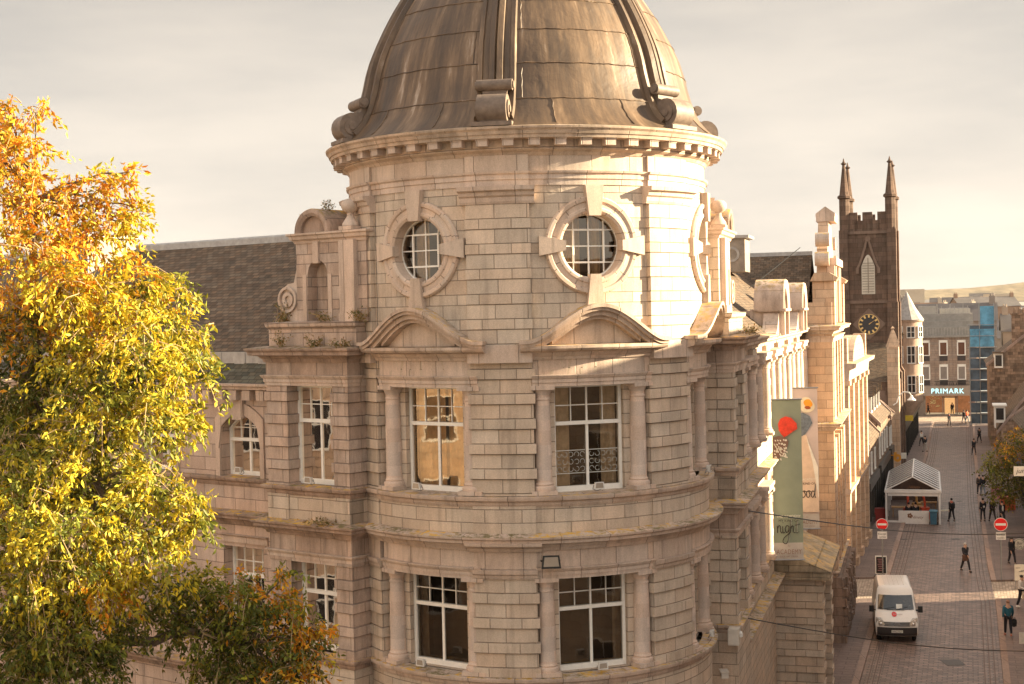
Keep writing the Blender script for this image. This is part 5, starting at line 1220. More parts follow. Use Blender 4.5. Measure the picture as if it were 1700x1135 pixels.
b = MB(); Pr = Pl2(RRm(0, 0, -14), RRm.n, RRm.t); rw = thing('blocker', Pr(uR(145), 0, -5), 'long unseen granite warehouse behind the houses on the right side of the street', 'building'); b.box(Pr, uR(97), uR(192), 0, 13.0, -10, 0); obj('wall', b, ST_B, rw); b = MB(); b.box(Pr, uR(97)-.1, uR(192)+.1, 13.0, 13.3, -10.2, .2); obj('roof', b, SLATE, rw)  # unseen mass added to keep the low sun off the far street
ot = thing('opposite_block', (-36, 30, 0), 'sunlit stone tenement block facing the left wing across its side street', 'building'); Po = Pl2((-32, 0, 0), (1, 0, 0), (0, 1, 0)); b = MB(); b.box(Po, 2, 66, 0, 17, -9, 0); obj('wall', b, WARM, ot)
b = MB(); b.box(Po, 1.9, 66.1, 16.8, 17.5, -9.1, .4); obj('cornice', b, ST_P, ot)
for i in range(16):
    for z in (2, 6, 10, 13.4): win(None, Po, 4+i*3.8, 5.6+i*3.8, z, z+2.3, ot, .02)
# scaffold tower wrapped in blue sheeting
p = at(1612, 700, 190); sc_m = Pl((p.x, 190, 0), -17, 1); sca = thing('scaffold', sc_m(1.6, 0, 0), 'scaffold tower wrapped in blue netting beside the shop at the street end', 'scaffold')
BLUE = mat('blue_netting', (.07, .10, .135), rough=.6, noise=(.9, .55)); BLUE2 = mat('bright_blue_sheet', (.10, .30, .46), rough=.5, noise=(1.2, .4))
b = MB(); sw = 3.1; rr = random.Random(2)
for i in range(9):
    z = i*1.45+.1; 
    b.box(sc_m, .05, sw*.38, z+.08, z+1.36, -.02+.04*rr.random(), .03+.03*rr.random()); b.box(sc_m, sw*.42, sw-.05, z+.08, z+1.30, -.3, -.25+.05*rr.random())
    b.box(Pl2(sc_m(0, 0, 0), -sc_m.t, -sc_m.n), .05, 2.9, z+.08, z+1.36, -.02, .02)
obj('netting', b, BLUE, sca)
b = MB(); b.box(sc_m, .0, sw-.1, 10.2, 12.4, -.05, .1); b.box(sc_m, 1.35, sw-.0, 13.0, 15.6, -.1, 0); b.box(sc_m, 0, sw, 12.4, 12.6, -2, .15); obj('sheeting', b, BLUE2, sca)
b = MB()
for u in (0, sw*.4, sw): 
    for h in (.08, -2.8): b.tube([sc_m(u, 0, h), sc_m(u, 13.2+(2.8 if u > 1 else 0), h)], .05, n=5)
for i in range(10): b.tube([sc_m(-.3, .1+i*1.45, .12), sc_m(sw+.3, .1+i*1.45, .12)], .04, n=5)
obj('scaffold_tube', b, METAL, sca)
b = MB(); [b.box(sc_m, sw*.42, sw, i*1.45-.02, i*1.45+.14, -1.2, .05) for i in range(1, 9)]; obj('deck_board', b, mat('pale_board', (.62, .66, .68)), sca)
# ================================================================ trees and plants
import numpy as np
def leaf_mat(name, trans=.26, rough=.55):
    m = bpy.data.materials.new(name); m.use_nodes = True; t = m.node_tree; t.nodes.clear(); L = t.links.new
    o = N(t, 'ShaderNodeOutputMaterial'); at_ = N(t, 'ShaderNodeAttribute'); at_.attribute_name = 'leafcol'
    d = N(t, 'ShaderNodeBsdfPrincipled'); d.inputs['Roughness'].default_value = rough; d.inputs['Specular IOR Level'].default_value = .35; tr = N(t, 'ShaderNodeBsdfTranslucent'); mx = N(t, 'ShaderNodeMixShader'); mx.inputs[0].default_value = trans
    L(at_.outputs['Color'], d.inputs['Base Color']); L(at_.outputs['Color'], tr.inputs[0]); L(d.outputs[0], mx.inputs[1]); L(tr.outputs[0], mx.inputs[2]); L(mx.outputs[0], o.inputs[0])
    return m
LEAFM = leaf_mat('autumn_leaves')
BARK = mat('bark', (.14, .10, .07), rough=.95, noise=(6, .35), bump=.6); TWIG = mat('pale_twig', (.40, .28, .15), rough=.8)
def leaves(name, P, D, size, cols, parent, seed=1, width=.40, m=LEAFM):
    """P positions (n,3), D leaf directions (n,3), size (n), cols (n,3): one folded four-corner leaf each"""
    r = np.random.default_rng(seed); n = len(P); D = D/np.linalg.norm(D, axis=1, keepdims=True)
    R = r.normal(size=(n, 3)); S = np.cross(D, R); S /= np.linalg.norm(S, axis=1, keepdims=True); U = np.cross(S, D)
    s = size[:, None]; mid = P+D*s*.45+U*s*.10
    V = np.stack([P, mid+S*s*width*.5, P+D*s, mid-S*s*width*.5, P+D*s*.5-U*s*.04], 1).reshape(-1, 3)
    me = bpy.data.meshes.new(name); me.vertices.add(5*n); me.vertices.foreach_set('co', V.ravel())
    base = np.arange(n)[:, None]*5; F = np.concatenate([base+np.array([[0, 1, 2, 4]]), base+np.array([[0, 4, 2, 3]])], 1).reshape(-1)
    me.loops.add(8*n); me.loops.foreach_set('vertex_index', F.astype(np.int32)); me.polygons.add(2*n)
    me.polygons.foreach_set('loop_start', np.arange(2*n, dtype=np.int32)*4); me.polygons.foreach_set('loop_total', np.full(2*n, 4, np.int32))
    me.update(calc_edges=True)
    ca = me.color_attributes.new('leafcol', 'FLOAT_COLOR', 'POINT'); C = np.repeat(np.concatenate([cols, np.ones((n, 1))], 1), 5, 0); ca.data.foreach_set('color', C.ravel().astype(np.float32))
    me.materials.append(m); o = bpy.data.objects.new(name, me); return link(o, parent)
def branch(b, p0, p1, r0, r1, rr, sag=.0, n=7, wob=.12, sides=7):
    p0, p1 = Vector(p0), Vector(p1); L = (p1-p0).length; pts = []; ra = []
    for i in range(n+1):
        f = i/n; p = p0.lerp(p1, f)+Vector((rr.uniform(-1, 1), rr.uniform(-1, 1), rr.uniform(-1, 1)))*wob*L*.3*math.sin(PI*f)+Vector((0, 0, sag*L*math.sin(PI*f)))
        pts.append(p); ra.append(r0+(r1-r0)*f)
    b.tube(pts, ra, n=sides); return pts
ORG = ((.95, .47, .03), (.95, .34, .02), (.85, .56, .04)); YEL = ((.92, .66, .03), (.84, .68, .06), (.66, .57, .05)); GRN = ((.30, .31, .035), (.21, .24, .03), (.46, .43, .05)); DKG = ((.11, .14, .025), (.19, .20, .03), (.27, .20, .03))
def make_tree(name, base, lobes, n_per, leaf, label, fork, seed, trunk_r=.35, droop=.5, ysc=1.2, clump=.25, nleaf=20, subforks=()):
    """lobes: (centre Vector, radius m, palette weights [(palette, w)..])"""
    r = np.random.default_rng(seed); rr = random.Random(seed); t = thing(name, base, label, 'tree'); P, D, S, C = [], [], [], []
    tb = MB(); tw = MB(); base = Vector(base); fork = Vector(fork)
    branch(tb, base-Vector((0, 0, .2)), fork, trunk_r, trunk_r*.6, rr, wob=.04, n=8, sides=12)
    for sf in subforks: branch(tb, fork+Vector((0, 0, rr.uniform(-.5, .3))), sf, .14, .06, rr, sag=.08, n=9, sides=10)
    for (c, R, pal) in lobes:
        f0 = min([Vector(q) for q in subforks], key=lambda q: (q-c).length) if subforks else fork
        pts = branch(tb, f0, c, min(.06, .02+.05*R), .012, rr, sag=.06, n=7)
        k = int(n_per*(R/1.2)**1.8*(.62 if pal[0] is ORG and pal[2] > .7 else 1))
        for i in range(k):
            d = r.normal(size=3); d /= np.linalg.norm(d); rad = R*(.35+.70*r.random()**.6)*(1+.16*math.sin(d[0]*5+c.x*3)*math.cos(d[2]*6+c.z*2))*(1.28 if r.random() < .07 else 1)
            q = np.array(c)+d*rad*np.array([1, ysc, .88])
            m = int(nleaf*(.5+r.random())); v = d*.75+r.normal(size=3)*.45+np.array([0, 0, -.15]); v /= np.linalg.norm(v); Ls = clump*(1.6+1.8*r.random()); tt = r.random((m, 1))**.8
            pos = q+v*Ls*(tt-.5)+np.array([0, 0, -1.])*Ls*.45*tt**2+r.normal(size=(m, 3))*.035*leaf/.12
            pr = r.normal(size=(m, 3)); dr = v*.55+pr*.55+np.array([0, 0, -droop])
            P.append(pos); D.append(dr); S.append(leaf*(.6+.75*r.random(m)))
            pl = pal[0] if r.random() < pal[2] else pal[1]; cc_ = np.array([pl[int(r.random()*3)] for _ in range(m)])*(.58+.42*r.random((m, 1)))*(.65+.5*r.random()); C.append(cc_)
            if i % 3 == 0: e_ = Vector(q-v*Ls*.5); tw.tube([e_-Vector(d)*R*.35, e_, Vector(q)-Vector((0, 0, Ls*.06)), Vector(q+v*Ls*.45)-Vector((0, 0, Ls*.4))], [.014, .009, .006, .004], n=4)
    obj('trunk', tb, BARK, t, smooth=60); kind(obj('twigs', tw, TWIG, t), 'stuff')
    leaves('crown', np.concatenate(P), np.concatenate(D), np.concatenate(S), np.clip(np.concatenate(C), 0, .95), t, seed)
    return t
def lobe(x, y, r, Y, pal): c = at(x, y, Y); return (c, r*Y/2400, pal)
OY = (ORG, YEL, .75); YO = (YEL, ORG, .75); YG = (YEL, GRN, .55); GY = (GRN, YEL, .6); DG = (DKG, GRN, .7); DO = (DKG, ORG, .65)
LB = [lobe(*q) for q in (
    (-30, 240, 90, 26, OY), (28, 255, 62, 25.6, OY), (10, 345, 85, 26, OY), (95, 335, 62, 25.5, OY), (150, 318, 48, 26, OY), (188, 300, 30, 26.2, OY), (215, 285, 18, 26.2, OY), (225, 345, 20, 26.2, YO), (60, 185, 26, 26, OY), (12, 190, 34, 26, OY), (55, 415, 70, 25, OY), (135, 395, 52, 26, OY), (200, 372, 36, 26, YO), (30, 490, 85, 25, OY), (110, 470, 62, 24.6, YO),
    (175, 505, 66, 25.2, YO), (225, 455, 44, 25.6, YO), (268, 500, 52, 26, YG), (310, 555, 42, 26, YG), (70, 560, 80, 25.8, DO), (150, 590, 80, 25.2, YG), (232, 580, 76, 25, YG), (300, 620, 54, 25.6, YG), (-10, 640, 90, 26.5, DG), (75, 665, 76, 26, DG),
    (160, 680, 76, 25, YG), (245, 690, 62, 25, YG), (300, 690, 34, 25.5, YG), (10, 750, 80, 25.4, GY), (95, 770, 74, 25, GY), (180, 775, 70, 26, DG), (245, 790, 50, 25, YG), (300, 830, 48, 25, YG), (325, 870, 28, 25, YG), (30, 850, 84, 24.6, YG), (120, 870, 78, 24.2, YG), (205, 870, 66, 24.8, YG), (262, 905, 48, 25, YG),
    (-10, 950, 90, 25, YG), (80, 960, 76, 24.6, YG), (165, 960, 64, 25, YO), (220, 970, 40, 25.4, YO), (20, 1060, 90, 25.5, DG), (110, 1050, 76, 25, DG), (60, 1150, 90, 25, DG), (165, 1090, 46, 25.4, DG),
    (240, 1015, 36, 27, DG), (290, 1030, 34, 27.5, DG), (205, 1030, 36, 26.4, DG), (280, 985, 40, 27.5, DG), (335, 975, 44, 28, GY), (392, 985, 52, 28, (GRN, ORG, .7)), (345, 1040, 56, 28, DG), (420, 1050, 66, 28, DG), (478, 1010, 44, 28, (GRN, ORG, .55)), (500, 1065, 46, 28, DO), (528, 1045, 24, 28, OY), (400, 1115, 66, 28, DG), (470, 1120, 54, 28, DO), (350, 1110, 40, 28, DG), (520, 1100, 26, 28, OY), (470, 955, 20, 28, (GRN, ORG, .6)))]
make_tree('broadleaf_tree', (-9.6, 27, 0), LB, 190, .125, 'large autumn tree with yellow, orange and green leaves in front of the left wing', (-9.0, 26.2, 9.5), 4, ysc=1.25, subforks=[tuple(at(60, 330, 26)), tuple(at(60, 560, 26)), tuple(at(220, 620, 26)), tuple(at(150, 800, 25.5)), tuple(at(40, 1020, 25.8)), tuple(at(400, 1060, 28))])
# small street tree, right pavement
LB2 = [lobe(*q) for q in ((1672, 735, 26, 104, (ORG, DKG, .35)), (1655, 765, 26, 104, DG), (1690, 750, 26, 105, (ORG, DKG, .4)), (1650, 795, 22, 103, DG), (1675, 790, 30, 104, DG), (1698, 790, 30, 105, DG), (1664, 818, 24, 104, DG), (1690, 815, 24, 104, DG), (1645, 775, 16, 103, DG), (1700, 725, 20, 105, (ORG, DKG, .4)))]
g1 = gnd(1674, 842); DKG2 = 0
make_tree('street_tree', (g1.x, g1.y, 0), LB2, 60, .20, 'small round dark green tree with orange top on the right pavement', (g1.x, g1.y, 2.4), 9, trunk_r=.12, clump=.3, nleaf=12, ysc=1.0)
# weeds rooted in ledges and gutters
def weed(p, n, size, label, seed, dry=False, spread=.18, up=.6):
    r = np.random.default_rng(seed); p = np.array(p); t = thing('weed', tuple(p), label, 'plant', 'weeds growing on the stonework'); b = MB(); P, D, S, C = [], [], [], []
    for i in range(n):
        e = p+np.array([r.normal()*spread, r.normal()*spread*.6, up*size*(.4+.9*r.random())]); s0 = p+np.array([r.normal()*spread*.5, r.normal()*spread*.3, 0])
        b.tube([Vector(s0), Vector((s0+e)/2+r.normal(size=3)*.03), Vector(e)], .006, n=3)
        m = 3 if dry else 9; f = r.random((m, 1)); pos = s0+(e-s0)*f+r.normal(size=(m, 3))*.03; P.append(pos); D.append(r.normal(size=(m, 3))+np.array([0, 0, .5])); S.append(.05+.05*r.random(m)); C.append(np.array([[(.20, .17, .05), (.13, .13, .04), (.30, .16, .04)][int(r.random()*3)] for _ in range(m)]))
    obj('stems', b, TWIG, t); leaves('foliage', np.concatenate(P), np.concatenate(D), np.concatenate(S), np.concatenate(C), t, seed)
W = lambda u, z, h: tuple(mL(u, z, h))
weed(W(4.75, 15.9, -.2), 26, .7, 'rusty green weed clump at the foot of the left aedicule scroll', 1, spread=.2)
weed(W(3.0, 15.9, -.12), 14, .35, 'low weeds below the niche of the left aedicule', 2, spread=.25)
weed(W(1.85, 15.9, -.1), 16, .5, 'weeds with small yellow flowers beside the pilaster foot next to the tower', 3, spread=.15)
weed(W(4.4, 15.24, .2), 14, .55, 'weed tuft climbing the left end of the parapet wall', 4, spread=.12)
weed(W(3.2, 15.24, .2), 16, .45, 'weed tuft at the middle of the left parapet foot', 5, spread=.2)
weed(W(2.2, 15.24, .2), 14, .3, 'weeds at the parapet foot where it meets the left pediment', 6, spread=.22)
weed(W(4.35, 18.15, -.9), 22, 1.0, 'dry bushy weed growing behind the left arched pediment', 7, dry=True, spread=.25)
weed(W(3.3, 18.85, -.6), 10, .45, 'small plant on top of the left arched pediment', 8, spread=.1)
weed(W(5.3, 10.6, .2), 9, .8, 'bare dry sprig hanging at the corner between left wing and bay', 9, dry=True, spread=.3, up=-.4)
weed(tuple(mR(4.2, 15.24, .25)), 16, .4, 'weed tuft on the ledge right of the round tower', 10, spread=.2)
weed(W(2.9, 10.62, .25), 20, .22, 'moss and weeds on the string course under the left bay window', 11, spread=.4)
# ================================================================ people
SKIN = mat('skin', (.50, .30, .21), rough=.6); HAIRD = mat('dark_hair', (.03, .022, .018), rough=.6); HAIRG = mat('grey_hair', (.40, .37, .34), rough=.6)
def skinmesh(name, nodes, edges, m, parent, sub=1):
    me = bpy.data.meshes.new(name); me.from_pydata([n[:3] for n in nodes], edges, []); o = bpy.data.objects.new(name, me); scene.collection.objects.link(o)
    sk = o.modifiers.new('s', 'SKIN'); sk.use_smooth_shade = True
    lay = me.skin_vertices[0] if me.skin_vertices else None
    if lay is None: me.attributes; bm = bmesh.new(); bm.from_mesh(me); bm.verts.layers.skin.verify(); bm.to_mesh(me); bm.free(); lay = me.skin_vertices[0]
    for i, n in enumerate(nodes):
        r = n[3]; r = r if isinstance(r, tuple) else (r, r); lay.data[i].radius = r; lay.data[i].use_root = (i == 0)
    ss = o.modifiers.new('b', 'SUBSURF'); ss.levels = sub; ss.render_levels = sub
    dg = bpy.context.evaluated_depsgraph_get(); dg.update(); nm = bpy.data.meshes.new_from_object(o.evaluated_get(dg)); bpy.data.objects.remove(o); nm.name = name
    nm.materials.clear(); nm.materials.append(m)
    for p in nm.polygons: p.use_smooth = True
    return link(bpy.data.objects.new(name, nm), parent)
def person(x, y, face, label, top=(.02, .02, .025), legs=(.02, .02, .025), hair=HAIRD, stride=.22, H=1.76, arms=(0, 0), hold=None, z=None, group=None, cap=None, fx=1.0, shoes=(.03, .025, .02), scarf=None, shirt=None, coat=0):
    """(x,y) photo pixel of the feet; face: degrees the figure faces, 0 = toward the camera"""
    g = gnd(x, y, .11 if z is None else z); k = H/1.76
    t = thing('person', g, label, 'person', group, local=True, rotz=R_(face)); sL, sR = stride, -stride
    def J(side):
        s = side; f = stride*s; a = arms[0 if s < 0 else 1]
        hip = (s*.09, 0, .93); knee = (s*.10, -f*.55-.03, .50); ank = (s*.10, -f if f > 0 else -f*1.1, .09 if f > 0 else .13); toe = (s*.11, ank[1]-.15, .045 if f > 0 else .05)
        sh = (s*.185, 0, 1.42); el = (s*.235, f*.45+.02-.03*a, 1.14); ha = (s*.24, f*.75-.10-.28*a, .90+.20*a)
        return hip, knee, ank, toe, sh, el, ha
    nodes = [(0, 0, .96, (.13, .10))]; edges = []
    def add(p, r, par): nodes.append((*[c*k for c in p], r)); edges.append((par, len(nodes)-1)); return len(nodes)-1
    nodes[0] = (0, 0, .96*k, (.13, .10))
    w_ = add((0, .01, 1.12), (.125, .09), 0); ch_ = add((0, .0, 1.32), (.15, .10), w_); nk = add((0, .0, 1.47), .055, ch_); hd = add((0, -.015, 1.565), (.070, .078), nk); tp = add((0, -.01, 1.665), (.074, .088), hd); add((0, -.105, 1.60), .014, hd)
    for s in (-1, 1):
        hip, knee, ank, toe, sh, el, ha = J(s)
        a = add(hip, .088, 0); b_ = add(knee, .058, a); c = add(ank, .038, b_); add(toe, (.04, .03), c)
        a = add(sh, .058, ch_); b_ = add(el, .042, a); c = add(ha, .028, b_); pm_ = add((ha[0], ha[1]-.03, ha[2]-.07), (.018, .034), c)
        for i, (dy, L_) in enumerate(((-.030, .075), (-.011, .088), (.010, .08), (.029, .062))):
            q = add((ha[0], ha[1]-.035+dy, ha[2]-.09-L_*.5), .0085, pm_); add((ha[0]-s*.012, ha[1]-.045+dy, ha[2]-.09-L_), .008, q)
        q = add((ha[0]-s*.012, ha[1]-.075, ha[2]-.07), .010, c); add((ha[0]-s*.015, ha[1]-.09, ha[2]-.105), .009, q)
    skinmesh('body', nodes, edges, SKIN, t)
    # jacket
    nodes = [(0, .01, 1.14*k, (.15, .115))]; edges = []; lo = add((0, .01, .93-coat), (.165, .125), 0); c_ = add((0, 0, 1.33), (.175, .125), 0); add((0, 0, 1.455), (.08, .075), c_)
    for s in (-1, 1):
        hip, knee, ank, toe, sh, el, ha = J(s); a = add(sh, .076, c_); b_ = add(el, .058, a); add((ha[0], ha[1]+.0, ha[2]+.015), .045, b_)
    skinmesh('jacket', nodes, edges, mat('cloth_%d_%d_%d' % tuple(int(c*200) for c in top), top, rough=.85), t)
    nodes = [(0, 0, .98*k, (.14, .105))]; edges = []
    for s in (-1, 1):
        hip, knee, ank, toe, sh, el, ha = J(s); a = add(hip, .105, 0); b_ = add(knee, .075, a); add((ank[0], ank[1], ank[2]+.02), .058, b_)
    skinmesh('trousers', nodes, edges, mat('cloth_%d_%d_%d' % tuple(int(c*200) for c in legs), legs, rough=.9), t)
    for s in (-1, 1):
        hip, knee, ank, toe, sh, el, ha = J(s); b = MB(); b.ball((ank[0]*k, (ank[1]-.06)*k, ank[2]-.035), .05, .145, .055); obj('shoe', b, mat('shoe_%d' % int(shoes[0]*100), shoes, rough=.5), t, smooth=60)
    b = MB(); b.ball((0, .012*k, 1.665*k), .088, .100, .092, n=12, k=8); obj('cap' if cap else 'hair', b, mat('cap_cloth', cap) if cap else hair, t, smooth=60)
    b = MB()
    for s in (-1, 1): b.ball((s*.03, -.098*k, 1.625*k), .012, .01, .008)
    obj('eyes', b, HAIRD, t); b = MB(); [b.ball((s*.082, .0, 1.61*k), .012, .022, .032) for s in (-1, 1)]; b.ball((0, -.092, 1.565*k), .022, .008, .006); obj('ears_and_mouth', b, SKIN, t)
    if scarf: b = MB(); b.lathe((0, 0, 1.44*k), [(.10, -.03), (.12, .02), (.085, .07)], n=12); obj('scarf', b, mat('scarf_cloth', scarf), t)
    if shirt: b = MB(); b.ball((0, -.115*k, 1.22*k), .075, .03, .2); obj('shirt', b, mat('white_shirt', shirt), t, smooth=60)
    return t
def local_pt(t, p):
    c, s = math.cos(t.rotation_euler.z), math.sin(t.rotation_euler.z); return Vector((t.location.x+p[0]*c-p[1]*s, t.location.y+p[0]*s+p[1]*c, t.location.z+p[2]))
def bag_thing(t, p, sx, sy, sz, label, col, name='shopping_bag', cat='bag', handle=True):
    q = local_pt(t, p); r = thing(name, q, label, cat, local=True, rotz=t.rotation_euler.z); b = MB()
    b.ball((0, 0, -sz*.5), sx, sy, sz*.5, n=10, k=6); b.box(WD, -sx*.8, sx*.8, -sz*.9, -sz*.12, -sy*.8, sy*.8); obj('bag_body', b, mat('bag_%d' % int(col[0]*300+col[2]*50), col, rough=.7), r)
    if handle: b = MB(); b.tube([(-sx*.5, 0, -.05), (-sx*.3, 0, .05), (sx*.3, 0, .05), (sx*.5, 0, -.05)], .012, n=5); obj('handle', b, BLACKP, r)
G = 'people walking in the street'
p1 = person(1580, 866, 195, 'man in black with a black cap and rucksack walking away beside the marquee', top=(.025, .02, .022), cap=(.01, .01, .01), scarf=(.5, .08, .05), group=G, z=.006)
bag_thing(p1, (0, .19, 1.42), .16, .10, .45, 'black rucksack on the back of the capped man beside the marquee', (.02, .018, .02), 'rucksack', 'rucksack', False)
p2 = person(1603, 949, 20, 'grey-haired man in dark coat carrying a bag in the middle of the road', hair=HAIRG, group=G, z=.006, stride=.28, arms=(.9, 0), coat=.18)
bag_thing(p2, (-.26, -.32, 1.12), .17, .12, .42, 'brown bag hugged by the grey-haired man in the middle of the road', (.09, .045, .03))
p3 = person(1674, 1056, 172, 'bald man in teal hooded jacket seen from behind on the near right pavement', top=(.02, .105, .15), hair=mat('shaved_hair', (.30, .17, .12)), group=G, stride=.2, shoes=(.35, .12, .08))
bag_thing(p3, (-.27, .0, .86), .14, .07, .42, 'black bag hanging from the right hand of the man in teal', (.015, .015, .015))
p4 = person(1680, 937, 15, 'woman in black with long dark hair on the right pavement behind the no-entry sign', group=G, H=1.68)
b = MB(); b.ball((0, .06, 1.52), .10, .07, .17); obj('long_hair', b, HAIRD, p4, smooth=60)
p5 = person(1697, 1010, 30, 'person in white top and black trousers at the right edge of the pavement', top=(.62, .58, .54), group=G, shoes=(.7, .68, .62), arms=(.9, .9))
bag_thing(p5, (-.1, -.3, 1.0), .2, .1, .5, 'pale bag held by the person in the white top', (.52, .44, .33))
p6 = person(1632, 866, 188, 'person all in black, leftmost of three walking away near the right kerb', group=G, stride=.1)
bag_thing(p6, (0, .18, 1.2), .07, .05, .14, 'small white pouch on the back of the leftmost of three walkers', (.6, .58, .55), 'pouch', 'bag', False)
p7 = person(1648, 866, 186, 'person in black jacket, middle of three walking away near the right kerb', group=G, top=(.03, .03, .045), legs=(.05, .045, .05), stride=.3, coat=.12)
p8 = person(1664, 872, 10, 'person in black jacket open over a white shirt, behind the right no-entry sign', group=G, shirt=(.6, .57, .52))
p9 = person(1632, 823, 185, 'person in dark jacket and pale blue jeans, right one of a couple at the kerb', legs=(.20, .23, .27), group=G)
p10 = person(1626, 820, 185, 'person in dark clothes, left one of a couple at the kerb', group=G, top=(.06, .045, .04), H=1.64, stride=.12)
person(1617, 755, 190, 'lone person in black far up the right kerb', group=G)
person(1536, 750, 200, 'person in black jacket and pale trousers on the far left pavement', legs=(.45, .42, .38), group=G, z=.11)
person(1530, 740, 200, 'person in white top beside the one in black on the far left pavement', top=(.6, .58, .54), group=G, z=.11)
person(1576, 708, 15, 'person in black with reddish scarf crossing the sunlit strip before the shop', scarf=(.4, .08, .05), group=G, z=.008)
person(1600, 702, 30, 'person in dark jacket and jeans on the sunlit strip beside the one in red', legs=(.12, .13, .17), group=G, z=.008)
person(1605.5, 702, 30, 'person in bright red-orange jacket on the sunlit strip before the shop', top=(.75, .12, .04), legs=(.25, .3, .35), group=G, z=.008)
person(1541, 689, 60, 'person in black jacket and pale scarf at the left of the shop front', scarf=(.5, .48, .45), group=G, z=.01)
person(1530, 689, 70, 'person in pale coat leftmost before the shop front', top=(.42, .34, .27), group=G, z=.01)
person(1581, 688, 180, 'dark figure entering the lit shop doorway', group=G, z=.01)
person(1596, 687, 200, 'dark figure in front of the right shop window', group=G, z=.01)
person(1602, 687, 160, 'second dark figure at the right end of the shop window', top=(.08, .03, .03), group=G, z=.01)
person(1626, 735, 200, 'dark figure in the shade under the small street tree’s far side', group=G)

# ================================================================ van
v0 = gnd(1490, 1068); van = thing('van', (v0.x+.54, v0.y+2.55, .006), 'white high-roofed van driving toward the viewer on the cobbled road', 'van', local=True, rotz=R_(-12))
VW = mat('van_paint', (.74, .72, .69), rough=.25, spec=.6, noise=(2, .04)); PLB = mat('black_plastic', (.035, .03, .03), rough=.45); VG = mat('van_glass', (.02, .025, .03), rough=.05, spec=.8); RUBR = mat('tyre_rubber', (.02, .02, .02), rough=.9)
def ring_at(z, yf, yb, hw_, bow=.12, n=5, ch=.12):
    pts = []
    for i in range(n+1):
        f = -1+2*i/n; pts.append((f*(hw_-ch), yf+bow*f*f, z))
    pts += [(hw_, yf+bow+ch, z), (hw_, (yf+yb)/2, z), (hw_, yb-.06, z), (hw_-.06, yb, z), (-hw_+.06, yb, z), (-hw_, yb-.06, z), (-hw_, (yf+yb)/2, z), (-hw_, yf+bow+ch, z)]
    return pts
VL = [(.32, -2.52, 2.55, .94), (.45, -2.58, 2.6, .97), (.80, -2.58, 2.6, .985), (1.0, -2.50, 2.6, .985), (1.14, -2.30, 2.6, .975), (1.34, -1.72, 2.6, .955), (1.36, -1.66, 2.6, .95), (1.98, -1.12, 2.6, .87), (2.08, -1.02, 2.6, .85), (2.22, -.88, 2.58, .82), (2.31, -.65, 2.54, .74), (2.34, -.3, 2.4, .6)]
def loft(b, rings, cap=True):
    for A, B in zip(rings, rings[1:]):
        n = len(A)
        for i in range(n): b.face([A[i], A[(i+1) % n], B[(i+1) % n], B[i]])
    if cap: b.face(rings[0][::-1]); b.face(rings[-1])
b = MB(); loft(b, [ring_at(*q) for q in VL]); obj('body', b, VW, van, smooth=32)
def vfront(x, z, off=.012):
    for (z0, y0, _, w0), (z1, y1, _, w1) in zip(VL, VL[1:]):
        if z0 <= z <= z1:
            f = (z-z0)/(z1-z0); hw_ = w0+(w1-w0)*f-.12; y = y0+(y1-y0)*f+.12*min(1.6, (x/hw_)**2); L_ = math.hypot(y1-y0, z1-z0); return (x, y-off*(z1-z0)/L_, z+off*max(0, (y1-y0))/L_)
def patch(b, x0, x1, z0, z1, off=.012, nx=8, nz=3, fx=None):
    g = [[vfront((x0+(x1-x0)*i/nx)*(fx(z0+(z1-z0)*j/nz) if fx else 1), z0+(z1-z0)*j/nz, off) for i in range(nx+1)] for j in range(nz+1)]
    for j in range(nz):
        for i in range(nx): b.face([g[j][i], g[j][i+1], g[j+1][i+1], g[j+1][i]])
b = MB(); patch(b, -.84, .84, 1.39, 1.99, .014, fx=lambda z: 1-.12*(z-1.39)); ws = obj('windscreen', b, VG, van, smooth=60)
b = MB(); patch(b, -.42, .40, 1.365, 1.39, .03); [b.tube([vfront(x, 1.40, .03), vfront(x+.5, 1.5, .03)], .012, n=5) for x in (-.55, .05)]; obj('wiper', b, BLACKP, ws)
b = MB(); patch(b, .02, .3, 1.43, 1.62, .018, nx=2); obj('dashboard_paper', b, mat('pale_paper', (.62, .66, .65)), ws)
b = MB(); patch(b, -.92, .92, .34, .74, .03); patch(b, -.60, .60, .80, .98, .02); obj('bumper', b, PLB, van)
b = MB(); [patch(b, -.58, .58, z, z+.02, .035) for z in (.83, .89, .95)]; b.ring(Pl2((0, 0, 0), (0, -1, 0), (1, 0, 0)), 0, .90, [(.01, 2.60), (.01, 2.62), (.09, 2.62), (.09, 2.60)], n=16, sx=1.6); obj('grille', b, mat('grille_trim', (.25, .25, .25), rough=.3, metal=.5), van)
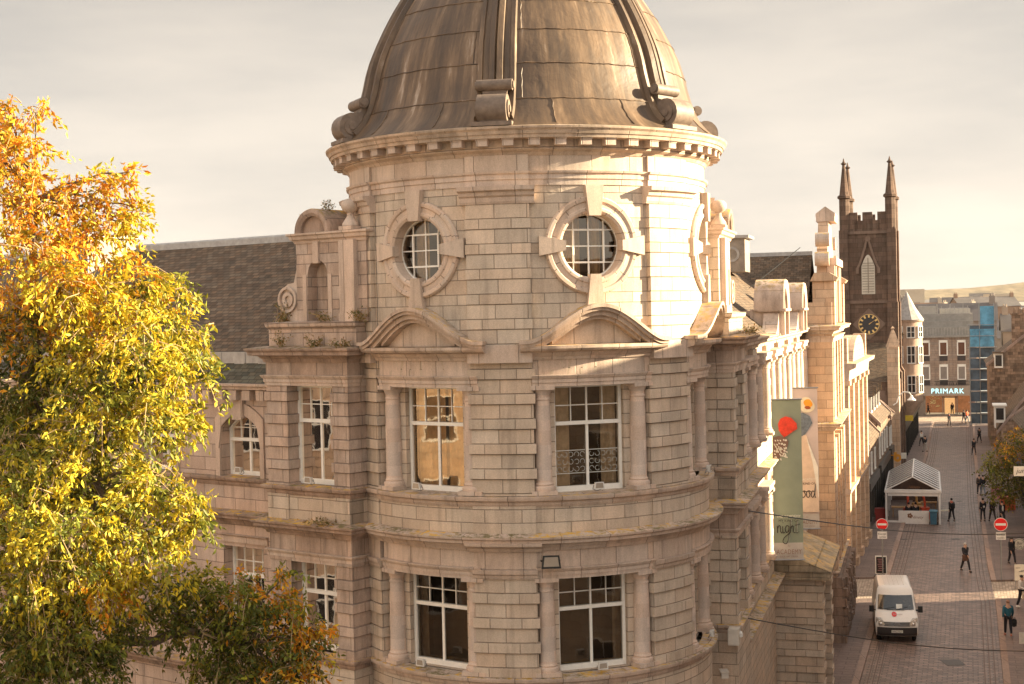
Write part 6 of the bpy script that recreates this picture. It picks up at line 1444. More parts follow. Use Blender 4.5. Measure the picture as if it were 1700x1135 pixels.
for s in (-1, 1):
    b = MB(); g_ = [vfront(s*.56, .82, .025), vfront(s*.80, .80, .03), (s*.96, -2.34, .86), (s*.955, -2.24, 1.16), vfront(s*.72, 1.12, .02), vfront(s*.60, .98, .02)]; b.face(g_); hl = obj('headlight', b, mat('headlight_glass', (.45, .42, .38), rough=.15, metal=.3), van)
    b = MB(); b.ball((s*.74, -2.53, .90), .07, .03, .07); b.ball((s*.82, -2.46, 1.02), .05, .03, .05); obj('lamp', b, mat('lamp_reflector', (.8, .76, .7), rough=.1, metal=.7), hl)
    b = MB(); b.box(WD, s*1.02, s*1.24, 1.28, 1.58, -1.62, -1.48); b.box(WD, s*.93, s*1.04, 1.34, 1.40, -1.58, -1.5); obj('wing_mirror', b, BLACKP, van)
    b = MB(); b.face([(s*.962, -1.50, 1.38), (s*.962, -.55, 1.38), (s*.882, -.58, 1.95), (s*.888, -1.02, 1.95)]); obj('side_window', b, VG, van)
    for y in (-1.72, 1.55):
        b = MB(); P = Pl2((s*.80, y, 0), (s, 0, 0), (0, 1, 0)); b.ring(P, 0, .34, [(.01, -.08), (.01, .12), (.26, .12), (.33, .10), (.34, .02), (.34, -.08)], n=24); wh = obj('wheel', b, RUBR, van, smooth=40); b = MB(); b.ring(P, 0, .34, [(.01, .13), (.20, .135), (.22, .12)], n=16, closed=False); obj('rim', b, METAL, wh)
    b = MB(); b.box(WD, s*.985 if s > 0 else -1.0, s*1.0 if s > 0 else -.985, .42, .70, -1.2, 1.1); obj('side_trim', b, PLB, van)
b = MB(); P = Pl2((0, -2.615, 0), (0, -1, 0), (1, 0, 0)); b.box(P, -.26, .26, .50, .62, 0, .02); npl = obj('number_plate', b, mat('plate_white', (.72, .70, .62)), van)
b = text_mesh('SW62 NLV', .125, P, 0, .517, .024, sx=.82); obj('plate_text', b, BLACKP, npl, weld=False)
P2 = Pl2((0, -2.02, 1.24), Vector((0, -.33, .94)), (1, 0, 0))
def bonnet(x, s_, off=.02):        # point on the bonnet: s_ 0..1 up the slope
    return vfront(x, 1.15+.18*s_, off)
b = MB(); n = 18; ctr = bonnet(-.10, .5)
b.face([bonnet(-.10+.12*math.cos(2*PI*i/n), .5+.42*math.sin(2*PI*i/n)) for i in range(n)]); obj('red_logo', b, mat('red_vinyl', (.62, .03, .03), rough=.4), van)
b = MB(); [b.face([bonnet(x, .45, .026), bonnet(x+.05, .45, .026), bonnet(x+.05, .55, .026), bonnet(x, .55, .026)]) for x in (-.16, -.09, -.02)]; [b.face([bonnet(x, .4, .02), bonnet(x+.035, .4, .02), bonnet(x+.035, .6, .02), bonnet(x, .6, .02)]) for x in (.06, .12, .18, .24)]; obj('logo_lettering', b, mat('grey_vinyl', (.5, .48, .48)), van)
b = MB(); [b.box(WD, x-.02, x+.02, 2.335, 2.355, -.2, 2.3) for x in (-.45, -.22, 0, .22, .45)]; obj('roof_rib', b, VW, van)

# ================================================================ marquee
m0 = gnd(1472, 869); m1_ = gnd(1557, 867); d_ = (m1_-m0).normalized(); ang = math.degrees(math.atan2(d_.y, d_.x)); ang = -16
MW = 3.75; ML = 12.6; mq = Pl((m0.x, m0.y, 0), ang, 1); mqt = thing('marquee', mq(MW/2, 0, 0), 'white-framed event tent with clear pitched roof on the road', 'tent')
WV = mat('white_vinyl', (.68, .65, .62), rough=.5, noise=(2, .1), bump=.4)
def mqr(u, z, h): return mq(u, z, -h)
for u in (0, MW):
    for k_ in range(5):
        b = MB(); b.box(mq, u-.07, u+.07, 0, 2.35, -ML*k_/4-.07, -ML*k_/4+.07); obj('post', b, WV, mqt)
b = MB()
for u in (-.05, MW+.05): b.tube([mq(u, 2.38, .15), mq(u, 2.38, -ML-.1)], .10, n=6)
b.box(mq, -.1, MW+.1, 2.28, 2.52, -.1, .1)
for k_ in range(10):
    h = -ML*k_/9; b.tube([mq(-.05, 2.45, h), mq(MW/2, 3.45, h), mq(MW+.05, 2.45, h)], .055, n=6)
b.tube([mq(MW/2, 3.45, .1), mq(MW/2, 3.45, -ML)], .06, n=6); obj('roof_frame', b, WV, mqt)
def clear_mat():
    m = bpy.data.materials.new('clear_vinyl'); m.use_nodes = True; t = m.node_tree; t.nodes.clear(); o = N(t, 'ShaderNodeOutputMaterial'); a = N(t, 'ShaderNodeMixShader'); tr = N(t, 'ShaderNodeBsdfTransparent'); d = N(t, 'ShaderNodeBsdfPrincipled')
    d.inputs['Base Color'].default_value = (.62, .58, .56, 1); d.inputs['Roughness'].default_value = .18; a.inputs[0].default_value = .30; t.links.new(tr.outputs[0], a.inputs[1]); t.links.new(d.outputs[0], a.inputs[2])
    n = N(t, 'ShaderNodeTexNoise'); n.inputs['Scale'].default_value = 1.2; g = N(t, 'ShaderNodeNewGeometry'); t.links.new(g.outputs['Position'], n.inputs['Vector']); bp = N(t, 'ShaderNodeBump'); bp.inputs['Distance'].default_value = .15; t.links.new(n.outputs['Fac'], bp.inputs['Height']); t.links.new(bp.outputs[0], d.inputs['Normal']); t.links.new(a.outputs[0], o.inputs[0]); return m
CLV = clear_mat(); b = MB()
for k_ in range(9):
    h0, h1 = -ML*k_/9-.05, -ML*(k_+1)/9+.05
    for s in (0, 1):
        u0 = (-.02, MW+.02)[s]; b.face([mq(u0, 2.50, h0), mq(MW/2, 3.48, h0), mq(MW/2, 3.48, h1), mq(u0, 2.50, h1)])
obj('clear_roof', b, CLV, mqt, weld=False)
b = MB()
for k_ in range(1, 10, 1):
    h = -ML*k_/9; b.face([mq(MW+.02, 2.515, h+.35), mq(MW/2, 3.50, h+.35), mq(MW/2, 3.50, h-.12), mq(MW+.02, 2.515, h-.12)]); b.face([mq(-.02, 2.515, h+.2), mq(MW/2, 3.50, h+.2), mq(MW/2, 3.50, h-.1), mq(-.02, 2.515, h-.1)])
obj('roof_stripe', b, WV, mqt, weld=False)
b = MB(); b.box(mq, .85, 3.0, .02, .98, .0, .05); b.box(mq, .1, .85, .02, .25, .0, .04); b.box(mq, -.02, .1, 0, 2.3, -ML, -ML+.1); b.box(mq, .1, MW-.1, 2.05, 2.28, -.02, .03)
b.box(Pl2(mq(MW, 0, 0), mq.t, -mq.n), 0, ML, 0, 2.3, -.02, .02); obj('wall_panel', b, WV, mqt)
b = MB(); b.box(mq, .1, MW-.1, .0, 2.3, -ML, -ML+.05); b.box(Pl2(mq(0, 0, 0), -mq.t, -mq.n), 0, ML, 0, 2.3, -.02, .02); obj('rear_panel', b, mat('brown_lining', (.12, .07, .05), noise=(1.5, .4)), mqt)
b = text_mesh('Ninety', .30, mq, 2.15, .42, .056, shear=.3); [b.ring(mq, 1.65+.11*math.cos(i*1.26), .62+.11*math.sin(i*1.26), [(.0, .056), (.085, .056)], n=8, closed=False) for i in range(5)]; obj('panel_logo', b, mat('brown_print', (.22, .11, .06)), mqt, weld=False)
b = text_mesh('Ninety', .30, mq, MW/2+.1, 2.62, .03, shear=.3); obj('gable_logo', b, mat('brown_print', (.22, .11, .06)), mqt, weld=False)
for i, (u, h, c_) in enumerate(((1.5, -2.2, (.6, .09, .05)), (2.7, -2.6, (.62, .10, .05)), (2.1, -5, (.55, .3, .1)))):
    g_ = mq(u, 0, h); b = MB(); b.tube([(g_.x, g_.y, .9), (g_.x, g_.y, 1.3), (g_.x-.1*i, g_.y, 1.75)], .09, n=8); b.box(WD, g_.x-.3, g_.x+.3, 0, .9, g_.y-.25, g_.y+.25); tag(obj('patio_heater', b, mat('red_heater_%d' % i, c_, rough=.4)), ['red heater standing inside the tent at the left', 'red heater standing inside the tent at the right', 'orange heater standing deep inside the tent'][i], 'heater')
TB = mat('table_wood', (.42, .25, .12))
for i, (u, h) in enumerate(((.9, -3), (2.2, -3.6), (3.0, -6))):
    g_ = mq(u, 0, h); t = thing('table', g_, ['wooden table inside the tent near its left post', 'wooden table inside the tent behind the counter', 'wooden table deep inside the tent at the right'][i], 'table'); b = MB(); b.box(mq, u-.6, u+.6, .80, .86, h-.4, h+.4); obj('tabletop', b, TB, t)
    for du in (-.5, .5):
        for dh in (-.3, .3): b = MB(); b.box(mq, u+du-.03, u+du+.03, 0, .8, h+dh-.03, h+dh+.03); obj('leg', b, TB, t)
def seated(u, h, lab):
    g_ = mq(u, 0, h); t = person(1500, 900, 180, lab, z=0); t.location = (g_.x, g_.y, -.30); return t
seated(1.55, -1.2, 'dark figure behind the tent counter, left of two'); seated(2.05, -1.3, 'dark figure behind the tent counter, right of two')
# wheelie bin
q = mq(3.3, 0, .35); wb = thing('wheelie_bin', q, 'blue wheelie bin at the right corner of the tent front', 'bin'); BB = mat('blue_plastic', (.045, .13, .20), rough=.5)
b = MB(); M4 = [(u, h) for u, h in ((-.26, -.30), (.26, -.30), (.26, .30), (-.26, .30))]; A = [tuple(mq(3.3+u*.8, .08, .35+h*.8)) for u, h in M4]; B_ = [tuple(mq(3.3+u, 1.0, .35+h)) for u, h in M4]; loft(b, [A, B_]); obj('bin_body', b, BB, wb)
b = MB(); b.box(mq, 3.3-.30, 3.3+.30, 1.0, 1.07, .02, .70); b.box(mq, 3.3-.24, 3.3+.24, 1.07, 1.10, .1, .62); obj('lid', b, mat('blue_lid', (.09, .20, .27), rough=.5), wb)
for s in (-1, 1): b = MB(); b.ring(Pl2(mq(3.3+s*.27, 0, .1), mq.t, mq.n), 0, .1, [(.01, -.03), (.1, -.03), (.1, .03), (.01, .03)], n=12); obj('wheel', b, RUBR, wb)
q = gnd(1461, 866); b = MB(); b.box(WD, q.x-.5, q.x+.35, .11, .95, q.y-.3, q.y+.3); b.box(WD, q.x-.55, q.x+.4, .95, 1.02, q.y-.35, q.y+.35); tag(obj('planter_box', b, mat('red_paint', (.28, .03, .025), rough=.5)), 'dark red planter box behind the left no-entry sign', 'planter')
q = gnd(1567, 857); t = thing('bench', (q.x, q.y, 0), 'pale low bench in the road at the right side of the tent', 'bench', local=True, rotz=R_(5)); b = MB(); b.box(WD, -.75, .65, .42, .48, -.2, .2); obj('seat', b, mat('pale_bench', (.62, .55, .42)), t); [obj('leg', (lambda b: (b.box(WD, u-.03, u+.03, 0, .42, -.15, .15), b)[1])(MB()), METAL, t) for u in (-.6, .5)]

# ================================================================ signs
def no_entry(xs, ys, xb, yb, r, lab):
    g_ = gnd(xb, yb, .11); p = at(xs, ys, g_.y); t = thing('no_entry_sign', g_, lab, 'traffic sign'); P = Pl((g_.x, g_.y, 0), -10, 1)
    b = MB(); b.tube([g_, (g_.x, g_.y, p.z+r)], .035, n=8); obj('pole', b, METAL, t)
    b = MB(); b.ring(P, 0, p.z, [(.01, .04), (.01, .055), (r, .055), (r, .04)], n=28); d = obj('sign_disc', b, mat('sign_white', (.75, .73, .70), rough=.4), t)
    b = MB(); b.ring(P, 0, p.z, [(.01, .055), (.01, .062), (r*.93, .062), (r*.93, .055)], n=28); obj('red_disc', b, mat('sign_red', (.72, .02, .02), rough=.4), d)
    b = MB(); b.box(P, -r*.74, r*.74, p.z-r*.17, p.z+r*.17, .05, .07); obj('white_bar', b, mat('sign_white', (1, 1, 1)), d)
    b = MB(); zz = p.z-r-.08; b.box(P, -.27, .27, zz-.42, zz, .04, .055); pl = obj('plate', b, mat('sign_white', (1, 1, 1)), t)
    b = text_mesh('Except', .17, P, 0, zz-.19, .06, ext=0); obj('plate_text', b, BLACKP, pl, weld=False); b = text_mesh('cycles', .17, P, 0, zz-.36, .06); obj('plate_text', b, BLACKP, pl, weld=False)
no_entry(1464.7, 870, 1465.8, 960, .34, 'red no-entry sign on a pole on the left pavement in front of the tent')
no_entry(1665, 870, 1662.5, 963, .38, 'red no-entry sign on a pole on the right pavement')
g_ = gnd(1463, 957, .11); t = thing('a_board', g_, 'black pavement board with white frame at the foot of the left no-entry sign', 'sandwich board', local=True, rotz=R_(-12))
b = MB(); P = Pl2((0, 0, 0), Vector((0, -1, .08)), (1, 0, 0)); b.box(WD, -.33, .33, .16, 1.22, -.05, .05); obj('frame', b, PAINT, t); b = MB(); b.box(WD, -.28, .28, .21, 1.17, -.065, -.04); bd = obj('board', b, mat('blackboard', (.025, .022, .022)), t)
b = MB(); [b.box(WD, -.2+.03*(i % 3), .12+.04*(i % 2), 1.02-i*.11, 1.05-i*.11, -.07, -.06) for i in range(7)]; obj('chalk_writing', b, mat('pink_chalk', (.45, .2, .2)), bd); b = MB(); b.box(WD, -.42, .42, 0, .09, -.22, .22); b.box(WD, -.2, .2, .09, .17, -.05, .05); obj('foot', b, PLB, t)
# right edge: hanging disc sign, shop sign, panels, pink board, orange planter
g_ = at(1692, 903, 88); t = thing('hanging_sign', g_, 'round white hanging sign with dark writing at the right edge', 'sign'); P = Pl((g_.x, g_.y, 0), -12, 1)
b = MB(); b.ring(P, 0, g_.z, [(.01, 0), (.01, .05), (.34, .05), (.34, 0)], n=28); d = obj('disc', b, mat('cream_sign', (.66, .62, .54)), t); b = MB(); b.ring(P, 0, g_.z, [(.28, .05), (.28, .06), (.31, .06), (.31, .05)], n=28); obj('rim', b, mat('green_sign', (.10, .14, .10)), d)
b = text_mesh('Bar', .26, P, 0, g_.z-.02, .07, shear=.3); obj('sign_text', b, BLACKP, d, weld=False); b = text_mesh('Café', .17, P, 0, g_.z-.2, .07); obj('sign_text', b, BLACKP, d, weld=False); b = MB(); b.box(P, -.75, 1.6, g_.z+.40, g_.z+.46, -.0, .05); obj('bracket', b, BLACKP, t)
g_ = at(1683, 774, 84); t = thing('shop_sign', g_, 'white rectangular sign reading juniper projecting at the right edge', 'sign'); P = Pl((g_.x, g_.y, 0), -10, 1)
b = MB(); b.box(P, 0, 1.5, g_.z-.56, g_.z, -.05, .05); s_ = obj('sign_board', b, mat('cream_sign', (.7, .68, .62)), t); b = text_mesh('juniper', .40, P, .12, g_.z-.38, .06, align='LEFT', shear=.25); obj('sign_text', b, BLACKP, s_, weld=False); b = MB(); b.box(P, 1.5, 3.2, g_.z-.32, g_.z-.26, -.02, .02); obj('bracket', b, BLACKP, t)
g_ = gnd(1694, 975, .11); t = thing('menu_board', g_, 'white printed board standing at the right edge above the person in white', 'sign'); P = Pl((g_.x, g_.y, 0), -8, 1); b = MB(); b.box(P, -.3, .9, .5, 1.4, -.02, .03); s_ = obj('board', b, mat('cream_sign', (.7, .68, .62)), t); b = MB(); rr = random.Random(3); [b.poly(P, [(x, z), (x+.25, z+rr.uniform(-.1, .1)), (x+.25, z+.03+rr.uniform(-.02, .02)), (x, z+.03)], .03, .04) for x, z in [(rr.uniform(-.25, .5), rr.uniform(.6, 1.3)) for _ in range(7)]]; obj('board_print', b, BLACKP, s_); [obj('leg', (lambda b: (b.box(P, u-.02, u+.02, 0, .5, -.02, .02), b)[1])(MB()), METAL, t) for u in (-.25, .8)]
g_ = gnd(1654, 829, .11); b = MB(); b.box(WD, g_.x-.4, g_.x+.4, .11, 1.05, g_.y-.12, g_.y+.12); b.box(WD, g_.x-.34, g_.x+.34, 1.05, 1.2, g_.y-.1, g_.y+.1); b.box(WD, g_.x-.3, g_.x+.3, .3, .9, g_.y-.14, g_.y-.11); tag(obj('pavement_board', b, mat('pink_board', (.55, .24, .27))), 'pink pavement board under the small street tree', 'sandwich board')
g_ = gnd(1673, 846, .11); b = MB(); b.box(WD, g_.x-.5, g_.x+.5, .11, 1.05, g_.y-.3, g_.y+.3); b.box(WD, g_.x-.55, g_.x+.55, 1.05, 1.15, g_.y-.35, g_.y+.35); tag(obj('planter_box', b, mat('orange_paint', (.6, .12, .05), rough=.5)), 'orange-red box standing below the small street tree', 'planter')
g_ = gnd(1698, 1075, .11); t = thing('plaque', g_, 'cream panel on a short post at the lower right edge', 'sign'); P = Pl((g_.x, g_.y, 0), -10, 1); b = MB(); b.box(P, -.15, .5, .3, .8, -.03, .03); obj('panel', b, mat('cream_sign', (.7, .68, .62)), t); b = MB(); b.box(P, .1, .2, 0, .3, -.03, .03); obj('post', b, METAL, t)
# hanging signs and lamp on the left row
P = Pl(LRm(60, 0, 1.3), -15, 1); pz = zat(1508, 686, 148)
b = MB(); b.box(P, -1.2, -.1, pz-.35, pz+.2, -.06, .06); tag(obj('hanging_sign', b, mat('yellow_sign', (.65, .47, .05))), 'yellow hanging sign under the turreted tenement', 'sign')
g_ = at(1490, 760, 124); t = thing('hanging_sign', g_, 'orange hanging sign with round cut-out above the tent roof', 'sign'); P = Pl((g_.x, g_.y, 0), -15, 1); b = MB(); b.ring(P, 0, g_.z, [(.12, -.03), (.12, .03), (.34, .03), (.34, -.03)], n=16); b.box(P, -.3, -.05, g_.z, g_.z+.5, -.03, .03); b.box(P, -.9, -.3, g_.z+.2, g_.z+.26, -.02, .02); obj('board', b, mat('orange_sign', (.65, .28, .03)), t); b = MB(); b.box(P, .3, .75, g_.z-.05, g_.z+.45, -.04, .04); obj('side_panel', b, mat('cream_sign', (.7, .68, .62)), t)
g_ = LRm(46, 7.0, .1); t = thing('wall_lamp', g_, 'swan-neck street lamp on a wall bracket above the left pavement', 'lamp'); n_ = LRm.n; b = MB(); b.tube([g_, g_+n_*.3+Vector((0, 0, .2)), g_+n_*.5+Vector((0, 0, .8)), g_+n_*.9+Vector((0, 0, 1.2)), g_+n_*1.4+Vector((0, 0, 1.15)), g_+n_*1.6+Vector((0, 0, .85))], .06, n=6); obj('arm', b, PAINT, t); c_ = g_+n_*1.6; b = MB(); b.lathe((c_.x, c_.y, c_.z+.45), [(0, .45), (.1, .42), (.15, .25), (.38, .05), (.40, 0), (0, -.02)], n=12); obj('lamp_shade', b, PAINT, t)
# wires across the street
def wire(pts, lab, r=.02):
    P = [Vector(p) for p in pts]; out_ = []
    for a, c in zip(P, P[1:]):
        for i in range(12):
            f = i/12; out_.append(a.lerp(c, f)-Vector((0, 0, .18*math.sin(PI*f)*((c-a).length/15))))
    b = MB(); b.tube(out_+[P[-1]], r, n=5); tag(obj('cable', b, BLACKP), lab, 'cable')
wire([at(1243, 848, 41.5), at(1725, 884, 62)], 'upper thin cable strung across the street above the van', .018)
wire([at(1230, 1024, 42), at(1725, 1081, 60)], 'lower thin cable strung across the street in front of the van', .018)
wire([wR(27, 18.3, -3.9), xr(4.5, 15.3, 3)], 'thin cable hanging over the dark cross roof, nearer one', .02)
wire([xr(.2, 18.8, 5), xr(4.9, 15.0, 9)], 'thin cable hanging over the dark cross roof, farther one', .02)

# ================================================================ banners
def banner(s, ztop, L_, wd, cols, lab, which):
    o = wR(s, 0, .0); P = Pl((o.x, o.y, 0), -3, 1); t = thing('banner', (o.x, o.y, ztop-L_), lab, 'banner', 'banners on the street wing')
    c1, c2 = cols; zb = ztop-L_; u0 = .20; 
    b = MB(); n = 24
    def cloth(z0, z1, m_, nm, par, off=0):
        b = MB(); k_ = max(2, int((z1-z0)/.25))
        for i in range(k_):
            for j in range(4):
                f = lambda a_, zz: P(u0+wd*a_, zz, off+.03*math.sin(zz*1.3+a_*2)+.012*math.sin(zz*4+a_*7))
                za, zc = z0+(z1-z0)*i/k_, z0+(z1-z0)*(i+1)/k_; b.face([f(j/4, za), f((j+1)/4, za), f((j+1)/4, zc), f(j/4, zc)])
        return obj(nm, b, m_, par, smooth=60)
    main = cloth(zb+.62, ztop, c1, 'cloth', t); foot = cloth(zb, zb+.62, c2, 'foot_panel', t)
    for z in (ztop, zb):
        b = MB(); b.tube([P(-.15, z, 0), P(u0+wd+.04, z, 0)], .028, n=8); obj('pole', b, METAL, t)
    F = .06
    def shape(pts, nm, m_, h=F): 
        b = MB(); b.face([P(u0+wd*x, ztop-L_*y, h) for x, y in pts]); return obj(nm, b, m_, main, weld=False)
    def blob(cx, cy, rx, ry, k_=20, tw=0): return [(cx+rx*math.cos(2*PI*i/k_)*(1+.18*math.sin(2*2*PI*i/k_+tw)), cy+ry*math.sin(2*PI*i/k_)) for i in range(k_)]
    BK = mat('banner_black', (.03, .025, .025)); WH = mat('banner_white', (.70, .68, .62))
    rr = random.Random(which)
    if which == 1:
        shape([(.20, .15), (.28, .12), (.45, .105), (.65, .115), (.83, .15), (.85, .185), (.70, .20), (.50, .225), (.40, .235), (.30, .215), (.22, .19)], 'red_shape', mat('banner_red', (.62, .055, .03), noise=(6, .3)))
        shape([(.02, .235), (.22, .225), (.42, .235), (.55, .26), (.50, .30), (.42, .345), (.25, .36), (.05, .40), (.0, .40)], 'figure_shape', mat('banner_figure', (.18, .11, .09)), F-.004)
        b = MB()
        for i in range(60):
            x, y = rr.uniform(.03, .46), rr.uniform(.245, .37); b.face([P(u0+wd*(x+dx), ztop-L_*(y+dy), F+.004) for dx, dy in ((0, 0), (.05, .004), (.055, .012), (.01, .01))])
        obj('figure_pattern', b, WH, main, weld=False)
        lines = ('THE ACADEMY', 'MY KIND OF'); zy = (.735, .762); script = 'night'; sy = .83
    else:
        shape(blob(.55, .12, .32, .055), 'plate_shape', mat('banner_cream', (.66, .60, .46))); shape(blob(.62, .11, .17, .03), 'flower_shape', mat('banner_orange', (.75, .32, .03)), F+.005); shape(blob(.6, .14, .12, .012), 'flower_base', mat('banner_brown', (.3, .08, .03)), F+.006)
        shape([(.20, .18), (.42, .175), (.68, .20), (.78, .25), (.60, .30), (.48, .33), (.30, .345), (.20, .32)], 'figure_shape', mat('banner_denim', (.13, .16, .20), noise=(9, .4)), F-.004)
        shape([(.0, .43), (.45, .33), (.55, .34), (.95, .60), (.99, .88), (0, .88)], 'skirt_shape', mat('banner_skirt', (.60, .47, .37)), F-.006); shape([(.52, .34), (.97, .56), (.99, .80), (.75, .52)], 'skirt_light', WH, F-.002)
        lines = ('THE ACADEMY', 'MY KIND OF'); zy = (.655, .685); script = 'food'; sy = .775
    for i, (tx, y) in enumerate(zip(lines, zy)):
        b = text_mesh(tx, .135, P, u0+wd/2, ztop-L_*y, F+.006, sx=.96); obj('banner_text', b, WH if i == 0 else BK, main, weld=False)
    b = MB()
    # brush-script word as pen strokes
    S = {'n': [[(0, .5), (.02, 0)], [(.02, .3), (.15, .5), (.27, .42), (.28, .1), (.36, .0), (.42, .06)]], 'i': [[(0, .45), (.02, .05), (.1, 0), (.16, .06)], [(.03, .68), (.04, .72)]], 'g': [[(.3, .45), (.12, .5), (.0, .25), (.1, .02), (.28, .15), (.32, .45), (.28, -.4), (.05, -.75), (-.22, -.6), (-.05, -.3), (.4, .0)]],
         'h': [[(.08, 1.1), (.0, 0)], [(.02, .25), (.15, .48), (.26, .4), (.27, .08), (.36, 0), (.42, .06)]], 't': [[(.14, .85), (.05, .1), (.14, .0), (.26, .08)], [(-.08, .52), (.34, .60)]],
         'f': [[(.45, 1.0), (.28, 1.12), (.14, .6), (.05, -.1), (-.1, -.15), (-.3, .1), (-.1, .3), (.3, .2)]], 'o': [[(.2, .48), (.03, .4), (.02, .1), (.18, .0), (.32, .2), (.2, .48), (.4, .42)]], 'd': [[(.3, .42), (.1, .45), (.02, .15), (.16, .0), (.32, .3), (.42, 1.0), (.36, .1), (.46, .0)]]}
    x = 0; adv = {'n': .46, 'i': .22, 'g': .44, 'h': .48, 't': .36, 'f': .46, 'o': .42, 'd': .5}; tot = sum(adv[c_] for c_ in script); sc = wd*.78/tot
    for c_ in script:
        for st in S[c_]:
            pts = [P(u0+wd*.11+(x+px_)*sc, ztop-L_*sy+py_*sc*1.25, F+.01) for px_, py_ in st]
            if len(pts) > 3:      # smooth
                q = []
                for i in range(len(pts)-1):
                    p0_, p1_, p2_, p3_ = pts[max(i-1, 0)], pts[i], pts[i+1], pts[min(i+2, len(pts)-1)]
                    for j in range(5): f = j/5; q.append(.5*((2*p1_)+(p2_-p0_)*f+(2*p0_-5*p1_+4*p2_-p3_)*f*f+(3*p1_-p0_-3*p2_+p3_)*f**3))
                pts = q+[pts[-1]]
            b.tube(pts, .016, n=4)
        x += adv[c_]
    obj('script_word', b, BK, main)
    BR = mat('banner_brown_text', (.30, .19, .15))
    b = text_mesh('ACADEMY', .25, P, u0+wd/2, zb+.22, F+.006, sx=.72, space=1.12); obj('foot_text', b, BR, foot, weld=False)
    b = text_mesh('SHOP. EAT. DRINK.', .08, P, u0+wd/2, zb+.10, F+.006); obj('foot_text', b, BR, foot, weld=False); b = text_mesh('the', .08, P, u0+wd/2, zb+.49, F+.006); obj('foot_text', b, BR, foot, weld=False)
banner(14.4, 12.66, 5.85, 1.06, (mat('banner_green', (.235, .275, .215), rough=.7, noise=(.8, .12)), mat('banner_foot', (.50, .46, .42))), 'pale green vertical banner with a red shape and the word night', 1)
banner(23.0, 12.6, 5.95, 1.06, (mat('banner_pink', (.50, .42, .40), rough=.7, noise=(.8, .1)), mat('banner_foot', (.50, .46, .42))), 'pinkish vertical banner with a white skirt and the word food', 2)
# small black shop sign and grey pipe near the porch
g_ = at(1329, 1013, 55); t = thing('shop_sign', g_, 'small black projecting sign with white letters below the porch roof', 'sign'); P = Pl((g_.x, g_.y, 0), -5, 1); k_ = 55/2400
b = MB(); b.box(P, 0, 18*k_, g_.z-16*k_, g_.z, -.05, .05); s_ = obj('sign_board', b, mat('blackboard', (.02, .02, .02)), t); b = text_mesh('ODeMy', .135, P, 9*k_, g_.z-11*k_, .056); obj('sign_text', b, PAINT, s_, weld=False)
c0 = at(1333, 1031, 55.3); b = MB(); b.tube([(c0.x, c0.y, .1), (c0.x, c0.y, c0.z)], .075, n=10); b.tube([(c0.x, c0.y, c0.z-2.2), (c0.x, c0.y, c0.z-2.1)], .10, n=10); tag(obj('downpipe', b, mat('grey_pipe', (.45, .45, .47), rough=.4)), 'light grey vertical pipe below the small black sign', 'pipe')
b = MB(); b.box(Pl2(c0, (0, -1, 0), (1, 0, 0)), -.9, .9, -.0, 0, 0, 0) if False else None

# ================================================================ floodlights and boxes on the building
def floodlight(p, a, lab, big=False):
    t = thing('floodlight', p, lab, 'floodlight', None if big else 'small floodlights on the window sills', local=True, rotz=R_(a)); s = 1.0 if big else .55
    m_ = BLACKP if big else mat('white_metal', (.66, .64, .60), rough=.4)
    b = MB(); A = [(x*s, .0, z*s) for x, z in ((-.17, -.12), (.17, -.12), (.17, .13), (-.17, .13))]; B_ = [(x*s, -.20*s, z*s) for x, z in ((-.24, -.16), (.24, -.16), (.20, .16), (-.20, .16))]; loft(b, [A, B_]); h_ = obj('housing', b, m_, t)
    b = MB(); b.face([(x*s, -.206*s, z*s) for x, z in ((-.19, -.11), (.19, -.11), (.16, .12), (-.16, .12))]); obj('lens', b, mat('lamp_lens', (.32, .27, .22), rough=.15), h_)
    b = MB(); b.tube([(-.22*s, -.05*s, 0), (-.24*s, .04*s, -.16*s if not big else 0), (0, .10*s, -.26*s if not big else 0), (.24*s, .04*s, -.16*s if not big else 0), (.22*s, -.05*s, 0)], .02*s, n=5); b.tube([(0, .0, 0), (0, .22*s, -.02)], .03*s, n=5); obj('bracket', b, m_ if big else METAL, t)
m = Cyl(CT, RW, 3.6); floodlight(m(0, 9.98, .22), 3.6, 'black floodlight fixed above the lower windows of the round tower', True)
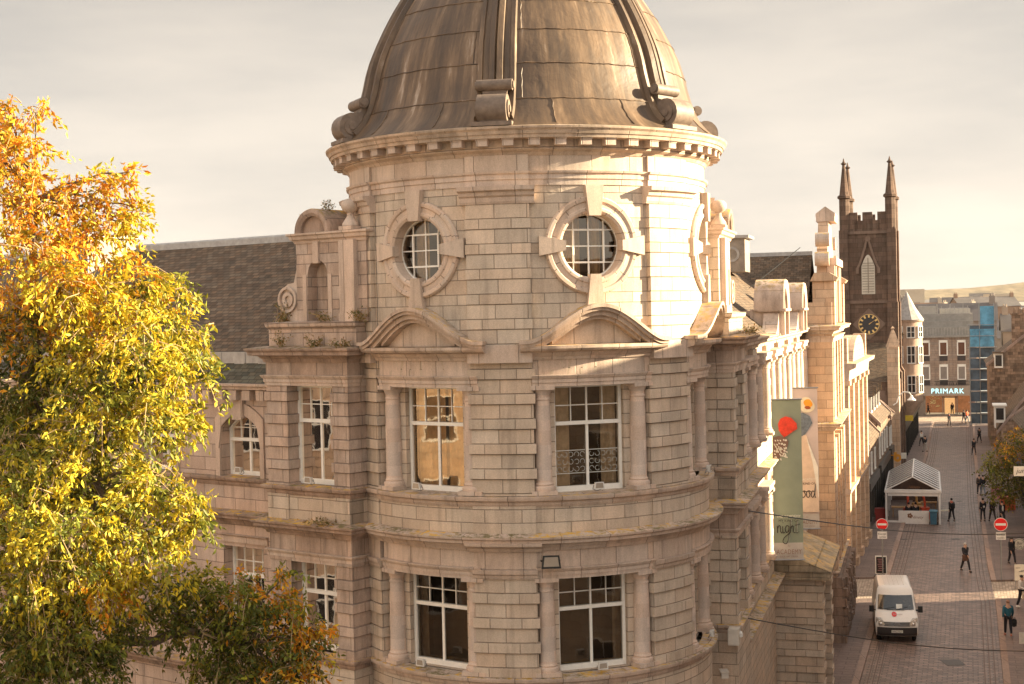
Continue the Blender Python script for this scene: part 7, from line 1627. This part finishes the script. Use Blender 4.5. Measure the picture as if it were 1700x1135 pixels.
for a, z, lab in ((18.5, 11.66, 'small white floodlight on the sill of the upper middle tower window'), (-37.2, 11.66, 'small white floodlight on the sill of the upper left tower window'), (74.2, 11.66, 'small white floodlight on the sill of the upper right tower window'), (18.5, 7.22, 'small white floodlight on the sill of the lower middle tower window'), (-37.2, 7.22, 'small white floodlight on the sill of the lower left tower window'), (74.2, 7.22, 'small white floodlight on the sill of the lower right tower window')):
    floodlight(Cyl(CT, RW, a)(0, z+.08, .0), a, lab)
floodlight(mL(3.6, 11.72, .04), -37.2, 'small white floodlight on the sill of the flat bay left of the tower'); floodlight(wL(7.3, 11.72, .04), -37.2, 'small white floodlight on the sill of the arched wing window')
p = at(1209, 1043, 40.3); t = thing('service_box', p, 'cream metal box on the pier right of the tower, with a small camera beside it', 'utility box', local=True, rotz=R_(-16)); b = MB(); b.box(WD, 0, .30, -.45, 0, -.12, .3); obj('box_body', b, mat('cream_metal', (.58, .53, .46), rough=.5), t); b = MB(); b.box(WD, .03, .27, -.42, -.03, -.135, -.115); obj('door', b, mat('cream_metal', (1, 1, 1)), t)
p = at(1229, 1050, 40.5); b = MB(); b.tube([p, p+Vector((-.02, -.22, -.03))], .06, n=8); b.tube([p, p+Vector((0, .2, .1))], .02, n=5); tag(obj('security_camera', b, mat('white_metal', (.7, .7, .7))), 'small white security camera beside the cream metal box', 'camera')
p = at(1203, 1120, 40); b = MB(); b.box(WD, p.x-.1, p.x+.1, p.z-.08, p.z+.08, p.y-.1, p.y+.3); b.box(WD, p.x-.12, p.x+.12, p.z+.08, p.z+.1, p.y-.12, p.y+.3); tag(obj('junction_box', b, mat('cream_metal', (1, 1, 1))), 'tiny cream junction box below the larger metal box at the bottom', 'utility box')
bpy.context.view_layer.update()
# ---------------------------------------------------------------- town air
def haze_box():
    b = MB(); x, y0, y1, z0, z1 = 2600, -420, 4200, -1.2, 140
    b.box(WD, -x, x, z0, z1, y0, y1); me_m = bpy.data.materials.new('town_air'); me_m.use_nodes = True; t = me_m.node_tree; t.nodes.clear(); o_ = N(t, 'ShaderNodeOutputMaterial'); v = N(t, 'ShaderNodeVolumePrincipled')
    v.inputs['Color'].default_value = (.95, .88, .78, 1); v.inputs['Density'].default_value = HAZE; v.inputs['Anisotropy'].default_value = 0; t.links.new(v.outputs[0], o_.inputs['Volume'])
    h = obj('haze', b, me_m); h['kind'] = 'stuff'; h.display_type = 'WIRE'
HAZE = .00004
haze_box()
